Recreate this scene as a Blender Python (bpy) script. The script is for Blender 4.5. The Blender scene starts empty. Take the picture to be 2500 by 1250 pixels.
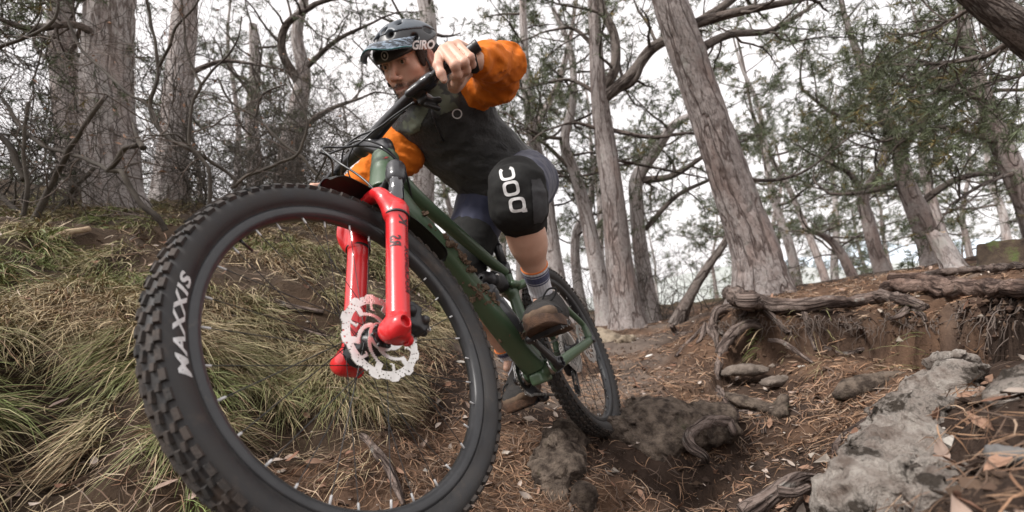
import bpy, math, random
import numpy as np
from mathutils import Matrix, Vector
from mathutils.bvhtree import BVHTree

rs = np.random.RandomState(7)
random.seed(7)
SC = bpy.context.scene
COL = SC.collection

# ------------------------------------------------------------------ camera
# world axes: x right, y forward, z up; the camera stands at the origin, pitched up 5 deg, rolled 4 deg
CM = np.array([[0.99756405, -0.06975647, 0.0],
               [0.00607968, 0.08694344, 0.9961947],
               [-0.06949103, -0.99376802, 0.08715574]])      # lens axes (right, down, forward) -> world
FPX, PCY = 1163.52, 666.94                                    # focal length and optical centre measured on the 2500 px photo
cam = bpy.data.cameras.new('camera')
cam.lens = FPX / 2500 * 36
cam.sensor_width = 36
cam.shift_y = (PCY - 625) / 2500
cam.clip_start = 0.02
cam.clip_end = 3000
cam.dof.use_dof = True
cam.dof.focus_distance = 1.32
cam.dof.aperture_fstop = 3.2
camo = bpy.data.objects.new('camera', cam)
COL.objects.link(camo)
camo.matrix_world = Matrix(((CM[0][0], -CM[0][1], -CM[0][2], 0), (CM[1][0], -CM[1][1], -CM[1][2], 0),
                            (CM[2][0], -CM[2][1], -CM[2][2], 0), (0, 0, 0, 1)))
SC.camera = camo

# ------------------------------------------------------------------ sky and sun (overcast)
SUN_EL, SUN_AZ = math.radians(50), math.radians(236)          # azimuth clockwise from +y
world = bpy.data.worlds.new('World')
SC.world = world
world.use_nodes = True
nt = world.node_tree
nt.nodes.clear()
n_out = nt.nodes.new('ShaderNodeOutputWorld')
n_bg = nt.nodes.new('ShaderNodeBackground')
n_bg.inputs['Strength'].default_value = 0.105
n_sky = nt.nodes.new('ShaderNodeTexSky')
n_sky.sky_type = 'NISHITA'
n_sky.sun_disc = False
n_sky.sun_elevation = SUN_EL
n_sky.sun_rotation = SUN_AZ
n_sky.dust_density = 4.0
n_sky.air_density = 1.0
n_hsv = nt.nodes.new('ShaderNodeHueSaturation')
n_hsv.inputs['Saturation'].default_value = 0.12
n_mix = nt.nodes.new('ShaderNodeMixRGB')
n_mix.blend_type = 'MIX'
n_mix.inputs['Fac'].default_value = 0.72                      # closed cloud cover over the clear sky
n_tc = nt.nodes.new('ShaderNodeTexCoord')
n_noise = nt.nodes.new('ShaderNodeTexNoise')
n_noise.inputs['Scale'].default_value = 2.2
n_noise.inputs['Detail'].default_value = 4
n_ramp = nt.nodes.new('ShaderNodeValToRGB')
n_ramp.color_ramp.elements[0].position = 0.3
n_ramp.color_ramp.elements[0].color = (9.0, 8.7, 8.8, 1)
n_ramp.color_ramp.elements[1].position = 0.7
n_ramp.color_ramp.elements[1].color = (11.4, 10.7, 10.6, 1)
nt.links.new(n_tc.outputs['Generated'], n_noise.inputs['Vector'])
nt.links.new(n_noise.outputs['Fac'], n_ramp.inputs['Fac'])
nt.links.new(n_sky.outputs['Color'], n_hsv.inputs['Color'])
nt.links.new(n_hsv.outputs['Color'], n_mix.inputs['Color1'])
nt.links.new(n_ramp.outputs['Color'], n_mix.inputs['Color2'])
nt.links.new(n_mix.outputs['Color'], n_bg.inputs['Color'])
nt.links.new(n_bg.outputs['Background'], n_out.inputs['Surface'])
sun = bpy.data.lights.new('sun', 'SUN')
sun.energy = 2.8
sun.angle = math.radians(10)
sun.color = (1.0, 0.96, 0.92)
suno = bpy.data.objects.new('sun', sun)
COL.objects.link(suno)
sd = Vector((math.sin(SUN_AZ) * math.cos(SUN_EL), math.cos(SUN_AZ) * math.cos(SUN_EL), math.sin(SUN_EL)))
suno.rotation_euler = sd.to_track_quat('Z', 'Y').to_euler()
SC.view_settings.view_transform = 'Standard'
SC.view_settings.look = 'None'
SC.view_settings.gamma = 1
SC.view_settings.exposure = 0.60
SC.view_settings.use_curve_mapping = False


# ------------------------------------------------------------------ small maths
def V(*a):
    return np.array(a, float)


def nrm(v):
    v = np.asarray(v, float)
    return v / (np.linalg.norm(v) + 1e-12)


def W(px, py, d):
    """the point of the place seen at pixel px, py of the photo, d metres in front of the lens"""
    return CM @ V((px - 1250) / FPX * d, (py - PCY) / FPX * d, d)


def P2(w):
    c = np.asarray(w) @ CM
    return np.stack([1250 + FPX * c[..., 0] / c[..., 2], PCY + FPX * c[..., 1] / c[..., 2], c[..., 2]], -1)


def rodr(v):
    v = np.asarray(v, float)
    t = np.linalg.norm(v) + 1e-12
    k = v / t
    K = np.array([[0, -k[2], k[1]], [k[2], 0, -k[0]], [-k[1], k[0], 0]])
    return np.eye(3) + math.sin(t) * K + (1 - math.cos(t)) * K @ K


def hash3(ix, iy, iz, seed=0):
    h = (ix.astype(np.int64) * 374761393 + iy.astype(np.int64) * 668265263 + iz.astype(np.int64) * 2147483647 + seed * 1274126177) & 0xffffffff
    h = ((h ^ (h >> 13)) * 1274126177) & 0xffffffff
    h = (h ^ (h >> 16)) & 0xffffffff
    return h.astype(np.float64) / 2147483647.5 - 1


def vnoise(P, scale=1.0, seed=0):
    """value noise in -1..1 at points P (n,3)"""
    Q = np.asarray(P, float) * scale
    I = np.floor(Q).astype(np.int64)
    F = Q - I
    F = F * F * (3 - 2 * F)
    x, y, z = I[..., 0], I[..., 1], I[..., 2]
    fx, fy, fz = F[..., 0], F[..., 1], F[..., 2]
    r = 0
    for a in (0, 1):
        for b in (0, 1):
            for c in (0, 1):
                w = (fx if a else 1 - fx) * (fy if b else 1 - fy) * (fz if c else 1 - fz)
                r = r + w * hash3(x + a, y + b, z + c, seed)
    return r


def fbm(P, scale=1.0, oct=4, seed=0, gain=0.5):
    r, a = 0, 1.0
    for o in range(oct):
        r = r + a * vnoise(P, scale * 2.03 ** o, seed + o * 17)
        a *= gain
    return r


def sstep(a, b, x):
    t = np.clip((x - a) / (b - a), 0, 1)
    return t * t * (3 - 2 * t)


# ------------------------------------------------------------------ materials
def mat(name, c1, c2=None, rough=0.7, metal=0.0, scale=8.0, detail=5, bump=0.0, bscale=40.0, stretch=(1, 1, 1),
        attr=None, spec=0.5, coat=0.0, sss=0.0, trans=0.0, c3=None, s3=3.0, t3=(0.52, 0.6), lohi=(0.35, 0.65), rough2=None, sheen=0.0, bdist=0.01):
    m = bpy.data.materials.new(name)
    m.use_nodes = True
    t = m.node_tree
    b = t.nodes['Principled BSDF']
    b.inputs['Roughness'].default_value = rough
    b.inputs['Metallic'].default_value = metal
    b.inputs['Specular IOR Level'].default_value = spec
    b.inputs['Coat Weight'].default_value = coat
    b.inputs['Coat Roughness'].default_value = 0.12
    b.inputs['Transmission Weight'].default_value = trans
    if sheen:
        b.inputs['Sheen Weight'].default_value = sheen
    if sss:
        b.inputs['Subsurface Weight'].default_value = sss
        b.inputs['Subsurface Radius'].default_value = (0.012, 0.005, 0.003)
        b.inputs['Subsurface Scale'].default_value = 1.0
    tc = t.nodes.new('ShaderNodeTexCoord')
    mp = t.nodes.new('ShaderNodeMapping')
    mp.inputs['Scale'].default_value = stretch
    t.links.new(tc.outputs['Object'], mp.inputs['Vector'])
    c1 = tuple(c1) + (1,)
    c2 = tuple(c2) + (1,) if c2 else c1
    n = t.nodes.new('ShaderNodeTexNoise')
    n.inputs['Scale'].default_value = scale
    n.inputs['Detail'].default_value = detail
    n.inputs['Roughness'].default_value = 0.62
    t.links.new(mp.outputs['Vector'], n.inputs['Vector'])
    r = t.nodes.new('ShaderNodeValToRGB')
    r.color_ramp.elements[0].position = lohi[0]
    r.color_ramp.elements[1].position = lohi[1]
    r.color_ramp.elements[0].color = c1
    r.color_ramp.elements[1].color = c2
    t.links.new(n.outputs['Fac'], r.inputs['Fac'])
    out = r.outputs['Color']
    if c3:
        n3 = t.nodes.new('ShaderNodeTexNoise')
        n3.inputs['Scale'].default_value = s3
        n3.inputs['Detail'].default_value = 6
        n3.inputs['Roughness'].default_value = 0.7
        t.links.new(mp.outputs['Vector'], n3.inputs['Vector'])
        r3 = t.nodes.new('ShaderNodeMapRange')
        r3.inputs['From Min'].default_value = t3[0]
        r3.inputs['From Max'].default_value = t3[1]
        t.links.new(n3.outputs['Fac'], r3.inputs['Value'])
        m3 = t.nodes.new('ShaderNodeMixRGB')
        m3.inputs['Color2'].default_value = tuple(c3) + (1,)
        t.links.new(r3.outputs['Result'], m3.inputs['Fac'])
        t.links.new(out, m3.inputs['Color1'])
        out = m3.outputs['Color']
    if attr:
        a = t.nodes.new('ShaderNodeAttribute')
        a.attribute_name = attr
        mm = t.nodes.new('ShaderNodeMixRGB')
        mm.blend_type = 'MULTIPLY'
        mm.inputs['Fac'].default_value = 1
        t.links.new(out, mm.inputs['Color1'])
        t.links.new(a.outputs['Color'], mm.inputs['Color2'])
        out = mm.outputs['Color']
    t.links.new(out, b.inputs['Base Color'])
    if rough2 is not None:
        rr = t.nodes.new('ShaderNodeMapRange')
        rr.inputs['From Min'].default_value = 0.35
        rr.inputs['From Max'].default_value = 0.65
        rr.inputs['To Min'].default_value = rough
        rr.inputs['To Max'].default_value = rough2
        t.links.new(n.outputs['Fac'], rr.inputs['Value'])
        t.links.new(rr.outputs['Result'], b.inputs['Roughness'])
    if bump:
        nb = t.nodes.new('ShaderNodeTexNoise')
        nb.inputs['Scale'].default_value = bscale
        nb.inputs['Detail'].default_value = 6
        nb.inputs['Roughness'].default_value = 0.7
        t.links.new(mp.outputs['Vector'], nb.inputs['Vector'])
        bp = t.nodes.new('ShaderNodeBump')
        bp.inputs['Strength'].default_value = bump
        bp.inputs['Distance'].default_value = bdist
        t.links.new(nb.outputs['Fac'], bp.inputs['Height'])
        t.links.new(bp.outputs['Normal'], b.inputs['Normal'])
    return m


def bark_mat(name, light, mid, dark, scale=7.0, stretch=0.28, fis=0.06):
    """flaky bark: long broken fissures, mottled plates, lichen bloom"""
    m = bpy.data.materials.new(name)
    m.use_nodes = True
    t = m.node_tree
    N, L = t.nodes.new, t.links.new
    b = t.nodes['Principled BSDF']
    b.inputs['Roughness'].default_value = 0.92
    b.inputs['Specular IOR Level'].default_value = 0.15
    a = N('ShaderNodeAttribute')
    a.attribute_name = 'buv'

    def noise(sc, det, rough, st, off=0.0):
        mp = N('ShaderNodeMapping')
        mp.inputs['Scale'].default_value = (1, st, 1)
        mp.inputs['Location'].default_value = (off, off * 2, off)
        L(a.outputs['Vector'], mp.inputs['Vector'])
        n = N('ShaderNodeTexNoise')
        n.inputs['Scale'].default_value = sc
        n.inputs['Detail'].default_value = det
        n.inputs['Roughness'].default_value = rough
        n.inputs['Distortion'].default_value = .2
        L(mp.outputs['Vector'], n.inputs['Vector'])
        return n.outputs['Fac']

    def ramp(src, a0, a1, c0=0.0, c1=1.0):
        r = N('ShaderNodeMapRange')
        r.inputs['From Min'].default_value = a0
        r.inputs['From Max'].default_value = a1
        r.inputs['To Min'].default_value = c0
        r.inputs['To Max'].default_value = c1
        L(src, r.inputs['Value'])
        return r.outputs['Result']

    def math_(op, x, y):
        q = N('ShaderNodeMath')
        q.operation = op
        for k, w in enumerate((x, y)):
            if w is None:
                continue
            if isinstance(w, (int, float)):
                q.inputs[k].default_value = w
            else:
                L(w, q.inputs[k])
        return q.outputs['Value']

    def mix(f, c1, c2):
        q = N('ShaderNodeMixRGB')
        L(f, q.inputs['Fac'])
        for k, w in (('Color1', c1), ('Color2', c2)):
            if isinstance(w, tuple):
                q.inputs[k].default_value = w + (1,)
            else:
                L(w, q.inputs[k])
        return q.outputs['Color']
    f1 = math_('ABSOLUTE', math_('SUBTRACT', noise(scale * .8, 3, .55, stretch * .55), .5), None)
    f2 = math_('ABSOLUTE', math_('SUBTRACT', noise(scale * 2.1, 3, .6, stretch, 3.7), .5), None)
    crack = math_('MULTIPLY', ramp(f1, 0.0, fis), ramp(f2, 0.0, fis * .55, .55, 1))
    fine = noise(scale * 5, 8, .78, stretch * 1.6, 1.3)
    big = noise(scale * .35, 5, .6, stretch * 1.2, 7.1)
    c = mix(ramp(fine, .36, .64), tuple(mid), tuple(light))
    c = mix(ramp(big, .50, .66, 0, .55), c, tuple(x * y for x, y in zip(mid, (1.0, .82, .75))))
    c = mix(ramp(noise(scale * .6, 7, .7, .8, 11.0), .58, .68, 0, .6), c, (.36, .36, .33))
    c = mix(crack, tuple(dark), c)
    L(c, b.inputs['Base Color'])
    h = math_('ADD', crack, math_('MULTIPLY', fine, .55))
    bp = N('ShaderNodeBump')
    bp.inputs['Strength'].default_value = 0.9
    bp.inputs['Distance'].default_value = 0.014
    L(h, bp.inputs['Height'])
    L(bp.outputs['Normal'], b.inputs['Normal'])
    return m


# ------------------------------------------------------------------ mesh building
class MB:
    """collects vertices and faces of ONE mesh"""
    def __init__(self):
        self.v, self.f, self.n, self.c, self.uv = [], [], 0, [], []

    def add(self, v, f, col=None, uv=None):
        v = np.asarray(v, float).reshape(-1, 3)
        if isinstance(f, np.ndarray):
            f = [f] if len(f) else []
        for q in f:
            q = np.asarray(q, np.int64)
            if q.ndim == 1:
                q = q[None]
            if len(q):
                self.f.append(q + self.n)
        self.v.append(v)
        if col is not None:
            col = np.asarray(col, float)
            self.c.append(np.broadcast_to(col, (len(v), 3)))
        if uv is not None:
            self.uv.append(uv)
        self.n += len(v)
        return self

    def mesh(self, name, m, smooth=True):
        v = np.concatenate(self.v) if self.v else np.zeros((0, 3))
        return mesh_data(name, v, self.f, m, np.concatenate(self.c) if self.c else None, smooth,
                         np.concatenate(self.uv) if self.uv else None)


def mesh_data(name, v, faces, m, col=None, smooth=True, uv=None):
    me = bpy.data.meshes.new(name)
    if isinstance(faces, np.ndarray):
        faces = [faces]
    me.vertices.add(len(v))
    me.vertices.foreach_set('co', np.ascontiguousarray(v, np.float32).ravel())
    nl = sum(f.size for f in faces)
    nf = sum(len(f) for f in faces)
    me.loops.add(nl)
    me.polygons.add(nf)
    me.loops.foreach_set('vertex_index', np.concatenate([f.ravel() for f in faces]).astype(np.int32))
    tot = np.concatenate([np.full(len(f), f.shape[1], np.int32) for f in faces])
    st = np.concatenate([[0], np.cumsum(tot)[:-1]]).astype(np.int32)
    me.polygons.foreach_set('loop_start', st)
    me.polygons.foreach_set('loop_total', tot)
    me.polygons.foreach_set('use_smooth', np.full(nf, smooth))
    me.update(calc_edges=True)
    if col is not None:
        a = me.color_attributes.new('Col', 'FLOAT_COLOR', 'POINT')
        c4 = np.ones((len(v), 4), np.float32)
        c4[:, :3] = col
        a.data.foreach_set('color', c4.ravel())
    if uv is not None:
        a = me.attributes.new('buv', 'FLOAT_VECTOR', 'POINT')
        a.data.foreach_set('vector', np.ascontiguousarray(uv, np.float32).ravel())
    if m is not None:
        me.materials.append(m)
    return me


WM = {}      # object -> world matrix (numpy) so that parts can be given in world coordinates


def empty(name, M=None, label=None, cat=None, group=None):
    o = bpy.data.objects.new(name, None)
    COL.objects.link(o)
    M = np.eye(4) if M is None else M
    o.matrix_world = Matrix(M.tolist())
    o.empty_display_size = 0.05
    WM[o] = M
    return tag(o, label, cat, group)


def at(p):
    M = np.eye(4)
    M[:3, 3] = p
    return M


def tag(o, label=None, cat=None, group=None, kind=None):
    for k, v in (('label', label), ('category', cat), ('group', group), ('kind', kind)):
        if v:
            o[k] = v
    return o


def obj(name, mb, m=None, parent=None, smooth=True, local=False, M=None):
    """links a mesh as one object; world coordinates unless local"""
    if isinstance(mb, MB):
        me = mb.mesh(name, m, smooth)
    elif isinstance(mb, tuple):
        me = mesh_data(name, mb[0], mb[1], m, mb[2] if len(mb) > 2 else None, smooth)
    else:
        me = mb
    o = bpy.data.objects.new(name, me)
    COL.objects.link(o)
    PM = WM[parent] if parent is not None else (np.eye(4) if M is None else M)
    if not local:
        I = np.linalg.inv(PM)
        v = np.empty(len(me.vertices) * 3, np.float32)
        me.vertices.foreach_get('co', v)
        v = v.reshape(-1, 3) @ I[:3, :3].T + I[:3, 3]
        me.vertices.foreach_set('co', v.astype(np.float32).ravel())
        me.update()
    if parent is not None:
        o.parent = parent
    elif M is not None:
        o.matrix_world = Matrix(M.tolist())
    WM[o] = PM
    return o


def copy_tree(o, M=None, parent=None):
    c = o.copy()
    COL.objects.link(c)
    c.parent = parent
    if M is not None:
        c.matrix_world = Matrix(M.tolist())
        WM[c] = M
    for ch in list(o.children):
        copy_tree(ch, None, c)
    return c


def frames(P, up=None):
    P = np.asarray(P, float)
    T = np.gradient(P, axis=0)
    T /= np.linalg.norm(T, axis=1)[:, None] + 1e-12
    n = up if up is not None else (V(0, 0, 1) if abs(T[0][2]) < 0.9 else V(1, 0, 0))
    N = []
    for t in T:
        n = n - t * np.dot(n, t)
        n = n / (np.linalg.norm(n) + 1e-12)
        N.append(n)
    N = np.array(N)
    return T, N, np.cross(T, N)


def spline(P, n):
    """Catmull-Rom through P, n samples; works on any width"""
    P = np.asarray(P, float)
    if len(P) == 2:
        t = np.linspace(0, 1, n)[:, None]
        return P[0] * (1 - t) + P[1] * t
    Q = np.concatenate([[2 * P[0] - P[1]], P, [2 * P[-1] - P[-2]]])
    k = len(P) - 1
    u = np.linspace(0, k - 1e-9, n)
    i = u.astype(int)
    t = (u - i)[:, None]
    a, b, c, d = Q[i], Q[i + 1], Q[i + 2], Q[i + 3]
    return 0.5 * ((2 * b) + (c - a) * t + (2 * a - 5 * b + 4 * c - d) * t * t + (3 * b - a - 3 * c + d) * t ** 3)


def tube(P, R, n=8, caps=True, up=None, sq=None, ang0=0.0):
    """swept tube; R radius per point, or (rN, rB) via sq; returns verts, faces, uv"""
    P = np.asarray(P, float)
    R = np.broadcast_to(np.asarray(R, float), (len(P),))
    T, N, B = frames(P, up)
    a = np.linspace(0, 2 * np.pi, n, endpoint=False) + ang0
    rb = R if sq is None else R * np.broadcast_to(np.asarray(sq, float), (len(P),))
    v = P[:, None] + N[:, None] * (np.cos(a)[None, :, None] * R[:, None, None]) + B[:, None] * (np.sin(a)[None, :, None] * rb[:, None, None])
    m = len(P)
    i = np.arange(m - 1)[:, None] * n
    j = np.arange(n)[None]
    jn = (j + 1) % n
    f = np.stack([i + j, i + jn, i + n + jn, i + n + j], -1).reshape(-1, 4)
    fs = [f]
    L = np.concatenate([[0], np.cumsum(np.linalg.norm(np.diff(P, axis=0), axis=1))])
    uv = np.zeros((m, n, 3))
    rr = R.mean() + 0.3 * (R - R.mean())
    uv[..., 0] = np.cos(a)[None] * rr[:, None]
    uv[..., 2] = np.sin(a)[None] * rr[:, None]
    uv[..., 1] = L[:, None]
    v = v.reshape(-1, 3)
    if caps:
        fs.append(np.arange(n)[::-1][None])
        fs.append((np.arange(n) + (m - 1) * n)[None])
    return v, fs, uv.reshape(-1, 3)


def box(c, s, A=None):
    """box centre c, full size s, axes A (columns)"""
    A = np.eye(3) if A is None else np.asarray(A)
    s = np.asarray(s, float) / 2
    v = np.array([[x, y, z] for x in (-1, 1) for y in (-1, 1) for z in (-1, 1)], float) * s
    f = np.array([[0, 1, 3, 2], [4, 6, 7, 5], [0, 4, 5, 1], [2, 3, 7, 6], [0, 2, 6, 4], [1, 5, 7, 3]])
    return v @ A.T + np.asarray(c, float), f


def lathe(prof, c, axis, n=32, ref=None):
    """prof rows (offset along axis, radius) swept around axis through c, open"""
    axis = nrm(axis)
    r = ref if ref is not None else (V(0, 0, 1) if abs(axis[2]) < 0.9 else V(1, 0, 0))
    r = nrm(r - axis * np.dot(r, axis))
    b = np.cross(axis, r)
    a = np.linspace(0, 2 * np.pi, n, endpoint=False)
    prof = np.asarray(prof, float)
    d = np.cos(a)[:, None] * r + np.sin(a)[:, None] * b
    v = c + prof[None, :, 0, None] * axis + prof[None, :, 1, None] * d[:, None]
    m = len(prof)
    i = np.arange(n)[:, None] * m
    ii = ((np.arange(n) + 1) % n)[:, None] * m
    j = np.arange(m - 1)[None]
    f = np.stack([i + j, i + j + 1, ii + j + 1, ii + j], -1).reshape(-1, 4)
    return v.reshape(-1, 3), f


def extrude_outline(poly, h):
    """2D outline (n,2) counter-clockwise -> slab between z=0 and z=h"""
    n = len(poly)
    p = np.asarray(poly, float)
    v = np.concatenate([np.c_[p, np.zeros(n)], np.c_[p, np.full(n, h)]])
    j = np.arange(n)
    jn = (j + 1) % n
    return v, [np.stack([j, jn, jn + n, j + n], 1), (np.arange(n)[::-1])[None], (np.arange(n) + n)[None]]


def text_mesh(s, bold=0.0, space=1.0):
    """flat lettering as verts (n,2) and triangles, unit size"""
    cu = bpy.data.curves.new('lettering', 'FONT')
    cu.body = s
    cu.size = 1.0
    cu.offset = bold
    cu.space_character = space
    cu.resolution_u = 3
    o = bpy.data.objects.new('lettering', cu)
    COL.objects.link(o)
    dg = bpy.context.evaluated_depsgraph_get()
    me = bpy.data.meshes.new_from_object(o.evaluated_get(dg))
    me.calc_loop_triangles()
    v = np.array([tuple(x.co)[:2] for x in me.vertices])
    f = np.array([tuple(t.vertices) for t in me.loop_triangles])
    bpy.data.objects.remove(o)
    bpy.data.curves.remove(cu)
    bpy.data.meshes.remove(me)
    return v, f


def subdiv2(v, f, it=1):
    """split every triangle of a flat mesh in four, so that it can follow a curved surface"""
    for _ in range(it):
        e = np.sort(np.concatenate([f[:, [0, 1]], f[:, [1, 2]], f[:, [2, 0]]]), axis=1)
        u, inv = np.unique(e, axis=0, return_inverse=True)
        inv = inv.reshape(-1)
        mid = (v[u[:, 0]] + v[u[:, 1]]) / 2 
        n, k = len(v), len(f)
        a, b, c = inv[:k] + n, inv[k:2 * k] + n, inv[2 * k:] + n
        v = np.concatenate([v, mid])
        f = np.concatenate([np.stack([f[:, 0], a, c], 1), np.stack([f[:, 1], b, a], 1), np.stack([f[:, 2], c, b], 1), np.stack([a, b, c], 1)])
    return v, f


def ring2(r1, r2, n=24, sx=1.0, sy=1.0, p=2.0, a0=0, a1=2 * np.pi):
    """flat ring with super-elliptic outline"""
    a = np.linspace(a0, a1, n + 1)
    c, s = np.cos(a), np.sin(a)
    k = (np.abs(c) ** p + np.abs(s) ** p) ** (-1 / p)
    o = np.stack([c * k * sx, s * k * sy], 1)
    v = np.concatenate([o * r1, o * r2])
    j = np.arange(n)
    f = np.concatenate([np.stack([j, j + n + 1, j + n + 2], 1), np.stack([j, j + n + 2, j + 1], 1)])
    return v, f


def bvh_of(v, faces):
    fl = []
    for f in (faces if isinstance(faces, list) else [faces]):
        fl += [tuple(int(k) for k in q) for q in f]
    return BVHTree.FromPolygons([tuple(p) for p in v], fl)


def decal(name, v2, f, origin, X, Y, D, bvh, m, parent, lift=0.0012, maxd=0.6):
    """flat print laid onto a curved surface: every point is dropped along D onto it"""
    X, Y, D = map(np.asarray, (X, Y, D))
    D = nrm(D)
    out = []
    last = None
    for a, b in v2:
        p = origin + X * a + Y * b
        h = bvh.ray_cast(Vector(p - D * 0.12), Vector(D), maxd)
        if h[0] is None:
            q = last if last is not None else p
            out.append(p if last is None else p + D * np.dot(last - p, D))
        else:
            n = np.array(h[1])
            if np.dot(n, D) > 0:
                n = -n
            q = np.array(h[0]) + n * lift
            last = q
            out.append(q)
    mb = MB().add(np.array(out), f)
    return obj(name, mb, m, parent, smooth=True)


# ------------------------------------------------------------------ implicit surfaces for bodies, clothes, rocks
class Blob:
    def __init__(self):
        self.p = []
        self.fx = []           # functions (P, d) -> d applied at the end

    def _add(self, fn, lo, hi, op, k):
        self.p.append((fn, np.asarray(lo) - 0.001, np.asarray(hi) + 0.001, op, k))
        return self

    def cone(self, a, b, r1, r2, k=0.01, op='u', ax=None, sq=1.0):
        """rounded cone a-b; with ax, its section is squashed along ax by sq"""
        a, b = np.asarray(a, float), np.asarray(b, float)
        ab = b - a
        L2 = ab @ ab + 1e-12
        if ax is not None:
            n = nrm(ax)

        def fn(P):
            pa = P - a
            t = np.clip(pa @ ab / L2, 0, 1)
            q = pa - t[:, None] * ab
            r = r1 + t * (r2 - r1)
            if ax is not None:
                h = q @ n
                q = q + n * (h * (1 / sq - 1))[:, None]
                ln = np.sqrt((q * q).sum(1))
                return (ln - r) * min(1, (1 + sq) / 2)
            return np.sqrt((q * q).sum(1)) - r
        R = max(r1, r2) * max(1, sq)
        return self._add(fn, np.minimum(a, b) - R, np.maximum(a, b) + R, op, k)

    def ell(self, c, r, A=None, k=0.01, op='u'):
        c, r = np.asarray(c, float), np.asarray(r, float)
        A = np.eye(3) if A is None else np.asarray(A, float)

        def fn(P):
            q = (P - c) @ A
            k0 = np.sqrt(((q / r) ** 2).sum(1))
            k1 = np.sqrt(((q / r ** 2) ** 2).sum(1)) + 1e-9
            return k0 * (k0 - 1) / k1
        e = np.abs(A) @ r
        return self._add(fn, c - e, c + e, op, k)

    def rbox(self, c, h, rad=0.005, A=None, k=0.01, op='u'):
        c, h = np.asarray(c, float), np.asarray(h, float)
        A = np.eye(3) if A is None else np.asarray(A, float)

        def fn(P):
            q = np.abs((P - c) @ A) - (h - rad)
            return np.sqrt((np.maximum(q, 0) ** 2).sum(1)) + np.minimum(q.max(1), 0) - rad
        e = np.abs(A) @ h
        return self._add(fn, c - e, c + e, op, k)

    def chain(self, pts, rad, k=0.01, op='u', **kw):
        for i in range(len(pts) - 1):
            self.cone(pts[i], pts[i + 1], rad[i], rad[i + 1], k, op, **kw)
        return self

    def eval(self, P, prims=None):
        d = np.full(len(P), 1.0)
        for fn, lo, hi, op, k in (self.p if prims is None else prims):
            e = fn(P)
            if op == 'u':
                if k > 0:
                    h = np.clip(0.5 + 0.5 * (d - e) / k, 0, 1)
                    d = d * (1 - h) + e * h - k * h * (1 - h)
                else:
                    d = np.minimum(d, e)
            elif op == 's':
                e = -e
                h = np.clip(0.5 - 0.5 * (d - e) / k, 0, 1) if k > 0 else None
                d = np.maximum(d, e) if h is None else d * (1 - h) + e * h + k * h * (1 - h)
            elif op == 'i':
                h = np.clip(0.5 - 0.5 * (d - e) / k, 0, 1)
                d = d * (1 - h) + e * h + k * h * (1 - h)
        for g in self.fx:
            d = g(P, d)
        return d

    def mesh(self, cell=0.005, smooth=1, pad=0.03, B=24, keep=True):
        uni = [p for p in self.p if p[3] == 'u']
        lo = np.min([p[1] for p in uni], 0) - pad
        hi = np.max([p[2] for p in uni], 0) + pad
        nb = np.ceil((hi - lo) / (cell * B)).astype(int)
        Vv, Kk, Qq = [], [], []
        N = B + 3
        ar = np.arange(N) - 1
        for bi in range(nb[0]):
            for bj in range(nb[1]):
                for bk in range(nb[2]):
                    b0 = np.array([bi, bj, bk]) * B
                    wl = lo + (b0 - 1) * cell
                    wh = lo + (b0 + B + 1) * cell
                    pr = [p for p in self.p if p[3] == 'i' or np.all(p[1] - pad <= wh) and np.all(p[2] + pad >= wl)]
                    if not any(p[3] == 'u' for p in pr):
                        continue
                    ce = (wl + wh)[None] / 2
                    hd = np.linalg.norm(wh - wl) / 2
                    if abs(self.eval(ce, pr)[0]) > hd * 2.2 + 0.02:
                        continue
                    G = np.stack(np.meshgrid(ar, ar, ar, indexing='ij'), -1) + b0
                    D = self.eval(lo + G.reshape(-1, 3) * cell, pr).reshape(N, N, N)
                    S = D < 0
                    if S.all() or not S.any():
                        continue
                    M = N - 1
                    cnt = sum(S[a:a + M, b:b + M, c:c + M].astype(np.int8) for a in (0, 1) for b in (0, 1) for c in (0, 1))
                    ac = np.argwhere((cnt > 0) & (cnt < 8))
                    if not len(ac):
                        continue
                    acc = np.zeros((len(ac), 3))
                    num = np.zeros(len(ac))
                    for ax in range(3):
                        for u in (0, 1):
                            for w in (0, 1):
                                o0 = np.zeros(3, int)
                                o0[(ax + 1) % 3] = u
                                o0[(ax + 2) % 3] = w
                                o1 = o0.copy()
                                o1[ax] = 1
                                A0, A1 = ac + o0, ac + o1
                                d0, d1 = D[A0[:, 0], A0[:, 1], A0[:, 2]], D[A1[:, 0], A1[:, 1], A1[:, 2]]
                                cr = (d0 < 0) != (d1 < 0)
                                t = np.where(cr, d0 / np.where(cr, d0 - d1, 1), 0)
                                q = o0[None] + t[:, None] * (o1 - o0)[None]
                                acc += q * cr[:, None]
                                num += cr
                    acc /= num[:, None]
                    gidx = ac - 1 + b0 + 4
                    Vv.append(lo + (ac - 1 + b0 + acc) * cell)
                    Kk.append((gidx[:, 0] * 100000 + gidx[:, 1]) * 100000 + gidx[:, 2])
                    for ax in range(3):
                        a1, a2 = (ax + 1) % 3, (ax + 2) % 3
                        sl0 = [slice(1, 1 + B)] * 3
                        sl1 = list(sl0)
                        sl1[ax] = slice(2, 2 + B)
                        s0, s1 = S[tuple(sl0)], S[tuple(sl1)]
                        e = np.argwhere(s0 != s1)
                        if not len(e):
                            continue
                        fl = s0[e[:, 0], e[:, 1], e[:, 2]]
                        g = e + b0 + 4
                        ks = []
                        for (u, w) in ((-1, -1), (0, -1), (0, 0), (-1, 0)):
                            h = g.copy()
                            h[:, a1] += u
                            h[:, a2] += w
                            ks.append((h[:, 0] * 100000 + h[:, 1]) * 100000 + h[:, 2])
                        ks = np.stack(ks, 1)
                        ks[~fl] = ks[~fl][:, ::-1]
                        Qq.append(ks)
        Vv, Kk, Qq = np.concatenate(Vv), np.concatenate(Kk), np.concatenate(Qq)
        uk, ix = np.unique(Kk, return_index=True)
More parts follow.
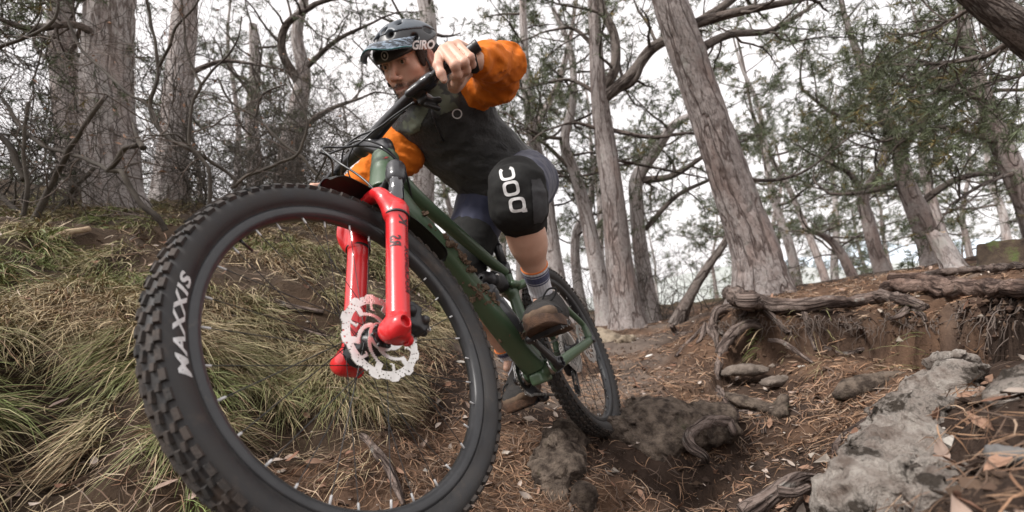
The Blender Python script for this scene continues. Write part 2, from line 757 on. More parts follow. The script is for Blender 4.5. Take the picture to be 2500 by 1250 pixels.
        v = Vv[ix]
        pos = np.searchsorted(uk, Qq)
        pos = np.clip(pos, 0, len(uk) - 1)
        ok = (uk[pos] == Qq).all(1)
        f = pos[ok]
        lab = np.arange(len(v))                       # keep the main piece only, drop stray crumbs
        for _ in range(400):
            m = lab[f].min(1)
            n2 = lab.copy()
            for c in range(4):
                np.minimum.at(n2, f[:, c], m)
            n2 = n2[n2]
            if (n2 == lab).all():
                break
            lab = n2
        u, inv, cnt = np.unique(lab, return_inverse=True, return_counts=True)
        keepv = cnt[inv.reshape(-1)] > len(v) * (.04 if keep else 0)
        f = f[keepv[f].all(1)]
        ren = np.cumsum(keepv) - 1
        v, f = v[keepv], ren[f]
        for _ in range(smooth):
            acc = np.zeros_like(v)
            num = np.zeros(len(v))
            for a, b in ((0, 1), (1, 2), (2, 3), (3, 0)):
                np.add.at(acc, f[:, a], v[f[:, b]])
                np.add.at(acc, f[:, b], v[f[:, a]])
                num += np.bincount(f[:, a], minlength=len(v)) + np.bincount(f[:, b], minlength=len(v))
            v = v * 0.5 + 0.5 * acc / np.maximum(num, 1)[:, None]
        return v, f
# ------------------------------------------------------------------ the ground: measured spot heights, smoothly joined
SPOTS = [  # px, py, metres
    (-250, 1250, .95), (-250, 900, 1.15), (-250, 560, 2.2), (-350, 420, 4.5),
    (0, 1250, 1.0), (0, 1000, 1.18), (0, 800, 1.45), (0, 650, 1.95), (0, 545, 2.7), (0, 500, 4.0),
    (200, 1250, 1.05), (200, 1000, 1.27), (200, 800, 1.62), (200, 640, 2.2), (230, 550, 3.1), (300, 528, 3.9),
    (450, 1250, 1.12), (450, 1000, 1.36), (450, 850, 1.6), (450, 700, 2.05), (450, 560, 3.1), (450, 515, 4.2),
    (680, 1230, 1.22), (680, 1050, 1.42), (680, 900, 1.75), (680, 750, 2.15), (680, 630, 2.75), (690, 562, 3.7), (700, 545, 5.0),
    (850, 1230, 1.28), (850, 1050, 1.5), (850, 900, 1.85), (850, 750, 2.35), (840, 620, 3.1), (840, 580, 4.0),
    (1000, 1230, 1.33), (1000, 1050, 1.65), (1000, 900, 2.1), (1000, 760, 2.7), (1010, 660, 3.6),
    (1130, 1230, 1.36), (1130, 1080, 1.7), (1130, 950, 2.15), (1130, 830, 2.9), (1150, 760, 3.9),
    (1250, 1240, 1.38), (1250, 1100, 1.7), (1230, 1000, 2.1), (1250, 920, 2.7), (1280, 850, 3.7),
    (1430, 1070, 1.9), (1480, 1045, 2.1), (1550, 960, 2.5), (1500, 890, 3.2), (1480, 835, 4.4), (1560, 815, 5.2), (1450, 800, 6.2),
    (1640, 960, 2.4), (1700, 900, 2.9), (1650, 840, 3.6), (1700, 800, 4.2),
    (1500, 1240, 1.42), (1560, 1160, 1.62), (1650, 1200, 1.52), (1720, 1130, 1.72), (1850, 1200, 1.35), (1880, 1090, 1.75),
    (1820, 1020, 2.05), (1780, 950, 2.45), (1830, 880, 2.75), (1960, 1000, 2.0), (1970, 900, 2.3), (2100, 960, 1.8), (2100, 850, 2.2),
    (1790, 800, 3.05), (1800, 752, 3.35), (1950, 800, 2.65), (1950, 768, 2.9), (2100, 790, 2.5), (2100, 750, 2.8), (2200, 760, 2.35), (2190, 735, 2.6),
    (2330, 780, 1.85), (2340, 720, 2.2), (2480, 760, 1.4), (2490, 700, 1.9), (2520, 665, 2.4),
    (1850, 722, 4.0), (1960, 705, 4.2), (2100, 685, 4.6), (2250, 660, 5.2), (2450, 640, 4.2), (2600, 600, 4.0),
    (1700, 770, 5.5), (1600, 790, 6.5), (1900, 705, 6.5), (2200, 668, 8.0),
    (2230, 960, 1.2), (2150, 1060, 1.0), (2050, 1150, .95), (1950, 1240, .98), (2300, 880, 1.25), (2480, 880, 1.0),
    (2300, 1000, .84), (2480, 1000, .68), (2300, 1120, .7), (2480, 1130, .56), (2250, 1240, .64), (2450, 1245, .50), (2700, 1100, .5), (2700, 900, .8),
    (1700, 1300, 1.3), (1300, 1350, 1.2), (1000, 1400, 1.15), (600, 1400, 1.1), (200, 1400, .95), (2100, 1400, .8), (2450, 1400, .45),
]
CP = np.array([W(*s) for s in SPOTS] + [V(-6, 4, 1.5), V(-6, 8, 1.7), V(-3, 9, 1.0), V(0, 10, -.1), V(4, 10, -.1), V(8, 10, .3), V(8, 4, .8),
                                        V(4, 1.5, .4), V(-4, 0, .1), V(-3, -3, -.6), V(0, -3, -1.0), V(3, -2, -.2), V(1.2, .2, -.25), V(-.8, -.2, -.75), V(0, .3, -.75)])


def tps_fit(P, z, lam=0.004):
    n = len(P)
    r2 = ((P[:, None] - P[None]) ** 2).sum(-1)
    K = 0.5 * r2 * np.log(r2 + 1e-9)
    A = np.zeros((n + 3, n + 3))
    A[:n, :n] = K + lam * np.eye(n)
    A[:n, n:] = np.c_[np.ones(n), P]
    A[n:, :n] = A[:n, n:].T
    return np.linalg.solve(A, np.r_[z, 0, 0, 0])


TPW = tps_fit(CP[:, :2], CP[:, 2])


def base_h(x, y):
    x, y = np.asarray(x, float), np.asarray(y, float)
    sh = x.shape
    q = np.c_[x.ravel(), y.ravel()]
    z = np.empty(len(q))
    for i in range(0, len(q), 20000):
        s = q[i:i + 20000]
        r2 = ((s[:, None] - CP[None, :, :2]) ** 2).sum(-1)
        z[i:i + 20000] = (0.5 * r2 * np.log(r2 + 1e-9)) @ TPW[:-3] + TPW[-3] + s @ TPW[-2:]
    return z.reshape(sh)


LEDGE = None
HOLLOWS = []


def ledge_dist(x, y):
    """signed distance to the ledge line (positive on the lens side) and position along it"""
    best = np.full(x.shape, 1e9)
    par = np.zeros(x.shape)
    sg = np.ones(x.shape)
    n = len(LEDGE) - 1
    for i in range(n):
        a, b = LEDGE[i], LEDGE[i + 1]
        dx, dy = b - a
        t = np.clip(((x - a[0]) * dx + (y - a[1]) * dy) / (dx * dx + dy * dy), 0, 1)
        ex, ey = x - a[0] - t * dx, y - a[1] - t * dy
        d = np.sqrt(ex * ex + ey * ey)
        c = dx * ey - dy * ex
        m = d < best
        best = np.where(m, d, best)
        par = np.where(m, (i + t) / n, par)
        sg = np.where(m, np.where(c < 0, 1.0, -1.0), sg)
    return best * sg, par


def ground_h(x, y, fine=True):
    x, y = np.asarray(x, float), np.asarray(y, float)
    r = np.sqrt(x * x + (y - 3) ** 2)
    far = 0.5 - 0.035 * np.clip(y - 6, 0, None) + 0.02 * np.clip(-x, 0, 60) - 0.0 * x
    far = np.maximum(far, -9 + 0 * far)
    w = sstep(6.5, 13, r)
    c = np.clip(r, 0, 13)
    z = np.where(w < 1, base_h(np.where(w < 1, x, 0), np.where(w < 1, y, 5)), 0)
    z = np.clip(z, -1.6, 3)
    P = np.stack([x, y, np.zeros_like(x)], -1)
    z = z * (1 - w) + far * w + w * 0.5 * vnoise(P, 0.12, 5)
    z = z + 0.030 * vnoise(P, 3.1, 11) * (1 + 3 * w)
    if LEDGE is not None:
        # the worn bank under the root ledge: a sudden drop that eases out towards the lens
        sdm, tt = ledge_dist(x + .035 * vnoise(P, 7, 15), y + .035 * vnoise(P, 7, 16))
        am = np.interp(tt, [0, .08, .3, .6, .85, 1], [0, .19, .24, .26, .24, .16])
        z = z - am * sstep(-.015, .045, sdm) * np.exp(-np.clip(sdm, 0, 9) / .42) * (w < 1)
        z = z + .05 * sstep(-.25, 0, sdm) * (sdm < 0) * (am > .05) * (w < 1) * (.5 + .5 * vnoise(P, 6, 17))
        for (hx, hy, hr, hd) in HOLLOWS:
            q = ((x - hx) ** 2 + (y - hy) ** 2) / hr ** 2
            z = z - hd * np.exp(-q ** 2)
        # terraces of turf on the left bank, gullies on the right slope
        lf = sstep(-.25, -.7, x) * sstep(7, 4, r)
        z = z + lf * (.055 * (1 - 2 * np.abs(vnoise(P * V(1, 1, 1), 3.4, 18))) + .03 * (1 - 2 * np.abs(vnoise(P, 7.5, 19))))
        rt_ = sstep(.1, .5, x) * sstep(5, 3, r)
        z = z + rt_ * .020 * (1 - 2 * np.abs(vnoise(P, 6.2, 20)))
    if fine:
        z = z + 0.014 * vnoise(P, 8.3, 12) + 0.008 * vnoise(P, 21, 13) + 0.0045 * np.abs(vnoise(P, 47, 14)) - 0.003
    return z


def cast(px, py, d0=0.45, d1=14, lift=0.0):
    """where the sight line through a pixel of the photo meets the ground"""
    d = d0 * (d1 / d0) ** np.linspace(0, 1, 260)
    c = np.array([W(px, py, k) for k in d])
    g = ground_h(c[:, 0], c[:, 1], False)
    b = c[:, 2] < g
    i = int(np.argmax(b)) if b.any() else len(d) - 1
    i = max(i, 1)
    a, e = c[i - 1][2] - g[i - 1], c[i][2] - g[i]
    t = a / (a - e + 1e-9) if b.any() else 1
    p = c[i - 1] + (c[i] - c[i - 1]) * np.clip(t, 0, 1)
    return V(p[0], p[1], float(ground_h(p[0], p[1], False)) + lift)


_l = [cast(*p)[:2] for p in ((1735, 815), (1765, 790), (1830, 776), (1900, 782), (1990, 780), (2080, 770), (2170, 768), (2260, 772), (2360, 762), (2500, 745))]
_h = [(cast(1640, 1150), .16, .10), (cast(1760, 1080), .12, .07), (cast(1850, 1045), .11, .07), (cast(130, 960), .16, .09), (cast(1030, 1010), .2, .07), (cast(60, 1180), .14, .06), (cast(640, 1010), .16, .07)]
LEDGE = [np.array(p) for p in _l] + [np.array(_l[-1]) + V(.5, -.2)]
HOLLOWS = [(p[0], p[1], a, b) for p, a, b in _h]


def sinh_axis(n, lo, hi, c, fine):
    """coordinates packed densely (spacing fine) round c and ever wider outwards"""
    def side(L, k):
        a = 1.0
        for _ in range(60):       # L = s*sinh(a), spacing at centre = s*a/k
            s = fine * k / a
            a = math.asinh(L / s)
        return fine * k / a * np.sinh(a * np.linspace(0, 1, k + 1))
    k1 = int(n * 0.5)
    return np.concatenate([c - side(c - lo, k1)[::-1], c + side(hi - c, n - k1)[1:]])


gx = sinh_axis(620, -900, 900, 0.25, 0.0085)
gy = sinh_axis(620, -60, 1400, 1.75, 0.0085)
# denser rows for the nearest metres
X, Y = np.meshgrid(gx, gy)
Z = ground_h(X, Y)
nx, ny = len(gx), len(gy)


def inpoly(x, y, poly):
    r = np.zeros(x.shape, bool)
    n = len(poly)
    for i in range(n):
        x1, y1 = poly[i]
        x2, y2 = poly[(i + 1) % n]
        c = ((y1 > y) != (y2 > y)) & (x < (x2 - x1) * (y - y1) / (y2 - y1 + 1e-12) + x1)
        r ^= c
    return r


GRASS_EDGE = [cast(*p)[:2] for p in ((520, 1249), (640, 1130), (790, 1075), (930, 1040), (1040, 960), (1080, 860), (1120, 800), (1100, 740))] 
GRASS_POLY = [(-12, 0.1), (-1.2, .1)] + [tuple(p) for p in GRASS_EDGE] + [(-.4, 4.5), (-2.0, 7), (-12, 12)]


def grassy(x, y):
    P = np.stack([x, y, 0 * x], -1)
    wx, wy = x + 0.12 * vnoise(P, 4, 31), y + 0.12 * vnoise(P, 4, 32)
    return inpoly(wx, wy, GRASS_POLY)


gr = grassy(X, Y).astype(float)
far_g = sstep(7, 16, np.sqrt(X ** 2 + (Y - 3) ** 2))
PN = np.stack([X, Y, 0 * X], -1)
# real soil colours: dark humus, red-brown needle litter, pale limestone grit, mossy green
humus, litter, grit, turf = V(.050, .034, .026), V(.135, .083, .055), V(.215, .175, .148), V(.050, .036, .024)
nl = sstep(-.35, .45, fbm(PN, 1.6, 4, 51))[..., None]
ng = sstep(.15, .8, fbm(PN, 1.1, 5, 61))[..., None]
Cg = humus * (1 - nl) + litter * nl
Cg = Cg * (1 - .65 * ng) + grit * .65 * ng
Cg = Cg * (1 - gr[..., None] * .8) + turf * gr[..., None] * .8
Cg = Cg * (1 - far_g[..., None]) + V(.085, .080, .045) * far_g[..., None]
i = np.arange(ny - 1)[:, None] * nx
j = np.arange(nx - 1)[None]
gf = np.stack([i + j, i + j + 1, i + nx + j + 1, i + nx + j], -1).reshape(-1, 4)
M_soil = mat('forest_soil', (1, .98, .96), (.62, .60, .60), rough=.95, scale=9, detail=9, attr='Col', spec=.15, bump=.9, bscale=60, bdist=.012,
             c3=(1.7, 1.62, 1.5), s3=120, t3=(.64, .70), lohi=(.38, .62))
Gp = np.stack([X, Y, Z], -1)
sdm_, tt_ = ledge_dist(X, Y)
nearw = np.exp(-(sdm_ / .16) ** 2) * (tt_ > .02)
wob = np.stack([fbm(Gp * V(1, 1, 1), 9, 4, 200), fbm(Gp, 9, 4, 201), .3 * fbm(Gp, 14, 3, 202)], -1)
Gp = Gp + (.028 * nearw)[..., None] * wob
crumb = sstep(5, 2.5, np.sqrt(X ** 2 + Y ** 2))[..., None]
Gp = Gp + crumb * (1 - gr[..., None] * .6) * .0055 * np.stack([vnoise(Gp, 38, 203), vnoise(Gp, 38, 204), vnoise(Gp, 33, 205) + .6 * vnoise(Gp, 70, 206)], -1)
go = obj('ground', (Gp.reshape(-1, 3), gf, Cg.reshape(-1, 3)), M_soil)
tag(go, kind='structure', label='brown forest floor with a hollow worn trail and grassy bank')


def gn(x, y):
    e = .02
    return np.stack([ground_h(x - e, y, False) - ground_h(x + e, y, False), ground_h(x, y - e, False) - ground_h(x, y + e, False), 2 * e + 0 * x], -1) / (2 * e)


# distant ridges beyond the wood
def ridge(name, y0, x0, x1, hmax, seed, m):
    n = 120
    xs = np.linspace(x0, x1, n)
    q = np.stack([xs, 0 * xs, 0 * xs], -1)
    h = hmax * (.55 + .3 * fbm(q, 4.5 / (x1 - x0) * 1.2, 4, seed)) * np.sin(np.linspace(0, np.pi, n)) ** .4
    rows = []
    for k, t in enumerate(np.linspace(0, 1, 14)):
        z = -12 + (h + 12) * math.sin(t * math.pi / 2)
        y = y0 - (1 - t) * hmax * 1.6
        p = np.stack([xs, y + 0 * xs, z], -1)
        p[:, 2] += hmax * .05 * vnoise(p, 18 / hmax, seed + 5) * t
        rows.append(p)
    v = np.concatenate(rows)
    a = np.arange(13)[:, None] * n
    b = np.arange(n - 1)[None]
    o = obj(name, (v, np.stack([a + b, a + b + 1, a + n + b + 1, a + n + b], -1).reshape(-1, 4)), m)
    tag(o, kind='structure')


M_hill = mat('hazed_forest_slope', (.34, .36, .34), (.42, .43, .42), rough=1, scale=.05, spec=0)  # distance haze is mixed into this pale base colour
M_hill2 = mat('hazed_blue_slope', (.50, .57, .64), (.56, .62, .68), rough=1, scale=.02, spec=0)  # the blue of the far haze is painted into the slope colour
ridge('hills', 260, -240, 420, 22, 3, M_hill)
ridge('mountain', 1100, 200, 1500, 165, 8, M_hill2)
# ------------------------------------------------------------------ the bicycle, in its own axes (x forward, y left, z up, origin at the bottom bracket)
BR = np.array([[-0.41527143, 0.8329588, -0.36569014], [-0.06287937, -0.42731213, -0.90191492], [-0.9075218, -0.35154514, 0.22982644]])
BT = V(0.09353164, 0.31907443, 1.60430664)
B4 = np.eye(4)
B4[:3, :3] = CM @ BR
B4[:3, 3] = CM @ BT
HA = math.radians(64.84)
AXD = V(math.cos(HA), 0, -math.sin(HA))       # down the steering axis
PRP = V(math.sin(HA), 0, math.cos(HA))        # forward, square to it
HTOP = V(0.4776, 0, 0.676)
HBOT = HTOP + AXD * 0.115
AXF = V(0.77757, 0, 0.14109)
AXR = V(-0.4396, 0, 0.0354)
SR = rodr(AXD * 0.14128729)


def S(P):
    return HTOP + (np.asarray(P, float) - HTOP) @ SR.T


def BW(P):
    return np.asarray(P, float) @ B4[:3, :3].T + B4[:3, 3]


def bobj(name, mb, m, parent, steer=False, smooth=True):
    if isinstance(mb, MB):
        mb.v = [BW(S(v) if steer else v) for v in mb.v]
    else:
        mb = (BW(S(mb[0]) if steer else mb[0]),) + tuple(mb[1:])
    return obj(name, mb, m, parent, smooth)


M_tyre = mat('tyre_rubber', (.017, .017, .018), (.034, .031, .029), rough=.55, scale=24, bump=.25, bscale=300, bdist=.002,
             c3=(.075, .055, .042), s3=9, t3=(.55, .74), rough2=.75)
M_tread = mat('tread_rubber', (.018, .017, .016), (.050, .038, .031), rough=.8, scale=26, bump=.6, bscale=160, bdist=.003, lohi=(.38, .6))
M_rim = mat('rim_black', (.022, .023, .025), (.04, .041, .043), rough=.38, scale=12, spec=.5, c3=(.10, .085, .07), s3=22, t3=(.6, .8))
M_white = mat('white_print', (.72, .72, .72), (.5, .5, .49), rough=.6, scale=60)
M_blk = mat('black_plastic', (.012, .012, .013), (.022, .022, .024), rough=.42, scale=30, c3=(.07, .055, .045), s3=30, t3=(.6, .8))
M_blkm = mat('black_metal', (.014, .014, .016), (.024, .024, .027), rough=.3, scale=20, coat=.2, spec=.6, bump=.05, bscale=200)
M_steel = mat('steel', (.55, .54, .52), (.38, .37, .36), rough=.3, metal=1, scale=60)
M_rotor = mat('rotor_steel', (.80, .78, .75), (.60, .58, .55), rough=.30, metal=.7, scale=25, spec=.6)
M_spoke = mat('spoke_black', (.02, .02, .02), rough=.4)
M_red = mat('fork_red', (.68, .018, .024), (.58, .016, .020), rough=.24, scale=6, coat=.5, bump=.04, bscale=60, c3=(.30, .07, .05), s3=38, t3=(.60, .78), rough2=.4)
M_green = mat('frame_green', (.050, .088, .046), (.060, .100, .054), rough=.38, scale=7, coat=.25, c3=(.085, .070, .045), s3=13, t3=(.56, .78), rough2=.5)
M_mud = mat('dried_mud', (.085, .055, .035), (.19, .13, .085), rough=1, scale=90, bump=.6, bscale=200)
M_stan = mat('stanchion', (.012, .013, .016), rough=.08, spec=.9, coat=.8)
M_dark = mat('dark_print', (.05, .012, .014), rough=.5)

bike = empty('mountain_bike', B4, 'green mountain bike with red fork, front wheel lifted off the brown trail', 'bicycle')


def wheel(C, steer, nameW, rot_r, rot_y, letter):
    def T(a, r, y):
        return np.stack([C[0] + r * np.cos(a), C[1] + y + 0 * a, C[2] + r * np.sin(a)], -1)

    def revolve(prof, n=160, closed=False):
        prof = np.asarray(prof, float)
        m = len(prof)
        a = np.linspace(0, 2 * np.pi, n, endpoint=False)
        A, J = np.meshgrid(a, np.arange(m), indexing='ij')
        v = T(A, prof[J, 1], prof[J, 0]).reshape(-1, 3)
        i = np.arange(n)[:, None] * m
        ii = ((np.arange(n) + 1) % n)[:, None] * m
        j = np.arange(m if closed else m - 1)[None]
        jn = (j + 1) % m
        return v, np.stack([i + j, ii + j, ii + jn, i + jn], -1).reshape(-1, 4)
    rim = MB().add(*revolve([(-.0165, .3185), (-.0168, .312), (-.0168, .305), (-.0150, .3015), (-.0115, .2975), (-.006, .2952), (.006, .2952), (.0115, .2975), (.0150, .3015),
                             (.0168, .305), (.0168, .312), (.0165, .3185), (.012, .3165), (0, .3095), (-.012, .3165)], 200, True))
    w = bobj(nameW, rim, M_rim, bike, steer)
    side = [(.0155, .3165), (.0178, .3185), (.0205, .3225), (.0212, .3228), (.0262, .331), (.0282, .3365), (.0295, .343), (.0290, .350), (.0262, .357), (.021, .3622), (.013, .3655), (0, .367)]
    prof = side + [(-y, r) for y, r in side[::-1][1:]]
    tb = MB().add(*revolve(prof, 220))
    ty = bobj('tyre', tb, M_tyre, w, steer)
    kb = MB()
    N = 82
    for k in range(N):
        for (y, r, sy, sc, h, tl, off, skew) in ((.0268, .3575, .0092, .0190, .0050, 50, 0, 0), (-.0268, .3575, .0092, .0190, .0050, -50, 0.5, 0),
                                                 (.0200, .3620, .0066, .0130, .0055, 30, .5, .2), (-.0200, .3620, .0066, .0130, .0055, -30, 0, -.2),
                                                 (.0080, .3665, .0098, .0180, .0048, 6, .25, .25), (-.0080, .3665, .0098, .0180, .0048, -6, .75, -.25)):
            a = (k + off) / N * 2 * np.pi
            er = V(math.cos(a), 0, math.sin(a))
            et = V(-math.sin(a), 0, math.cos(a))
            ey = V(0, 1, 0)
            t = math.radians(tl)
            n = er * math.cos(t) + ey * math.sin(t)
            b = ey * math.cos(t) - er * math.sin(t)
            et2 = nrm(et + b * skew)
            b2 = np.cross(n, et2)
            c = T(np.array(a), r, y) + n * h * .35
            bv, bf = box((0, 0, 0), (1, 1, 1))
            top = bv[:, 2] > 0
            q = bv.copy()
            q[top, :2] *= .84
            q = q * V(sc, sy, h * 1.5)
            if top.any():
                q[top & (bv[:, 0] > 0), 2] -= h * .22
            kb.add(c + q[:, :1] * et2 + q[:, 1:2] * b2 + q[:, 2:3] * n, bf)
    kn = bobj('tread_lugs', kb, M_tread, w, steer, smooth=False)
    kn['kind'] = 'stuff'
    # hub, spokes, nipples
    hb = MB().add(*lathe([(-.05, .008), (-.05, .014), (-.036, .016), (-.034, .029), (-.030, .029), (-.027, .017), (0, .0145), (.022, .017), (.025, .030), (.029, .030), (.032, .018), (.046, .02), (.05, .014), (.05, .006)], C, V(0, 1, 0), 28))
    bobj('hub', hb, M_blkm, w, steer)
    for k in range(32):
        sd = 1 if k % 2 else -1
        a = k / 32 * 2 * np.pi + .05
        ah = a + (0.95 if (k // 2) % 2 else -.95)
        p0 = T(np.array(ah), .028, sd * .030)
        p1 = T(np.array(a), .2945, sd * .004)
        v, f, _ = tube([p0, p1], .0010, 4, False)
        bobj('spoke', MB().add(v, f), M_spoke, w, steer)
        d = nrm(p1 - p0)
        v, f, _ = tube([p1 - d * .013, p1 - d * .012, p1 + d * .002], [.0016, .0021, .0023], 6)
        bobj('spoke_nipple', MB().add(v, f), M_white if letter else M_steel, w, steer)
    a = np.array(.9)
    p = T(a, .296, 0)
    q = T(a, .268, 0)
    v, f, _ = tube([p, p + (q - p) * .3, p + (q - p) * .31, q], [.003, .003, .0026, .0024], 8)
    bobj('valve', MB().add(v, f), M_blkm, w, steer)
    # brake rotor: slab cut from a polar grid
    na, nr = 300, 30
    A = (np.arange(na) + .5) / na * 2 * np.pi
    r0, r1 = rot_r * .26, rot_r * 1.01
    R = r0 + (np.arange(nr) + .5) / nr * (r1 - r0)
    AA, RR = np.meshgrid(A, R, indexing='ij')
    q = RR / rot_r
    wave = .975 + .024 * np.clip(np.sin(AA * 12 + .4) * 2.5, -1, 1)
    band = (q > .775) & (q < wave)
    tw = 1.5 * (q - .3) - .55 * np.abs(((q - .34) / .30) % 2 - 1)
    arm = (np.abs(((AA * 6 / (2 * np.pi) + tw) % 1) - .5) * (2 * np.pi / 6) * q < .074) & (q <= .80)
    arm2 = (np.abs(((AA * 6 / (2 * np.pi) + tw + .5) % 1) - .5) * (2 * np.pi / 6) * q < .032) & (q <= .80) & (q > .60)
    core = q < .33
    hk = 42
    hs = np.zeros_like(band)
    for rowq, ph in ((.82, 0), (.875, .33), (.93, .66)):
        hs |= (np.abs(q - rowq) < .018) & (np.abs(((AA * hk / (2 * np.pi) + ph) % 1) - .5) < .10) & (((AA * hk / (2 * np.pi) + ph) // 1).astype(int) % 4 != 0)
    M = (band & ~hs) | arm | arm2 | core
    ea = np.arange(na + 1) / na * 2 * np.pi
    er = r0 + np.arange(nr + 1) / nr * (r1 - r0)
    EA, ER = np.meshgrid(ea[:-1], er, indexing='ij')
    vt = T(EA, ER, rot_y + .0009).reshape(-1, 3)
    vb = T(EA, ER, rot_y - .0009).reshape(-1, 3)
    ia, ir = np.nonzero(M)

    def ix(a, r):
        return (a % na) * (nr + 1) + r
    top = np.stack([ix(ia, ir), ix(ia, ir + 1), ix(ia + 1, ir + 1), ix(ia + 1, ir)], 1)
    NV = len(vt)
    fs = [top, top[:, ::-1] + NV]
    Mp = np.pad(M, ((0, 0), (1, 1)))
    for da, dr, e in ((1, 0, (3, 2)), (-1, 0, (1, 0)), (0, 1, (2, 1)), (0, -1, (0, 3))):
        nb = Mp[(ia + da) % na, ir + 1 + dr]
        s = top[~nb]
        fs.append(np.stack([s[:, e[0]], s[:, e[1]], s[:, e[1]] + NV, s[:, e[0]] + NV], 1))
    rt = bobj('brake_rotor', MB().add(np.concatenate([vt, vb]), fs), M_rotor, w, steer, smooth=False)
    bm = MB()
    for k in range(6):
        c = T(np.array(k / 6 * 2 * np.pi + .3), .022, rot_y + .002)
        bm.add(*lathe([(.003, .0005), (.003, .004), (-.001, .004)], c, V(0, 1, 0), 10))
    tag(bobj('rotor_bolts', bm, M_blkm, w, steer), kind='stuff')
    if letter:
        v2, f2 = text_mesh('MAXXIS', .035, 1.16)
        v2, f2 = subdiv2(v2, f2, 2)
        v2[:, 0] -= v2[:, 0].min()
        L = v2[:, 0].max()
        v2[:, 0] += v2[:, 1] * .25
        hgt = v2[:, 1].max()
        a = math.radians(-1.5) + v2[:, 0] / L * math.radians(27.5)
        r = .3235 + v2[:, 1] / hgt * .0175
        sp = np.array(side)
        o = np.argsort(sp[:, 1])
        y = np.interp(r, sp[o, 1], sp[o, 0]) + .0009
        bobj('sidewall_lettering', MB().add(T(a, r, y), f2), M_white, w, steer)
        # thin wear line by the bead
    return w, T


fwheel, TF = wheel(AXF, True, 'front_wheel', .090, .050, True)
rwheel, TR = wheel(AXR, False, 'rear_wheel', .088, .056, False)

# ---- fork
def F(s, fwd, y):
    """point given along the steering axis below the crown"""
    return HBOT + AXD * s + PRP * fwd + V(0, y * 1.09 + (.014 if y else .010), 0)


LEG = .034
fk = MB()
for sg in (1, -1):
    s = [.170, .174, .176, .198, .202, .204, .24, .30, .42, .47, .498, .515, .52]
    r = [.0255, .0275, .0285, .0285, .0275, .0245, .0240, .0237, .0235, .0235, .0238, .0235, .018]
    v, f, _ = tube([F(a, LEG, sg * .066) for a in s], r, 28)
    fk.add(v, f)
fork = bobj('fork', fk, M_red, bike, True)
# arch and axle clamps as a smooth casting
ab = Blob()
ap = spline([F(.180, LEG + .008, .064), F(.150, LEG + .026, .058), F(.122, LEG + .030, .036), F(.112, LEG + .030, 0)], 8)
for sg in (1, -1):
    q = ap * V(1, sg, 1)
    for i in range(len(q) - 1):
        t = i / 7
        ab.cone(q[i], q[i + 1], .019 - .006 * t, .019 - .006 * t, .012, ax=V(0, 1, 0) if t < .5 else AXD, sq=.8)
    ab.cone(F(.174, LEG, sg * .066), F(.198, LEG, sg * .066), .0262, .0265, .012)
    ab.cone(F(.194, LEG + .014, sg * .060), F(.158, LEG + .022, sg * .057), .013, .012, .016)
ab.mesh_cell = .003
bobj('fork_arch', (lambda m: (m[0], m[1]))(ab.mesh(.003, 2)), M_red, fork, True)
def LY(sg, y):
    return sg * y * 1.09 + (.016 if sg > 0 else .004)


cb = Blob()
for sg in (1, -1):
    cb.cone(AXF + V(0, LY(sg, .080), 0), AXF + V(0, LY(sg, .054), 0), .0215, .0235, .01)
    cb.cone(F(.47, LEG, sg * .066), AXF + V(0, LY(sg, .066), 0) + AXD * .008, .0238, .020, .012)
    cb.cone(AXF + V(0, LY(sg, .066), 0) + AXD * .01, AXF + V(-.02, LY(sg, .066), -.028), .018, .012, .012)
cb.cone(AXF + V(-.045, .062, .02), AXF + V(-.06, .060, .075), .008, .008, .015)
cb.cone(AXF + V(0, .090, 0), AXF + V(0, .12, 0), .011, .011, .001, 's')
cb.cone(F(.525, LEG, .066), F(.56, LEG, .066), .019, .019, .001, 's')
bobj('axle_clamp', cb.mesh(.0025, 1), M_red, fork, True)
sm = MB()
sm.add(*lathe([(.0, .0045), (.0, .009), (-.004, .0095), (-.02, .0095)], AXF + V(0, .096, 0), V(0, 1, 0), 16))
bobj('axle_bolt', sm, M_blkm, fork, True)
for sg in (1, -1):
    v, f, _ = tube([F(a, LEG, sg * .066) for a in (.03, .09, .18)], .0178, 28)
    bobj('stanchion', MB().add(v, f), M_stan, fork, True)
    v, f, _ = tube([F(a, LEG, sg * .066) for a in (.1995, .201, .2035, .205)], [.0285, .0292, .0292, .0285], 28)
    bobj('rubber_band', MB().add(v, f), M_blk, fork, True)
    v, f, _ = tube([F(a, LEG, sg * .066) for a in (.162, .164, .171, .172)], [.0195, .0235, .0250, .0240], 28)
    bobj('dust_wiper', MB().add(v, f), M_blk, fork, True)
cr = Blob()
for sg in (1, -1):
    cr.cone(F(.036, LEG, sg * .066), F(.066, LEG, sg * .066), .0245, .0242, .008)
    cr.cone(F(.046, .004, 0), F(.052, LEG, sg * .064), .026, .017, .012, ax=AXD, sq=.6)
cr.cone(F(.036, 0, 0), F(.052, 0, 0), .032, .032, .01)
cr.mesh_cell = .003
bobj('fork_crown', cr.mesh(.003, 2), M_blkm, fork, True)


def leg_print(txt, s0, s1, ang, m, h, bold=.01):
    v2, f2 = text_mesh(txt, bold, 1.05)
    v2, f2 = subdiv2(v2, f2, 1)
    v2[:, 0] -= v2[:, 0].min()
    v2 /= V(v2[:, 0].max(), v2[:, 1].max())
    s = s1 + (s0 - s1) * v2[:, 0]
    a = ang + (v2[:, 1] - .5) * h / .0245
    c = HBOT + AXD * s[:, None] + PRP * LEG + V(0, .066 * 1.09 + .014, 0)
    v = c + .0248 * (np.cos(a)[:, None] * PRP + np.sin(a)[:, None] * V(0, 1, 0))
    bobj('fork_lettering', MB().add(v, f2), m, fork, True)


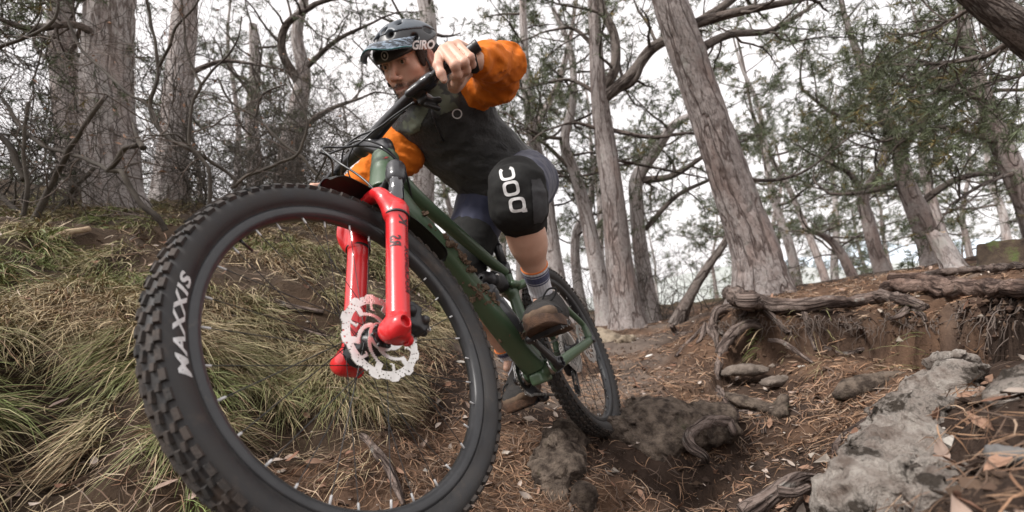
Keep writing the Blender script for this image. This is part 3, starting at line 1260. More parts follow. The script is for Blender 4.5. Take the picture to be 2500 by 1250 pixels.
leg_print('ROCKSHOX', .30, .42, 1.85, M_dark, .013, .02)
leg_print('ULTIMATE', .225, .292, 1.90, M_dark, .007, .0)
leg_print('RS', .275, .305, .75, M_dark, .024, .03)
leg_print('K', .212, .240, 1.55, M_dark, .022, .03)

# front brake caliper behind the left leg
kb = Blob()
cc = AXF + V(-.082, .056, .030)
kb.rbox(cc, (.030, .021, .018), .006, rodr(V(0, .9, 0)), .006)
kb.rbox(cc + V(-.010, 0, -.024), (.014, .023, .016), .005, rodr(V(0, .5, 0)), .006)
kb.cone(cc + V(.02, .005, .032), cc + V(-.02, .005, -.038), .010, .009, .006)
kb.cone(cc + V(.012, .024, .006), cc + V(.012, -.02, .006), .012, .012, .004)
kb.cone(cc + V(-.016, .026, -.018), cc + V(-.016, -.02, -.018), .010, .010, .004)
kb.rbox(cc, (.05, .0022, .03), .001, np.eye(3), .001, 's')
cal = bobj('brake_caliper', kb.mesh(.0025, 1), M_blk, bike, True)
for p in (V(.012, .030, .006), V(-.016, .030, -.018), V(.026, .016, .030), V(-.024, .016, -.036)):
    bm = MB().add(*lathe([(.001, .0028), (.004, .0035), (.004, .0058), (-.004, .006)], cc + p, V(0, 1, 0), 12))
    bobj('caliper_bolt', bm, M_steel, cal, True)
# mudguard: thin curved sheet clipped under the arch
n1, n2 = 40, 13
th = np.radians(np.linspace(97, 150, n1))
u = np.linspace(-1, 1, n2)
TH, U = np.meshgrid(th, u, indexing='ij')
k = (TH - th[0]) / (th[-1] - th[0])
wd = .050 * np.minimum(1, .45 + 2.2 * np.sqrt(np.clip(np.minimum(k, 1 - k), 0, 1))) * (1 - .25 * np.exp(-((k - .45) / .12) ** 2))
RR = .399 - .014 * np.abs(U) ** 2.2 + .012 * (1 - k) ** 2
vt = TF(TH, RR, U * wd).reshape(-1, 3)
vb = TF(TH, RR + .0016, U * wd).reshape(-1, 3)
i = np.arange(n1 - 1)[:, None] * n2
j = np.arange(n2 - 1)[None]
q = np.stack([i + j, i + j + 1, i + n2 + j + 1, i + n2 + j], -1).reshape(-1, 4)
rimi = np.concatenate([np.arange(n2), np.arange(1, n1) * n2 + n2 - 1, (n1 - 1) * n2 + np.arange(n2 - 1)[::-1], np.arange(1, n1 - 1)[::-1] * n2])
rn = np.roll(rimi, -1)
mg = bobj('mudguard', MB().add(np.concatenate([vt, vb]), [q, q[:, ::-1] + n1 * n2, np.stack([rimi, rn, rn + n1 * n2, rimi + n1 * n2], 1)]), mat('mudguard_black', (.008, .008, .008), (.012, .012, .012), rough=.45), bike, True)

# ---- frame
fm = Blob()
dt = spline([V(.505, 0, .548), V(.460, 0, .49), V(.385, 0, .425), V(.300, 0, .335), V(.185, 0, .180), V(.045, 0, .012)], 14)
tt = spline([V(.475, 0, .640), V(.38, 0, .566), V(.22, 0, .478), V(.07, 0, .400), V(-.045, 0, .352)], 10)
fm.cone(HTOP - AXD * .008, HTOP + AXD * .06, .0375, .0385, .008)
fm.cone(HTOP + AXD * .06, HBOT + AXD * .034, .0385, .0450, .008)
fm.rbox(HBOT + AXD * .072, (.06, .06, .036), .001, np.stack([PRP, V(0, 1, 0), AXD], 1), .001, 's')
fm.rbox(HTOP - AXD * .036, (.06, .06, .036), .001, np.stack([PRP, V(0, 1, 0), AXD], 1), .001, 's')
fm.cone(V(.012, 0, .0), V(-.040, 0, .372), .024, .0185, .014)
fm.cone(V(.02, -.046, -.008), V(.02, .046, -.008), .027, .027, .012)
fm.rbox(V(.02, 0, -.03), (.05, .022, .02), .008, np.eye(3), .012)
for sg in (1,):
    fm.cone(V(-.010, 0, .285), V(-.055, 0, .285), .018, .014, .02)
fmb = MB().add(*fm.mesh(.0036, 2))
v, f, _ = tube(spline(tt, 30), np.linspace(.0235, .0175, 30), 20)
fmb.add(v, f)
dts = spline(dt, 40)
T_, N_, B_ = frames(dts, V(0, 1, 0))
a_ = np.linspace(0, 2 * np.pi, 28, endpoint=False)
kk = (np.abs(np.cos(a_)) ** 3.2 + np.abs(np.sin(a_)) ** 3.2) ** (-1 / 3.2)
wN = np.interp(np.arange(40), [0, 25, 39], [.030, .031, .040])[:, None, None]
wB = np.interp(np.arange(40), [0, 8, 39], [.038, .034, .031])[:, None, None]
dv = dts[:, None] + N_[:, None] * (kk * np.cos(a_))[None, :, None] * wN + B_[:, None] * (kk * np.sin(a_))[None, :, None] * wB
ii, jj = np.arange(39)[:, None] * 28, np.arange(28)[None]
fmb.add(dv.reshape(-1, 3), np.stack([ii + jj, ii + (jj + 1) % 28, ii + 28 + (jj + 1) % 28, ii + 28 + jj], -1).reshape(-1, 4))
frame = bobj('frame', fmb, M_green, bike)
for (sg) in (1, -1):
    ss = spline([V(-.028, sg * .016, .292), V(-.07, sg * .045, .300), V(-.12, sg * .058, .292), V(-.28, sg * .064, .215), V(-.42, sg * .072, .128), V(-.447, sg * .074, .095), V(-.442, sg * .075, .045)], 24)
    v, f, _ = tube(ss, np.r_[np.linspace(.016, .0115, 18), np.linspace(.012, .017, 6)], 12)
    bobj('seat_stay', MB().add(v, f), M_green, bike)
    cs = [V(-.035, sg * .052, -.012), V(-.07, sg * .058, -.006), V(-.20, sg * .066, .010), V(-.38, sg * .074, .030), V(-.445, sg * .076, .040)]
    v, f, _ = tube(spline(cs, 16), np.r_[.019, np.linspace(.021, .017, 14), .014], 16, sq=.8)
    bobj('chain_stay', MB().add(v, f), M_green, bike)
    v, f, _ = tube([V(-.443, sg * .094, .038), V(-.443, sg * .092, .038), V(-.443, sg * .06, .038)], [.012, .015, .015], 16)
    bobj('dropout', MB().add(v, f), M_blkm, bike)
# red bird emblem on the head tube
bd = np.array([(-.9, -.1), (-.2, .05), (.1, .55), (.35, .35), (1, .5), (.5, .1), (.55, -.35), (.2, -.05), (-.1, -.45), (-.15, -.08)]) * .011
v2, f2 = bd, np.array([(0, 1, 9), (1, 2, 3), (1, 3, 5), (3, 4, 5), (1, 5, 7), (5, 6, 7), (1, 7, 9), (7, 8, 9)])
fv = np.empty(len(frame.data.vertices) * 3, np.float32)
frame.data.vertices.foreach_get('co', fv)
fv = BW(fv.reshape(-1, 3))
FBVH = bvh_of(fv, [[tuple(p.vertices) for p in frame.data.polygons]])
hc = HTOP + AXD * .05
side = nrm(PRP * .72 + V(0, .69, 0))
wv, wu = B4[:3, :3] @ np.cross(V(0, 0, 1), side), B4[:3, :3] @ (-AXD)
decal('head_badge', v2, f2, BW(hc + side * .03), -wv if np.dot(wv, CM[:, 0]) < 0 else wv, wu, B4[:3, :3] @ (-side), FBVH, mat('badge_red', (.5, .03, .04), rough=.4), frame)
# mud caked on the down tube
mb = MB()
for k in range(520):
    t = min(.98, max(.18, rs.normal(.62, .2)))
    p = np.array([np.interp(t, np.linspace(0, 1, 14), dt[:, a]) for a in range(3)])
    tg = nrm(dt[8] - dt[6])
    up = np.cross(tg, V(0, 1, 0))
    a = rs.normal(.0, .8) if rs.rand() < .75 else rs.normal(2.2, .5)
    n = V(0, 1, 0) * math.cos(a) - up * math.sin(a) * (1)
    if vnoise((p + n * .03)[None], 26, 3)[0] < -.05:
        continue
    s = abs(rs.normal(0, .0035)) + .0012
    A = rodr(rs.normal(size=3))
    v, f = box(p + n * .0335 * (1 + .06 * t), (s * 2.2, s * 1.6, s * 1.3), A)
    mb.add(v + rs.normal(size=v.shape) * s * .25, f)
tag(bobj('caked_mud', mb, M_mud, frame, smooth=False), kind='stuff')

# ---- seat
v, f, _ = tube([V(-.036, 0, .345), V(-.040, 0, .372), V(-.0405, 0, .376), V(-.0425, 0, .392)], [.0195, .0205, .0215, .0215], 20)
bobj('seat_clamp', MB().add(v, f), M_blkm, bike)
v, f, _ = tube([V(-.040, 0, .37), V(-.052, 0, .455), V(-.0525, 0, .458), V(-.054, 0, .468), V(-.055, 0, .475), V(-.062, 0, .52)], [.0165, .0165, .0185, .0185, .0135, .0135], 20)
bobj('seat_post', MB().add(v, f), M_blkm, bike)
sb = Blob()
sp = spline([V(.050, 0, .535), V(.0, 0, .548), V(-.08, 0, .562), V(-.16, 0, .583), V(-.225, 0, .605)], 10)
sw = [.017, .020, .023, .028, .036, .046, .056, .064, .068, .060]
for i in range(9):
    sb.cone(sp[i], sp[i + 1], sw[i], sw[i + 1], .012, ax=V(.2, 0, .98), sq=.42)
sd = bobj('saddle', sb.mesh(.004, 1), M_blk, bike)
for sg in (1, -1):
    v, f, _ = tube(spline([V(.02, sg * .008, .525), V(-.02, sg * .02, .515), V(-.10, sg * .022, .525), V(-.17, sg * .026, .56)], 12), .0035, 8)
    bobj('saddle_rail', MB().add(v, f), M_steel, sd)
# ---- shock
sk = MB()
a0, a1 = V(.175, 0, .325), V(-.005, 0, .300)
d = nrm(a1 - a0)
sk.add(*lathe([(0, .006), (0, .017), (.02, .018), (.025, .027), (.085, .027), (.088, .024)] + [x for i in range(7) for x in ((.090 + i * .007, .0275), (.0935 + i * .007, .0235))] + [(.14, .020), (.145, .010), (.175, .010), (.18, .015), (.185, .004)], a0, d, 28))
shk = bobj('rear_shock', sk, M_blk, bike)
rb = MB()
for i in range(7):
    c = a0 + d * (.055 + i * .006) + V(0, .01, .0)
    rb.add(*lathe([(0, .0285), (.0015, .0305), (.003, .0285)], c, d, 28))
tag(bobj('shock_sleeve_ribs', rb, mat('grey_rubber', (.07, .07, .07), rough=.6), shk), kind='stuff')
lk = Blob()
for sg in (1, -1):
    lk.cone(V(.005, sg * .026, .300), V(-.050, sg * .030, .300), .014, .011, .01)
lk.cone(V(-.02, -.03, .30), V(-.02, .03, .30), .010, .010, .006)
bobj('shock_link', lk.mesh(.003, 1), M_green, bike)

# ---- cranks, pedals, chainring, chain
BBc = V(.020, 0, -.008)
PL, PR = V(.166, 0, .084), V(-.122, 0, -.098)
for nm, y, r0 in (('bearing_cup', .050, .0215), ('bearing_cup', -.050, .0215)):
    bobj('bearing_cup', MB().add(*lathe([(-.005, .0275), (-.005, .029), (.004, .029), (.006, .024), (.006, .010)], BBc + V(0, y, 0), V(0, 1 if y > 0 else -1, 0), 28)), M_steel, bike)


def crank(y, PE):
    b = Blob()
    e = PE + V(0, y, 0)
    s = BBc + V(0, y * .92, 0)
    b.cone(s, e, .0185, .0135, .01, ax=V(0, 1, 0), sq=.62)
    b.cone(s + V(0, -.010, 0), s + V(0, .010, 0), .0205, .0205, .006)
    b.cone(e + V(0, -.006, 0), e + V(0, .006, 0), .0145, .0145, .006)
    b.cone(s + V(0, .012 * np.sign(y), 0), s + V(0, .04 * np.sign(y), 0), .0155, .0155, .001, 's')
    b.cone(s + (e - s) * .22 + V(0, .016 * np.sign(y), 0), s + (e - s) * .78 + V(0, .013 * np.sign(y), 0), .007, .006, .003, 's')
    return bobj('crank_arm', b.mesh(.0026, 1), M_blkm, bike)


def pedal(PE, y0, y1, pitch):
    A = rodr(V(0, pitch, 0))
    c = PE + V(0, (y0 + y1) / 2, 0)
    mb = MB()
    h = abs(y1 - y0) / 2
    for (dx) in (-.044, .044):
        mb.add(*box(c + A @ V(dx, 0, 0), (.012, 2 * h, .012), A))
    for (dy) in (-h + .006, h - .006):
        mb.add(*box(c + V(0, dy, 0), (.095, .010, .013), A))
    mb.add(*box(c, (.10, .010, .010), A))
    mb.add(*tube([c - V(0, h + .012, 0), c + V(0, h, 0)], .0095, 12)[:2])
    p = bobj('pedal', mb, M_blkm, bike, smooth=False)
    for dx in (-.044, -.02, .02, .044):
        for dy in (-h + .006, h - .006):
            for s in (1, -1):
                q = c + A @ V(dx, dy, 0)
                v, f, _ = tube([q + A @ V(0, 0, s * .006), q + A @ V(0, 0, s * .011)], .0018, 6)
                bobj('pedal_pin', MB().add(v, f), M_steel, p)


crank(.078, PL)
crank(-.078, PR)
pedal(PL, .095, .198, .1)
pedal(PR, -.095, -.198, .1)
# toothed discs


def cog(c, r, nt, th, hole):
    a = np.linspace(0, 2 * np.pi, nt * 4, endpoint=False)
    ro = r + np.tile([-.0022, .0022, .0022, -.0022], nt)
    n = len(a)
    vs = []
    for y in (-th / 2, th / 2):
        for R in (np.full(n, hole), ro):
            vs.append(c + np.stack([R * np.cos(a), np.full(n, y), R * np.sin(a)], 1))
    v = np.concatenate(vs)
    j = np.arange(n)
    jn = (j + 1) % n
    q = lambda A, B: np.stack([A * n + j, A * n + jn, B * n + jn, B * n + j], 1)
    return v, np.concatenate([q(0, 1), q(3, 2), q(1, 3), q(2, 0)])


bobj('chainring', MB().add(*cog(BBc + V(0, -.052, 0), .064, 32, .004, .040)).add(*cog(BBc + V(0, -.054, 0), .030, 6, .006, .012)), M_blkm, bike, smooth=False)
ca = MB()
for k, r in enumerate(np.linspace(.100, .026, 12)):
    ca.add(*cog(AXR + V(0, -.018 - k * .0036, 0), r, int(r * 500), .0016, r - .018 if r > .03 else .012))
bobj('cassette', ca, M_rotor, rwheel, smooth=False)
mechc = AXR + V(-.030, -.052, -.085)
mechd = AXR + V(.020, -.052, -.165)
for c in (mechc, mechd):
    bobj('jockey_wheel', MB().add(*cog(c, .022, 12, .006, .006)), M_blk, bike, smooth=False)
db = Blob()
db.cone(mechc + V(0, -.010, 0), mechd + V(0, -.010, 0), .012, .009, .01, ax=V(0, 1, 0), sq=.3)
db.cone(mechc + V(0, .009, 0), mechd + V(0, .009, 0), .011, .008, .01, ax=V(0, 1, 0), sq=.3)
db.cone(AXR + V(-.01, -.072, -.02), mechc + V(0, -.02, 0), .016, .018, .01)
bobj('rear_derailleur', db.mesh(.003, 1), M_blkm, bike)


def chain_run(P, name='chain_run'):
    P = np.asarray(P)
    L = np.r_[0, np.cumsum(np.linalg.norm(np.diff(P, axis=0), axis=1))]
    n = int(L[-1] / .0127)
    s = (np.arange(n) + .5) * .0127
    mb = MB()
    for k, q in enumerate(s):
        p = V(*[np.interp(q, L, P[:, a]) for a in range(3)])
        p2 = V(*[np.interp(q + .002, L, P[:, a]) for a in range(3)])
        t = nrm(p2 - p)
        A = np.stack([t, V(0, 1, 0), np.cross(t, V(0, 1, 0))], 1)
        w = .0042 if k % 2 else .0030
        for sg in (1, -1):
            mb.add(*box(p + V(0, sg * w * .8, 0), (.0145, .0012, .0078), A))
        mb.add(*tube([p - V(0, w, 0), p + V(0, w, 0)], .0036, 6)[:2])
    return mb


aa = np.linspace(np.pi * .55, -np.pi * .5 - .2, 14)
cpath = [BBc + V(.066 * math.cos(a), -.052, .066 * math.sin(a)) for a in aa]
cog1 = AXR + V(0, -.040, 0)
cpath = [cog1 + V(.0, 0, .062)] + cpath + [mechd + V(.004, 0, -.022), mechd + V(-.018, 0, -.008), mechc + V(.016, 0, 0), mechc + V(.0, 0, .02), cog1 + V(-.058, 0, -.02), cog1 + V(-.04, 0, .045), cog1 + V(.0, 0, .062)]
tag(bobj('chain', chain_run(cpath), M_steel, bike, smooth=False), kind='stuff')

# ---- handlebar, stem, grips, levers
bc = HTOP - AXD * .036 + PRP * .046
eL = HTOP - AXD * .05 + PRP * .05 + V(-.0955, .3647, .0507)
eR = eL * V(1, -1, 1)
inL = bc + (eL - bc) * .62 + V(.012, 0, .006)
def unS(w):
    p = (np.asarray(w) - B4[:3, 3]) @ B4[:3, :3]
    return HTOP + (p - HTOP) @ SR
barp = spline([unS(W(*q)) for q in ((752, 508, 1.62), (800, 450, 1.54), (838, 405, 1.485), (872, 374, 1.44), (890, 357, 1.415), (908, 338, 1.39), (940, 301, 1.355), (972, 266, 1.325), (1004, 232, 1.30), (1060, 188, 1.27), (1115, 148, 1.258), (1168, 109, 1.25))], 70)
bc = barp[27]
eR = barp[0]
eL = barp[-1]
v, f, _ = tube(barp, np.interp(np.linspace(0, 1, 70), [0, .2, .33, .47, .58, .72], [.0135, .0175, .0205, .0205, .0175, .0130]), 20)
bar = bobj('handlebar', MB().add(v, f), M_blkm, bike, True)
st = Blob()
st.cone(HTOP - AXD * .004, HTOP - AXD * .054, .022, .022, .01)
st.cone(HTOP - AXD * .03, bc, .022, .022, .014, ax=V(0, 1, 0), sq=1.15)
st.cone(bc + V(0, -.026, 0), bc + V(0, .026, 0), .0245, .0245, .008)
bobj('stem', st.mesh(.003, 1), M_blkm, bar, True)
v, f, _ = tube([HTOP - AXD * a for a in (-.001, .004, .0045, .008)], [.029, .029, .026, .025], 24)
bobj('headset_cap', MB().add(v, f), M_steel, bar, True)
for sg in (1, -1):
    e = eL if sg == 1 else eR
    dq = nrm(e - (barp[52] if sg == 1 else barp[12]))
    g0 = e - dq * .135
    rr = []
    pp = []
    for k in range(44):
        t = k / 43
        pp.append(g0 + (e - g0) * t)
        rr.append(.0150 + (.0008 if k % 2 else 0) if .04 < t < .93 else .0164)
    pp.append(e + dq * .001)
    rr.append(.012)
    v, f, _ = tube(pp, rr, 20)
    bobj('grip', MB().add(v, f), M_blk, bar, True)
    # brake lever: clamp, reservoir, blade
    c = e - dq * .165
    fw = nrm(V(.78, 0, -.42))
    lb = Blob()
    lb.cone(c - dq * .010, c + dq * .008, .0205, .0205, .004)
    lb.cone(c + fw * .030 - dq * .05, c + fw * .028 + dq * .025, .0105, .0125, .008)
    lb.cone(c, c + fw * .03, .010, .011, .01)
    lb.cone(c + fw * .030 + dq * .020, c + fw * .042 + dq * .034, .0095, .008, .008)
    lv = bobj('brake_lever', lb.mesh(.0028, 1), M_blkm, bar, True)
    v, f, _ = tube(spline([c + fw * .042 + dq * .030, c + fw * .058 + dq * .065, c + fw * .060 + dq * .10, c + fw * .064 + dq * .118], 14), [.008] * 5 + [.0068] * 7 + [.0075, .006], 12, sq=.6)
    bobj('lever_blade', MB().add(v, f), M_blkm, lv, True)
    # shifter or dropper paddle under the bar
    dn = nrm(np.cross(dq, fw))
    dn = dn if dn[2] < 0 else -dn
    pb = Blob()
    pc = c - dq * .035
    pb.cone(pc - dq * .01, pc + dq * .008, .0185, .0185, .004)
    pb.rbox(pc + dn * .032 - fw * .004, (.018, .017, .012), .005, np.eye(3), .008)
    pb.cone(pc + dn * .034, pc + dn * .050 - fw * .020 + dq * .025, .006, .009, .006)
    pb.cone(pc + dn * .045 + fw * .01, pc + dn * .066 - fw * .020 + dq * .01, .005, .009, .006)
    sh = bobj('shifter', pb.mesh(.0028, 1), M_blk, bar, True)
    bobj('shifter_bolt', MB().add(*lathe([(.004, .002), (.004, .006), (-.01, .007)], pc + dn * .045, dn, 12)), M_steel, sh, True)

# ---- hoses and cables, looping ahead of the bar
M_hose = mat('cable_hose', (.020, .021, .024), rough=.32, spec=.6)
CAB = [
    ([(1010, 250, 1.17), (960, 285, 1.22), (936, 304, 1.24), (913, 319, 1.25), (884, 344, 1.25), (863, 356, 1.24), (832, 360, 1.23), (800, 359, 1.22), (787, 364, 1.21), (801, 377, 1.2), (832, 400, 1.17), (874, 427, 1.15), (905, 454, 1.13),
      (923, 479, 1.12), (932, 510, 1.115), (936, 545, 1.12), (946, 598, 1.13), (962, 640, 1.16), (985, 720, 1.12), (1010, 790, 1.06), (1022, 822, 1.03)], .0028),
    ([(770, 440, 1.46), (790, 400, 1.36), (803, 377, 1.3), (842, 362, 1.26), (874, 356, 1.25), (905, 357, 1.25), (930, 362, 1.25), (953, 377, 1.25), (973, 398, 1.27), (988, 420, 1.30), (998, 450, 1.33), (1006, 490, 1.36)], .0030),
    ([(990, 270, 1.2), (930, 310, 1.27), (870, 335, 1.27), (847, 356, 1.27), (863, 347, 1.26), (880, 342, 1.255), (905, 345, 1.25), (936, 358, 1.25), (961, 379, 1.26), (980, 404, 1.28), (991, 424, 1.31), (1003, 470, 1.35)], .0028),
    ([(780, 372, 1.24), (797, 379, 1.27), (809, 392, 1.3), (812, 408, 1.36), (811, 430, 1.44)], .0030),
    ([(850, 352, 1.3), (838, 369, 1.3), (834, 398, 1.32), (832, 443, 1.42)], .0024),
    ([(866, 350, 1.3), (861, 362, 1.3), (850, 387, 1.31), (849, 408, 1.31), (855, 433, 1.31), (880, 456, 1.32), (909, 468, 1.33), (940, 470, 1.33)], .0020),
    ([(1330, 905, 1.55), (1350, 912, 1.56), (1368, 905, 1.57), (1376, 892, 1.6), (1372, 880, 1.65)], .0026),
]
for pts, r in CAB:
    v, f, _ = tube(spline([W(*p) for p in pts], len(pts) * 7), r, 8)
    obj('hose', MB().add(v, f), M_hose, bar)

# ---- water bottle in its cage on the down tube
b0, b1 = V(.205, .010, .275), V(.098, .016, .105)
bdv = nrm(b1 - b0)
bottle = empty('water_bottle', at(BW(b1)), 'smoky grey drinking bottle strapped above the down tube of the green bicycle', 'bottle')
mb = MB().add(*lathe([(-.035, .004), (-.035, .010), (-.020, .011), (-.018, .020), (-.004, .022), (.000, .034), (.03, .034), (.036, .029), (.05, .029), (.056, .034), (.17, .034), (.178, .030), (.18, .004)], b0, bdv, 32))
M_bot = mat('smoky_plastic', (.055, .058, .062), (.075, .078, .082), rough=.3, scale=10, trans=.0, coat=.2)
bo = bobj('bottle_body', MB().add(*lathe([(.000, .028), (.005, .034), (.03, .034), (.036, .029), (.05, .029), (.056, .034), (.17, .034), (.178, .030), (.18, .004)], b0, bdv, 32)), M_bot, bottle)
bobj('bottle_cap', MB().add(*lathe([(-.035, .004), (-.035, .010), (-.020, .011), (-.018, .020), (-.004, .022), (-.002, .031), (.010, .036), (.011, .030)], b0, bdv, 32)), mat('cap_grey', (.09, .095, .10), rough=.4), bottle)
v2, f2 = text_mesh('CLIC', .02, 1.1)
v2, f2 = subdiv2(v2, f2, 1)
v2 = (v2 - V(v2[:, 0].min(), 0)) * .030
px = nrm(V(-.35, .6, .5) - bdv * np.dot(V(-.35, .6, .5), bdv))
py = np.cross(px, bdv)
vv = b0 + bdv * (.070 + v2[:, :1]) + .0346 * (px * np.cos(-v2[:, 1:2] / .034) + py * np.sin(-v2[:, 1:2] / .034))
bobj('bottle_lettering', MB().add(vv, f2), M_white, bottle)
# ------------------------------------------------------------------ the rider
M_skin = mat('skin', (1, 1, 1), (.95, .93, .92), rough=.48, scale=60, attr='Col', sss=.12, bump=.12, bscale=420, bdist=.002, spec=.4)
M_orange = mat('orange_jersey', (.62, .165, .018), (.56, .135, .014), rough=.8, scale=30, bump=.55, bscale=26, bdist=.008, sheen=.05, spec=.08)
M_vest = mat('black_vest', (.016, .016, .016), (.023, .023, .022), rough=.6, scale=14, bump=.8, bscale=22, bdist=.012, spec=.4, sheen=.1)
M_camo = mat('camouflage_cloth', (.034, .038, .032), (.078, .088, .060), rough=.75, scale=16, detail=2, lohi=(.50, .54), c3=(.022, .024, .021), s3=13, t3=(.56, .57), bump=.2, bscale=700, bdist=.0008)
M_short = mat('navy_shorts', (.023, .026, .050), (.031, .034, .062), rough=.78, scale=20, bump=.35, bscale=700, bdist=.001, spec=.25, sheen=.2)
M_pad = mat('black_stretch_cloth', (.016, .016, .016), (.022, .022, .021), rough=.85, scale=60, bump=.4, bscale=1200, bdist=.0008, spec=.2)
M_hem = mat('dark_grey_cloth', (.030, .030, .032), (.045, .045, .047), rough=.85, scale=40, bump=.3, bscale=900)
M_sockw = mat('white_sock', (.72, .72, .76), (.60, .60, .64), rough=.9, scale=90, bump=.5, bscale=500, attr='Col', sheen=.2)
M_shoe = mat('shoe_canvas', (.030, .028, .027), (.042, .038, .035), rough=.85, scale=60, bump=.6, bscale=900, c3=(.12, .085, .06), s3=20, t3=(.60, .80))
M_toe = mat('dusty_toe_cap', (.095, .062, .042), (.17, .115, .075), rough=.9, scale=30, bump=.5, bscale=800, bdist=.001)
M_sole = mat('brown_gum_sole', (.050, .028, .018), (.13, .068, .038), rough=.8, scale=30, bump=.6, bscale=300)
M_helm = mat('helmet_shell_black', (.013, .014, .015), (.018, .019, .021), rough=.42, scale=20, spec=.5)
M_helm2 = mat('helmet_shell_grey', (.040, .052, .066), (.062, .078, .095), rough=.42, scale=12, spec=.5)
M_foam = mat('helmet_foam', (.006, .006, .006), rough=.95)
M_hair = mat('dark_hair', (.020, .011, .007), (.035, .02, .013), rough=.8, scale=200, bump=.6, bscale=400)
M_strap = mat('black_webbing', (.012, .012, .012), rough=.75, bump=.3, bscale=900)
M_logo = mat('grey_print', (.50, .50, .49), rough=.6)

J = dict(  # joints, measured on the photo
    neck=W(1068, 226, 1.60), chest=W(1105, 320, 1.70), belly=W(1178, 400, 1.77), pelvis=W(1240, 452, 1.80),
    shL=W(1138, 238, 1.62), elL=W(1236, 156, 1.46), wrL=W(1166, 150, 1.285),
    shR=W(972, 335, 1.76), elR=W(893, 468, 1.80), wrR=W(800, 498, 1.665),
    hipL=W(1288, 445, 1.70), knL=W(1258, 470, 1.30), anL=W(1323, 722, 1.53),
    hipR=W(1188, 480, 1.86), knR=W(1120, 668, 1.66), anR=W(1245, 872, 1.86))
base = W(1330, 1040, 1.9)
person = empty('person', at(base), 'man in orange sleeves, black vest and helmet crouched over the handlebar', 'person')

ax_t = nrm(J['pelvis'] - J['neck'])
lat = nrm(J['shL'] - J['shR'])
lat = nrm(lat - ax_t * np.dot(lat, ax_t))
frt = nrm(np.cross(ax_t, lat))
if np.dot(frt, -J['chest']) < 0:
    frt = -frt
TA = np.stack([lat, frt, ax_t], 1)


def torso(b, g=0.0):
    c = J['chest']
    b.ell(c - frt * .010, (.165 + g, .118 + g, .185 + g), TA, .03)
    b.ell(J['belly'] - frt * .01, (.150 + g, .110 + g, .15 + g), TA, .06)
    b.ell(J['pelvis'] - frt * .01, (.150 + g, .115 + g, .125 + g), TA, .06)
    b.cone(J['shL'] - ax_t * .0, c - ax_t * .10, .062 + g, .10 + g, .05)
    b.cone(J['shR'], c - ax_t * .10, .062 + g, .10 + g, .05)
    b.cone(J['neck'] + ax_t * .02, J['shL'], .058 + g, .052 + g, .04)
    b.cone(J['neck'] + ax_t * .02, J['shR'], .058 + g, .052 + g, .04)
    return b


# head axes: seen three quarters from his left, tilted to the picture's left
HC = W(996, 149, 1.50)
vw = -nrm(HC)                                     # towards the lens
iu = nrm(CM @ V(0, -1, 0) - vw * np.dot(CM @ V(0, -1, 0), vw))
ir = np.cross(iu, vw)
ir = ir if np.dot(ir, CM[:, 0]) > 0 else -ir
tl = math.radians(23)
hu0 = iu * math.cos(tl) - ir * math.sin(tl)
hl0 = -(ir * math.cos(tl) + iu * math.sin(tl))   # picture-left, square to hu0
yw = math.radians(33)
hf = vw * math.cos(yw) + hl0 * math.sin(yw)
hu = hu0
pt_ = math.radians(-4)
hf, hu = hf * math.cos(pt_) - hu * math.sin(pt_), hu * math.cos(pt_) + hf * math.sin(pt_)
hr = np.cross(hf, hu)                             # his right
HM = np.stack([hr, hf, hu], 1)


def HP(x, y, z):
    return HC + HM @ V(x, y, z)


def hand(b, side, pts, rad=.0112):
    """five fingers as bent chains rooted in the palm; pts = {name: [points]}"""
    for n, ch in pts['f'].items():
        r = {'index': 1.0, 'middle': 1.04, 'ring': .98, 'pinky': .86, 'thumb': 1.12}[n] * rad
        rr = [r * 1.12, r * 1.10, r * .98, r * .86][:len(ch)]
        b.chain(ch, rr, .0035)
        for q in ch[1:-1]:
            b.ell(q, (r * 1.12,) * 3, None, .005)
    for a, c, r1, r2 in pts['palm']:
        b.cone(a, c, r1, r2, .010)


body = Blob()
# skull, jaw, face
H = lambda x, y, z: HP(x, y, z)
body.ell(H(0, -.012, .018), (.075, .097, .082), HM, .01)
body.ell(H(0, .030, -.035), (.062, .058, .078), HM, .02)
body.cone(H(0, .060, -.094), H(0, .045, -.085), .024, .032, .022)
body.cone(H(.048, .0, -.060), H(.012, .064, -.098), .017, .015, .022)
body.cone(H(-.048, .0, -.060), H(-.012, .064, -.098), .017, .015, .022)
for sx in (1, -1):
    body.ell(H(sx * .042, .052, -.028), (.020, .018, .016), HM, .016)          # cheekbone
    body.ell(H(sx * .026, .077, .016), (.022, .012, .007), HM, .010)           # brow ridge
    body.ell(H(sx * .0325, .0835, -.002), (.0150, .012, .0105), HM, .006, 's')  # eye socket
    body.ell(H(sx * .0325, .0720, -.001), (.0175, .0115, .0125), HM, .003)       # lid mass
    body.ell(H(sx * .0125, .096, -.043), (.0075, .010, .0065), HM, .005)        # nostril wing
body.cone(H(0, .084, .006), H(0, .1085, -.036), .0068, .0095, .010)
body.ell(H(0, .108, -.038), (.0098, .0098, .0085), HM, .006)
for sx in (1, -1):
    body.ell(H(sx * .0065, .103, -.0505), (.0032, .0045, .004), HM, .002, 's')
body.cone(H(-.017, .0860, -.0665), H(.017, .0860, -.0665), .0072, .0072, .006)
body.cone(H(-.015, .0850, -.0790), H(.015, .0850, -.0790), .0078, .0078, .006)
body.ell(H(0, .095, -.0722), (.022, .006, .0016), HM, .002, 's')
body.ell(H(0, .082, -.100), (.018, .014, .014), HM, .012)
# ears
for sx in (1, -1):
    body.ell(H(sx * .077, -.012, -.012), (.010, .019, .032), HM, .006)
    body.ell(H(sx * .088, -.004, -.010), (.007, .010, .018), HM, .004, 's')
    body.ell(H(sx * .078, -.004, -.040), (.007, .010, .010), HM, .006)
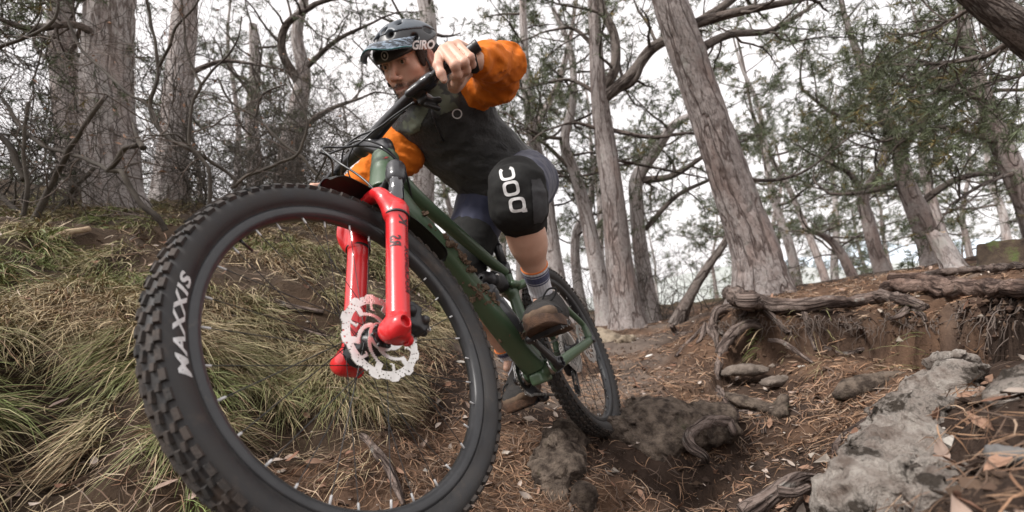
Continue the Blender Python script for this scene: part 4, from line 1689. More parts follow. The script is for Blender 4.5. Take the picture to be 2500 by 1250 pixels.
# neck
body.cone(H(0, -.030, -.05), J['neck'], .054, .060, .02)
torso(body, -.020)
for s_ in ('L', 'R'):
    body.cone(J['sh' + s_], J['el' + s_], .048, .038, .03)
    body.cone(J['el' + s_], J['wr' + s_], .040, .0265, .02)
    body.cone(J['hip' + s_], J['kn' + s_], .080, .056, .03)
    kn, an = J['kn' + s_], J['an' + s_]
    body.cone(kn, kn * .55 + an * .45, .050, .0505, .02)
    body.cone(kn * .62 + an * .38, an, .048, .030, .03)
    shin = nrm(an - kn)
    bk = nrm(np.cross(shin, np.cross(CM[:, 2], shin)))
    body.ell(kn * .62 + an * .38 + bk * .016, (.046, .046, .10), np.stack([nrm(np.cross(shin, bk)), bk, shin], 1), .03)
    ft = B4[:3, :3] @ V(1, 0, 0)
    body.cone(an, an + shin * .05 + ft * .08, .022, .014, .01)
# left hand on the grip: knuckle rows read off the photo
D0 = 1.235
LH = dict(f=dict(
    index=[W(1072, 137, 1.225), W(1069, 160, 1.195), W(1077, 180, 1.185), W(1084, 195, 1.185)],
    middle=[W(1082, 123, 1.225), W(1111, 160, 1.188), W(1117, 181, 1.205), W(1106, 188, 1.235)],
    ring=[W(1098, 114, 1.23), W(1134, 152, 1.195), W(1139, 171, 1.215), W(1126, 180, 1.245)],
    pinky=[W(1117, 108, 1.24), W(1149, 140, 1.21), W(1153, 157, 1.23), W(1143, 166, 1.255)],
    thumb=[W(1112, 208, 1.30), W(1114, 204, 1.262), W(1123, 190, 1.235), W(1131, 178, 1.222)]),
    palm=[(W(1076, 138, 1.235), W(1128, 150, 1.30), .0145, .020), (W(1086, 124, 1.235), W(1140, 142, 1.30), .0150, .022),
          (W(1101, 116, 1.24), W(1150, 138, 1.30), .0148, .022), (W(1119, 110, 1.25), W(1160, 138, 1.30), .0138, .021),
          (W(1112, 205, 1.30), W(1145, 165, 1.30), .020, .022), (W(1150, 148, 1.295), J['wrL'] + nrm(J['wrL'] - J['elL']) * .0, .021, .024),
          (W(1108, 212, 1.30), W(1120, 198, 1.29), .0165, .019)])
hand(body, 'L', LH)
# right hand, the same grip on the far side of the bar
gR0, gR1 = BW(S(eR)), BW(S(barp[14]))
gd = nrm(gR1 - gR0)
wz = nrm(J['wrR'] - gR0 - gd * np.dot(J['wrR'] - gR0, gd))
bz = np.cross(gd, wz)
if np.dot(bz, V(0, 0, 1)) < 0:
    bz = -bz


def gp(a, u, w):
    return gR0 + gd * a + wz * u + bz * w


fr = {}
for k, (nm, a) in enumerate((('pinky', .030), ('ring', .051), ('middle', .073), ('index', .095))):
    fr[nm] = [gp(a, .018, .024), gp(a, -.020, .022), gp(a, -.026, -.006), gp(a, -.006, -.022)]
fr['thumb'] = [gp(.10, .03, -.01), gp(.115, .005, -.026), gp(.118, -.018, -.020), gp(.116, -.026, -.006)]
hand(body, 'R', dict(f=fr, palm=[(gp(.032, .02, .022), J['wrR'], .013, .022), (gp(.06, .02, .024), J['wrR'], .014, .022), (gp(.092, .02, .022), J['wrR'], .013, .022), (gp(.10, .03, -.01), J['wrR'], .016, .022)]))

bv, bf = body.mesh(.0036, 2)
# skin tones and beard as pigment, plus shade painted in eye sockets and nostrils
loc = (bv - HC) @ HM
col = np.tile(V(.60, .37, .275), (len(bv), 1))
n1_ = vnoise(bv, 30, 4)[:, None]
col = col * (1 + .05 * n1_)
red = V(.50, .20, .15)


def blend(mask, c):
    global col
    col = col * (1 - mask[:, None]) + np.asarray(c) * mask[:, None]


hd = (np.linalg.norm(loc, axis=1) < .2)
def gz(c, r):
    return np.exp(-(((loc - np.asarray(c)) / np.asarray(r)) ** 2).sum(1)) * hd
blend(.5 * gz((0, .108, -.040), (.014, .02, .014)), red)
for sx in (1, -1):
    blend(.45 * gz((sx * .042, .06, -.035), (.022, .03, .018)), red)
    blend(.75 * gz((sx * .082, -.01, -.012), (.014, .03, .035)), (.52, .20, .15))
    blend(np.clip(1.3 * gz((sx * .029, .086, .0165), (.021, .02, .0042)), 0, 1) * .9, (.045, .024, .016))     # eyebrow
    blend(.45 * gz((sx * .0325, .082, -.012), (.017, .02, .007)), (.30, .15, .11))  # painted shade under the eye
    blend(.5 * gz((sx * .020, .084, .004), (.008, .02, .010)), (.24, .12, .09))  # painted shade in the inner corner of the socket
    blend(np.clip(1.3 * gz((sx * .0325, .083, .0045), (.0155, .012, .0022)), 0, 1) * .85, (.05, .03, .02))    # lashes
    blend(.9 * np.clip(1.5 * gz((sx * .0065, .104, -.0515), (.003, .006, .004)), 0, 1), (.04, .015, .012))  # painted dark of the nostril opening
# beard: moustache, chin, jaw
jaw = sstep(-.046, -.060, loc[:, 2] + .25 * np.clip(.05 - np.abs(loc[:, 0]), 0, .05) - .0) * sstep(-.012, .01, loc[:, 1]) * hd * (loc[:, 2] > -.14)
jaw = jaw * (1 - gz((0, .09, -.0725), (.019, .02, .0062)) * 1.0)
sideb = sstep(.010, -.02, loc[:, 1] - .015) * sstep(-.02, .0, loc[:, 1] + .01) * (np.abs(loc[:, 0]) > .05) * sstep(.05, .03, loc[:, 2]) * sstep(-.11, -.07, loc[:, 2]) * hd
bn = .72 + .28 * vnoise(bv, 420, 9)
blend(np.clip(jaw, 0, 1) * bn * .82, (.075, .042, .029))
blend(np.clip(sideb, 0, 1) * bn * .6, (.07, .04, .028))
blend(np.clip(1.4 * gz((0, .096, -.0605), (.023, .02, .0052)), 0, 1) * bn * .75, (.095, .052, .036))
blend(.8 * np.clip(gz((0, .09, -.0720), (.018, .014, .0040)) * 1.4, 0, 1), (.36, .13, .11))
hair = sstep(.028, .045, loc[:, 2]) * sstep(.078, .05, loc[:, 1]) * hd + (sstep(-.01, -.03, loc[:, 1]) * (loc[:, 2] > -.06) * hd) * (np.abs(loc[:, 0]) < .074)
blend(np.clip(hair, 0, 1), (.022, .012, .008))
# redder knuckles, warm shins
for q in [p for c in LH['f'].values() for p in c[:3]]:
    m = np.exp(-((bv - q) ** 2).sum(1) / .011 ** 2)
    blend(.45 * m, (.50, .19, .145))
col = np.clip(col, .004, 1)
bo_ = obj('body', (bv, bf, col), M_skin, person)
# eyes
for sx in (1, -1):
    c = H(sx * .0325, .0725, -.0015)
    mb = MB()
    n = 28
    gz_ = nrm(HM @ V(-.10 if sx > 0 else -.10, 1, -.05) + 0 * hf)
    prof = [(.0112 * math.cos(t), .0112 * math.sin(t) + 1e-5) for t in np.linspace(0, np.pi, 22)]
    v, f = lathe(prof, c, gz_, n)
    t = np.arccos(np.clip(((v - c) @ gz_) / .0112, -1, 1))
    cc_ = np.where((t < .20)[:, None], V(.005, .004, .004), np.where((t < .50)[:, None], V(.055, .028, .014), V(.62, .56, .53)))
    mb.add(v, f, cc_)
    obj('eyeball', mb, mat('eye', (1, 1, 1), rough=.08, attr='Col', spec=.7), bo_)
    # lids as thin folds over the ball
    for (z0, z1, rr_) in ((.0068, .0052, .0016), (-.0072, -.0060, .0012)):
        pts = []
        for a in np.linspace(-1, 1, 11):
            x = a * .0145
            z = z0 * (1 - a * a) ** .6 - .0015
            r2 = max(.0116 ** 2 - (x * .62) ** 2 - z * z, 1e-6)
            pts.append(H(sx * .0325 + x, .0725 + math.sqrt(r2) - .0004, z))
        v, f, _ = tube(pts, [.0008] + [rr_] * 9 + [.0008], 8)
        obj('eyelid', MB().add(v, f, V(.33, .175, .125) if z0 > 0 else V(.44, .24, .17)), M_skin, bo_)
# index nail and others
for nm in ('index',):
    ch = LH['f'][nm]
    dd = nrm(ch[-1] - ch[-2])
    nn = nrm(vw - dd * np.dot(vw, dd))
    A = np.stack([dd, np.cross(nn, dd), nn], 1)
    n = Blob().ell(ch[-1] + nn * .0062 + dd * .001, (.0062, .0054, .0020), A)
    m = n.mesh(.0012, 1)
    obj('fingernail', m, mat('nail', (.62, .40, .33), rough=.25), bo_)

# ---- jersey sleeves
def wrinkle(amp, sc, seed, dirv=None, st=3.0):
    def g(P, d):
        Q = P
        if dirv is not None:
            n = nrm(dirv)
            Q = P + n * ((P @ n) * (1 / st - 1))[:, None]
        r = 1 - 2 * np.abs(vnoise(Q, sc, seed))
        r2 = 1 - 2 * np.abs(vnoise(Q, sc * 2.1, seed + 3))
        return d - amp * (.7 * r + .35 * r2)
    return g


def sleeve(s_, sh, el, wr, r, bulge):
    b = Blob()
    b.cone(sh, el, r[0], r[1], .02)
    b.cone(el, el * .45 + wr * .55, r[1], r[2], .035)
    b.cone(el * .45 + wr * .55, wr, r[2], r[3], .02)
    for c, rr in bulge:
        b.ell(c, (rr, rr, rr), None, .03)
    mid = nrm(el - sh)
    b.fx.append(wrinkle(.0075, 21, 21 + len(s_), mid * 1.0, .55))
    b.fx.append(wrinkle(.0025, 34, 27, mid * 1.0, .6))
    return b


sl = sleeve('L', J['shL'] * .9 + J['elL'] * .1, J['elL'], W(1166, 151, 1.30), (.064, .050, .042, .036), [(W(1215, 205, 1.53), .062), (W(1185, 150, 1.36), .046), (W(1200, 165, 1.45), .056), (W(1160, 225, 1.60), .062)])
jl = obj('jersey_sleeve', sl.mesh(.0055, 1), M_orange, person)
srv = sleeve('R', W(1000, 335, 1.74), W(905, 440, 1.77), W(826, 488, 1.665), (.076, .062, .050, .036), [(W(955, 375, 1.72), .072), (W(990, 385, 1.70), .062), (W(985, 350, 1.70), .060)])
jr = obj('jersey_sleeve', srv.mesh(.0055, 1), M_orange, person)
cf = Blob()
d = nrm(J['wrL'] - J['elL'])
cf.cone(W(1158, 152, 1.285), W(1172, 154, 1.31), .029, .034, .004)
obj('cuff', cf.mesh(.004, 1), M_strap, jl)

# ---- vest
vb = Blob()
torso(vb, .004)
vb.cone(J['neck'] + ax_t * .035 + frt * .015, J['neck'] - ax_t * .012 + frt * .01, .074, .062, .03)
# cut at the hem, armholes, collar opening
hem = J['pelvis'] - ax_t * .000
vb.rbox(hem + ax_t * .16, (.4, .4, .15), .002, TA, .008, 's')
for s_ in ('L', 'R'):
    sgn = 1 if s_ == 'L' else -1
    if s_ == 'R':
        vb.cone(W(952, 300, 1.70), W(956, 440, 1.70), .050, .062, .008, 's')
        continue
    vb.cone(J['sh' + s_] + lat * sgn * .052 + (J['el' + s_] - J['sh' + s_]) * .10, J['sh' + s_] + (J['el' + s_] - J['sh' + s_]) * .9 + lat * sgn * .03, .066, .075, .010, 's')
vb.cone(J['neck'] + ax_t * .03, J['neck'] - ax_t * .1 + frt * .035, .050, .060, .006, 's')


def quilt(P, d):
    q = (P - J['chest']) @ TA
    low = sstep(.02, .10, q[:, 2])
    return d - .0035 * low * np.abs(np.sin(q[:, 2] * 62 + q[:, 0] * 5)) ** .5


vb.fx.append(wrinkle(.008, 10, 41, lat, 2.2))
vb.fx.append(wrinkle(.004, 24, 45, nrm(lat + ax_t), 2.5))
vv_, vf_ = vb.mesh(.0055, 1)
vest = obj('vest', (vv_, vf_), M_vest, person)
VB = bvh_of(vv_, [vf_])
# camouflage yoke over the shoulders: outline laid on the vest
def patch(name, pts, m, lift, parent, bvh, D=None, n=26, d=1.6):
    """polygon given in photo pixels, dropped onto the garment behind it"""
    pts = np.asarray(pts, float)
    lo, hi = pts.min(0), pts.max(0)
    gx_, gy_ = np.meshgrid(np.linspace(lo[0], hi[0], n), np.linspace(lo[1], hi[1], n))
    cell = (gx_[0, 1] - gx_[0, 0], gy_[1, 0] - gy_[0, 0])
    cx, cy = (gx_[:-1, :-1] + cell[0] / 2), (gy_[:-1, :-1] + cell[1] / 2)
    ins = inpoly(cx, cy, [tuple(p) for p in pts])
    V_, ok = np.zeros((n * n, 3)), np.zeros(n * n, bool)
    for k, (a, b) in enumerate(zip(gx_.ravel(), gy_.ravel())):
        dv_ = nrm(W(a, b, 1))
        h = bvh.ray_cast(Vector((0, 0, 0)), Vector(dv_), 5)
        if h[0] is not None:
            nn = np.array(h[1])
            nn = -nn if np.dot(nn, dv_) > 0 else nn
            V_[k], ok[k] = np.array(h[0]) + nn * lift, True
    i, j = np.nonzero(ins)
    q = np.stack([i * n + j, i * n + j + 1, (i + 1) * n + j + 1, (i + 1) * n + j], 1)
    q = q[ok[q].all(1)]
    dm = np.abs(np.linalg.norm(V_[q[:, 0]] - V_[q[:, 2]], axis=1)) < .05
    q = q[dm]
    u, inv = np.unique(q, return_inverse=True)
    return obj(name, MB().add(V_[u], inv.reshape(-1, 4)), m, parent)


patch('camouflage_yoke', [(965, 318), (1010, 268), (1040, 235), (1052, 215), (1075, 190), (1100, 205), (1120, 235), (1122, 262), (1072, 282), (1050, 262), (1030, 300), (1025, 318), (1000, 330)], M_camo, .0022, vest, VB, n=60)
# zip, pocket zip, round chest print
v, f, _ = tube([np.array(VB.ray_cast(Vector((0, 0, 0)), Vector(nrm(W(x, y, 1))))[0] or W(x, y, 1.55)) + vw * .003 for x, y in ((1052, 262), (1056, 282), (1066, 310), (1082, 345))], .0024, 6)
obj('zip', MB().add(v, f), M_blkm, vest)
def on_vest(x, y, lift=.002):
    h = VB.ray_cast(Vector((0, 0, 0)), Vector(nrm(W(x, y, 1))))
    return (np.array(h[0]) if h[0] is not None else W(x, y, 1.6)) - nrm(W(x, y, 1)) * lift
def px_ring(x, y, r1, r2, n=24, e=1.0):
    v, f = [], []
    for k in range(n):
        a = 2 * math.pi * k / n
        for r in (r1, r2):
            v.append(on_vest(x + r * math.cos(a) * e, y + r * math.sin(a)))
    j = np.arange(n) * 2
    jn = (j + 2) % (2 * n)
    return MB().add(np.array(v), np.stack([j, j + 1, jn + 1, jn], 1))
obj('chest_emblem', px_ring(1116, 278, 9.6, 12.6), M_logo, vest)
for (x0, y0, x1, y1) in ((1053, 286, 1058, 301), (1222, 346, 1238, 364)):
    loop = [on_vest(x0, y0, .004), on_vest(x0 + 5, y0 + 4, .005), on_vest(x1 + 2, y1 - 2, .006), on_vest(x1 - 3, y1, .006), on_vest(x0 - 1, y0 + 5, .005), on_vest(x0, y0, .004)]
    v, f, _ = tube(spline(loop, 18), .0012, 6)
    obj('zip_pull', MB().add(v, f), M_hem, vest)

# ---- shorts
sb_ = Blob()
sb_.ell(J['pelvis'] - frt * .012 + ax_t * .01, (.162, .128, .125), TA, .03)
for s_ in ('L', 'R'):
    h, k = J['hip' + s_], J['kn' + s_]
    e = h + (k - h) * (.66 if s_ == 'L' else .62)
    sb_.cone(h, e, .104, .080 if s_ == 'L' else .084, .04)
sb_.cone(W(1290, 448, 1.50), W(1290, 480, 1.48), .060, .055, .03)
sb_.fx.append(wrinkle(.007, 13, 61, V(0, 0, 1), 2.6))
sb_.fx.append(wrinkle(.003, 30, 65, V(0, 0, 1), 2.6))
sv, sf = sb_.mesh(.0055, 1)
shorts = obj('shorts', (sv, sf), M_short, person)
# ---- knee pads
def pad(s_, shape, cell=.005):
    b = Blob()
    for a, c, r1, r2 in shape:
        b.cone(a, c, r1, r2, .03)
    b.fx.append(wrinkle(.0045, 20, 71, V(1, 0, 0), 2.8))
    return b


pb1 = pad('L', [(W(1262, 450, 1.33), W(1266, 500, 1.33), .078, .076), (W(1266, 500, 1.33), W(1284, 556, 1.41), .076, .061), (W(1250, 462, 1.285), W(1258, 500, 1.29), .052, .050), (W(1272, 452, 1.42), W(1285, 500, 1.44), .074, .066)])
sh_ = nrm(J['anL'] - J['knL'])
fd = np.stack([nrm(np.cross(sh_, hf)), np.cross(sh_, nrm(np.cross(sh_, hf))), sh_], 1)
pb1.rbox(W(1288, 566, 1.42) + sh_ * .085, (.2, .2, .085), .002, fd, .006, 's')
pv, pf = pb1.mesh(.0045, 1)
kp = obj('knee_pad', (pv, pf), M_pad, person)
pb2 = pad('R', [(J['hipR'] * .42 + J['knR'] * .58, J['knR'], .093, .078), (J['knR'], J['knR'] * .72 + J['anR'] * .28, .078, .062)])
kp2 = obj('knee_pad', pb2.mesh(.006, 1), M_pad, person)
KB = bvh_of(pv, [pf])
patch('side_panel', [(1296, 440), (1318, 436), (1334, 470), (1336, 520), (1322, 542), (1302, 546), (1300, 500)], M_hem, .0020, kp, KB, n=40)
# rounded letter rings down the pad


def px_to_pad(x, y, lift=.0016):
    h = KB.ray_cast(Vector((0, 0, 0)), Vector(nrm(W(x, y, 1))))
    return (np.array(h[0]) if h[0] is not None else W(x, y, 1.25)) - nrm(W(x, y, 1)) * lift


def pad_letter(cx, cy, w, h, rot, a0=0, a1=2 * np.pi, tail=False):
    v, f = ring2(.62, 1.0, 36, 1, 1, 3.6, a0, a1)
    v = v * V(w, h)
    if tail:
        tv = np.array([(w * .15, h * .55), (w * .62, h * .98), (w * 1.05, h * .62), (w * 1.05, h * 1.12), (w * .5, h * 1.12)])
        f = np.concatenate([f, np.array([(0, 1, 4), (1, 2, 3), (1, 3, 4)]) + len(v)])
        v = np.concatenate([v, tv])
    c, s = math.cos(rot), math.sin(rot)
    x = cx + v[:, 0] * c - v[:, 1] * s
    y = cy + v[:, 0] * s + v[:, 1] * c
    P = np.array([px_to_pad(a, b) for a, b in zip(x, y)])
    obj('pad_lettering', MB().add(P, f), M_white, kp)


pad_letter(1238, 424, 19, 16, -.22, math.radians(-60), math.radians(235))
pad_letter(1248, 460, 20, 18.5, -.2)
pad_letter(1263, 500, 20.5, 18.5, -.16, tail=True)

# ---- socks and shoes
def sock(s_, t0, rr, ball):
    kn, an = J['kn' + s_], J['an' + s_]
    d = nrm(an - kn)
    L = np.linalg.norm(an - kn)
    n, n2 = 44, 14
    P = [kn + d * (L * t0 + k / (n - 1) * (L * (1.0 - t0))) for k in range(n)]
    q = an + (ball - an) * .55 + d * .0
    c0 = an + d * .035
    P += [(1 - u) ** 2 * an + 2 * u * (1 - u) * c0 + u * u * q for u in np.linspace(.1, 1, n2)]
    P = np.array(P)
    R = np.interp(np.linspace(0, 1, n), [0, .12, .5, .8, 1], rr)
    R = R + .0006 * np.sin(np.arange(n) * 2.2) + .0022 * np.exp(-((np.linspace(0, 1, n) - .80) / .05) ** 2)
    R = np.r_[R, np.linspace(rr[-1], .026, n2)]
    nn = 72
    v, f, _ = tube(P, R, nn)
    t = np.repeat(np.r_[np.linspace(0, 1, n), np.full(n2, 1.1)], nn)
    rib = 1 - .22 * (np.arange(len(t)) % 3 == 0)
    c = np.ones((len(t), 3)) * rib[:, None]
    c[(t < .035)] = V(1.0, .26, .04)
    for a, b in ((.105, .14), (.165, .36), (.39, .43)):
        m = (t >= a) & (t <= b)
        c[m] = V(.060, .070, .165) * rib[m][:, None] * 1.2
    return obj('sock', MB().add(v, f, c), M_sockw, person)


ballL = BW(PL + V(.012, .148, .020))
ballR = BW(PR + V(.02, -.150, .030))
sock('L', .67, [.0425, .0415, .0375, .0355, .036], ballL)
sock('R', .86, [.040, .039, .037, .036, .036], ballR)


KNOT = V(0, 0, 0)


def shoe(an, ball, s_):
    fw = nrm(ball - an)
    up0 = B4[:3, :3] @ V(0, 0, 1)
    f_ = nrm(B4[:3, :3] @ V(1, .05, .06 if s_ == 'L' else -.22))
    up = nrm(up0 - f_ * np.dot(up0, f_))
    lf = np.cross(up, f_)
    A = np.stack([f_, lf, up], 1)
    q = lambda x, y, z: ball + A @ V(x, y, z)
    b = Blob()
    b.cone(q(.055, .002, .026), q(-.02, 0, .032), .034, .042, .02, ax=up, sq=.85)
    b.ell(q(.050, .004, .024), (.052, .050, .030), A, .02)
    b.cone(q(-.02, 0, .032), q(-.10, 0, .045), .044, .038, .03)
    b.cone(q(-.10, 0, .04), q(-.165, 0, .045), .038, .036, .03)
    b.cone(q(-.02, 0, .046), q(-.100, 0, .074), .030, .036, .03)
    b.cone(q(-.11, 0, .075), q(-.150, 0, .075), .036, .032, .02)
    b.rbox(q(-.05, 0, -.05), (.3, .2, .052), .001, A, .004, 's')
    b.fx.append(wrinkle(.0012, 40, 81))
    sh = obj('shoe', b.mesh(.0036, 1), M_shoe, person)
    # toe cap
    tc_ = Blob()
    tc_.ell(q(.052, .004, .022), (.0535, .0520, .0305), A, .01)
    tc_.cone(q(.05, .003, .018), q(-.01, .0, .018), .044, .046, .01, ax=up, sq=.55)
    tc_.rbox(q(-.05, 0, -.05), (.3, .2, .052), .001, A, .003, 's')
    obj('toe_cap', tc_.mesh(.0034, 1), M_toe, sh)
    a = np.linspace(0, 2 * np.pi, 48, endpoint=False)
    x = np.cos(a)
    y = np.sin(a)
    X_ = np.where(x > 0, .105 * np.abs(x) ** .8, -.185 * np.abs(x) ** .75)
    wv = .054 - .010 * sstep(0, -.08, X_) + .002 * sstep(.0, .06, X_)
    Y_ = np.sign(y) * np.abs(y) ** .72 * wv
    out = np.stack([X_, Y_], 1)
    mb = MB()
    rows = [(.995, -.024 + 0), (1.0, -.018), (1.015, -.006), (1.0, .008), (.96, .012)]
    vs = []
    for sc_, z in rows:
        for p in out:
            toe = .012 * sstep(.04, .11, p[0]) + .004 * sstep(-.12, -.18, p[0])
            vs.append(q(p[0] * sc_, p[1] * sc_, z + toe))
    n = 48
    jj = np.arange(n)
    fs = [np.stack([r * n + jj, r * n + (jj + 1) % n, (r + 1) * n + (jj + 1) % n, (r + 1) * n + jj], 1) for r in range(len(rows) - 1)]
    fs += [jj[::-1][None], (jj + (len(rows) - 1) * n)[None]]
    mb.add(np.array(vs), fs)
    so = obj('sole', mb, M_sole, sh)
    # laces and bow
    lm = MB()
    for k in range(5):
        xx = -.020 - k * .019
        zz = .074 + k * .0085
        for sg in (1, -1):
            v, f, _ = tube(spline([q(xx, sg * .030, zz - .012), q(xx - .006, 0, zz + .006), q(xx - .016, -sg * .030, zz - .004)], 8), .0028, 6)
            lm.add(v, f)
    kx = ball + A @ KNOT if s_ == 'R' else W(1322, 744, 1.42)
    KNOT[:] = A.T @ (kx - ball)
    loops = [
        [(0, 0, 0), (.005, .02, .022), (.0, .040, .034), (-.01, .056, .028), (-.01, .045, .010), (0, .02, -.002), (0, 0, 0)],
        [(0, 0, 0), (.01, -.030, .010), (.012, -.048, .000), (.015, -.052, -.014), (.015, -.03, -.014), (0, 0, 0)],
        [(0, 0, 0), (.02, .03, -.012), (.03, .055, -.035), (.03, .06, -.05)],
        [(0, 0, 0), (.02, -.03, -.01), (.03, -.055, -.02), (.03, -.075, -.032)]]
    for lp in loops:
        v, f, _ = tube(spline([kx + A @ V(*p) for p in lp], 26), .0030, 8)
        lm.add(v, f)
    lm.add(*Blob().ell(kx, (.009, .011, .008), A).mesh(.003, 1))
    lo_ = obj('shoelace', lm, M_strap, sh)
    lo_['kind'] = 'stuff'
    return sh


ballL = BW(PL + V(.012, .148, .020))
ballR = BW(PR + V(.02, -.150, .030))
shoe(J['anL'], ballL, 'L')
shoe(J['anR'], ballR, 'R')

# ---- helmet, in head axes
hb = Blob()
HZ = -.024
hb.ell(H(0, -.014, .040 + HZ), (.098, .130, .098), HM, .01)
hb.ell(H(0, -.055, .026 + HZ), (.092, .092, .092), HM, .03)
hb.ell(H(0, -.012, .020), (.080, .105, .090), HM, .004, 's')
# rim line: lower at the back
n_ = nrm(HM @ V(0, -.22, -1))
TAh = np.stack([HM[:, 0], nrm(np.cross(n_, HM[:, 0])), n_], 1)
hb.rbox(H(0, .05, .020) + n_ * .10, (.2, .3, .1), .004, TAh, .006, 's')
for x, y, z, rx, ry, rz, rot in ((-.028, .088, .112, .012, .022, .010, .3), (.028, .088, .112, .012, .022, .010, -.3), (0, .072, .135, .010, .028, .010, 0), (-.034, .035, .142, .010, .030, .010, .1), (.034, .035, .142, .010, .030, .010, -.1),
                                  (-.080, .045, .085, .012, .019, .009, .3), (.080, .045, .085, .012, .019, .009, -.3), (-.088, -.03, .098, .012, .024, .009, .1), (.088, -.03, .098, .012, .024, .009, -.1),
                                  (-.045, -.03, .145, .010, .034, .010, 0), (.045, -.03, .145, .010, .034, .010, 0), (0, -.0, .152, .010, .034, .010, 0)):
    hb.ell(H(x, y, z - .008 + HZ), (rx, ry, rz + .004), HM @ rodr(V(.0, 0, rot)), .004, 's')
hv, hf_ = hb.mesh(.0036, 1)
hl = (hv - HC) @ HM
helmet = obj('helmet', (hv, hf_), M_helm, person)
# upper shell: grey cap standing slightly proud, with a facetted lower edge
ub = Blob()
ub.ell(H(0, -.014, .040 + HZ), (.1015, .1335, .1015), HM, .01)
ub.ell(H(0, -.055, .030 + HZ), (.095, .094, .093), HM, .03)
ub.ell(H(0, -.014, .034 + HZ), (.096, .126, .096), HM, .002, 's')
n2_ = nrm(HM @ V(0, .10, -1))
TB = np.stack([HM[:, 0], nrm(np.cross(n2_, HM[:, 0])), n2_], 1)
ub.rbox(H(0, .0, .096 + HZ) + n2_ * .10, (.2, .3, .1), .002, TB, .004, 's')
for x, y, z, rx, ry, rz, rot in ((-.028, .092, .115, .014, .024, .018, .3), (.028, .092, .115, .014, .024, .018, -.3), (0, .078, .135, .012, .030, .02, 0), (-.036, .038, .145, .012, .032, .02, .1), (.036, .038, .145, .012, .032, .02, -.1),
                                  (-.086, .050, .092, .018, .020, .010, .3), (.086, .050, .092, .018, .020, .010, -.3), (-.09, -.03, .100, .018, .024, .010, .1), (.09, -.03, .100, .018, .024, .010, -.1),
                                  (-.045, -.03, .150, .012, .036, .02, 0), (.045, -.03, .150, .012, .036, .02, 0), (0, -.0, .156, .012, .036, .02, 0)):
    ub.ell(H(x, y, z - .008 + HZ), (rx, ry, rz), HM @ rodr(V(.0, 0, rot)), .003, 's')
obj('upper_shell', ub.mesh(.0034, 1), M_helm2, helmet)
# visor
nn1, nn2 = 26, 12
vs = []
for k in range(nn1):
    a = (k / (nn1 - 1) * 2 - 1) * 1.12
    for j in range(nn2):
        t = j / (nn2 - 1)
        bx, by, bz = .101 * math.sin(a), .116 * math.cos(a) - .006, .044 + .014 * math.cos(a)
        ex, ey, ez = .098 * math.sin(a * .98), .116 * math.cos(a) + .068 * (math.cos(a * .78) - .05), .035 + .010 * math.cos(a)
        crease = .004 * math.cos(a * 6) * t
        vs.append((bx + (ex - bx) * t, by + (ey - by) * t, bz + (ez - bz) * t + .010 * math.sin(t * math.pi) + crease - .022 * t * abs(math.sin(a)) ** 2))
vs = np.array(vs)
vt = HC + vs @ HM.T
vb_ = HC + (vs - V(0, 0, .003)) @ HM.T
i = np.arange(nn1 - 1)[:, None] * nn2
j = np.arange(nn2 - 1)[None]
q_ = np.stack([i + j, i + j + 1, i + nn2 + j + 1, i + nn2 + j], -1).reshape(-1, 4)
bd_ = np.concatenate([np.arange(nn1) * nn2 + nn2 - 1])
NVv = nn1 * nn2
edge = np.stack([bd_[:-1], bd_[1:], bd_[1:] + NVv, bd_[:-1] + NVv], 1)
M_vis = bpy.data.materials.new('visor_pattern')
M_vis.use_nodes = True
t_ = M_vis.node_tree
pb_ = t_.nodes['Principled BSDF']
pb_.inputs['Roughness'].default_value = .35
tc_ = t_.nodes.new('ShaderNodeTexCoord')
mp_ = t_.nodes.new('ShaderNodeMapping')
mp_.inputs['Scale'].default_value = (26, 14, 60)
mp_.inputs['Rotation'].default_value = (0, .5, .6)
ns_ = t_.nodes.new('ShaderNodeTexNoise')
ns_.inputs['Scale'].default_value = 2.6
ns_.inputs['Detail'].default_value = 8
ns_.inputs['Roughness'].default_value = .75
cr_ = t_.nodes.new('ShaderNodeValToRGB')
el_ = cr_.color_ramp.elements
el_[0].position = .47
el_[0].color = (.012, .016, .022, 1)
el_[1].position = .56
el_[1].color = (.21, .27, .34, 1)
t_.links.new(tc_.outputs['Object'], mp_.inputs['Vector'])
t_.links.new(mp_.outputs['Vector'], ns_.inputs['Vector'])
t_.links.new(ns_.outputs['Fac'], cr_.inputs['Fac'])
t_.links.new(cr_.outputs['Color'], pb_.inputs['Base Color'])
vis = obj('visor', MB().add(np.concatenate([vt, vb_]), [q_, edge]), M_vis, helmet)
obj('visor_underside', MB().add(vb_ - hu * .0008, q_[:, ::-1]), M_helm, helmet)
v, f, _ = tube(vt.reshape(nn1, nn2, 3)[:, -1], .0022, 6)
obj('visor_edge', MB().add(v, f), mat('teal_edge', (.02, .11, .12), rough=.4), helmet)
# lettering on the helmet side, round emblem at the brow
HB_ = bvh_of(hv, [hf_])
sm_ = Blob()
sm_.ell(H(0, -.014, .040 + HZ), (.1015, .1335, .1015), HM, .01)
sm_.ell(H(0, -.055, .030 + HZ), (.095, .094, .093), HM, .03)
smv, smf = sm_.mesh(.006, 2)
SM_ = bvh_of(smv, [smf])
v2, f2 = text_mesh('GIRO', .035, .98)
v2, f2 = subdiv2(v2, f2, 2)
v2 -= (v2.max(0) + v2.min(0)) / 2
v2 /= (v2.max(0) - v2.min(0))
lx, ly = 1034 + v2[:, 0] * 55 + v2[:, 1] * 3, 109 - v2[:, 1] * 23 - v2[:, 0] * 2
LP = []
for a, b in zip(lx, ly):
    dv_ = nrm(W(a, b, 1))
    h = SM_.ray_cast(Vector((0, 0, 0)), Vector(dv_))
    LP.append(np.array(h[0]) - dv_ * .0012 if h[0] is not None else (LP[-1] if LP else W(a, b, 1.4)))
obj('helmet_lettering', MB().add(np.array(LP), f2), M_white, helmet)
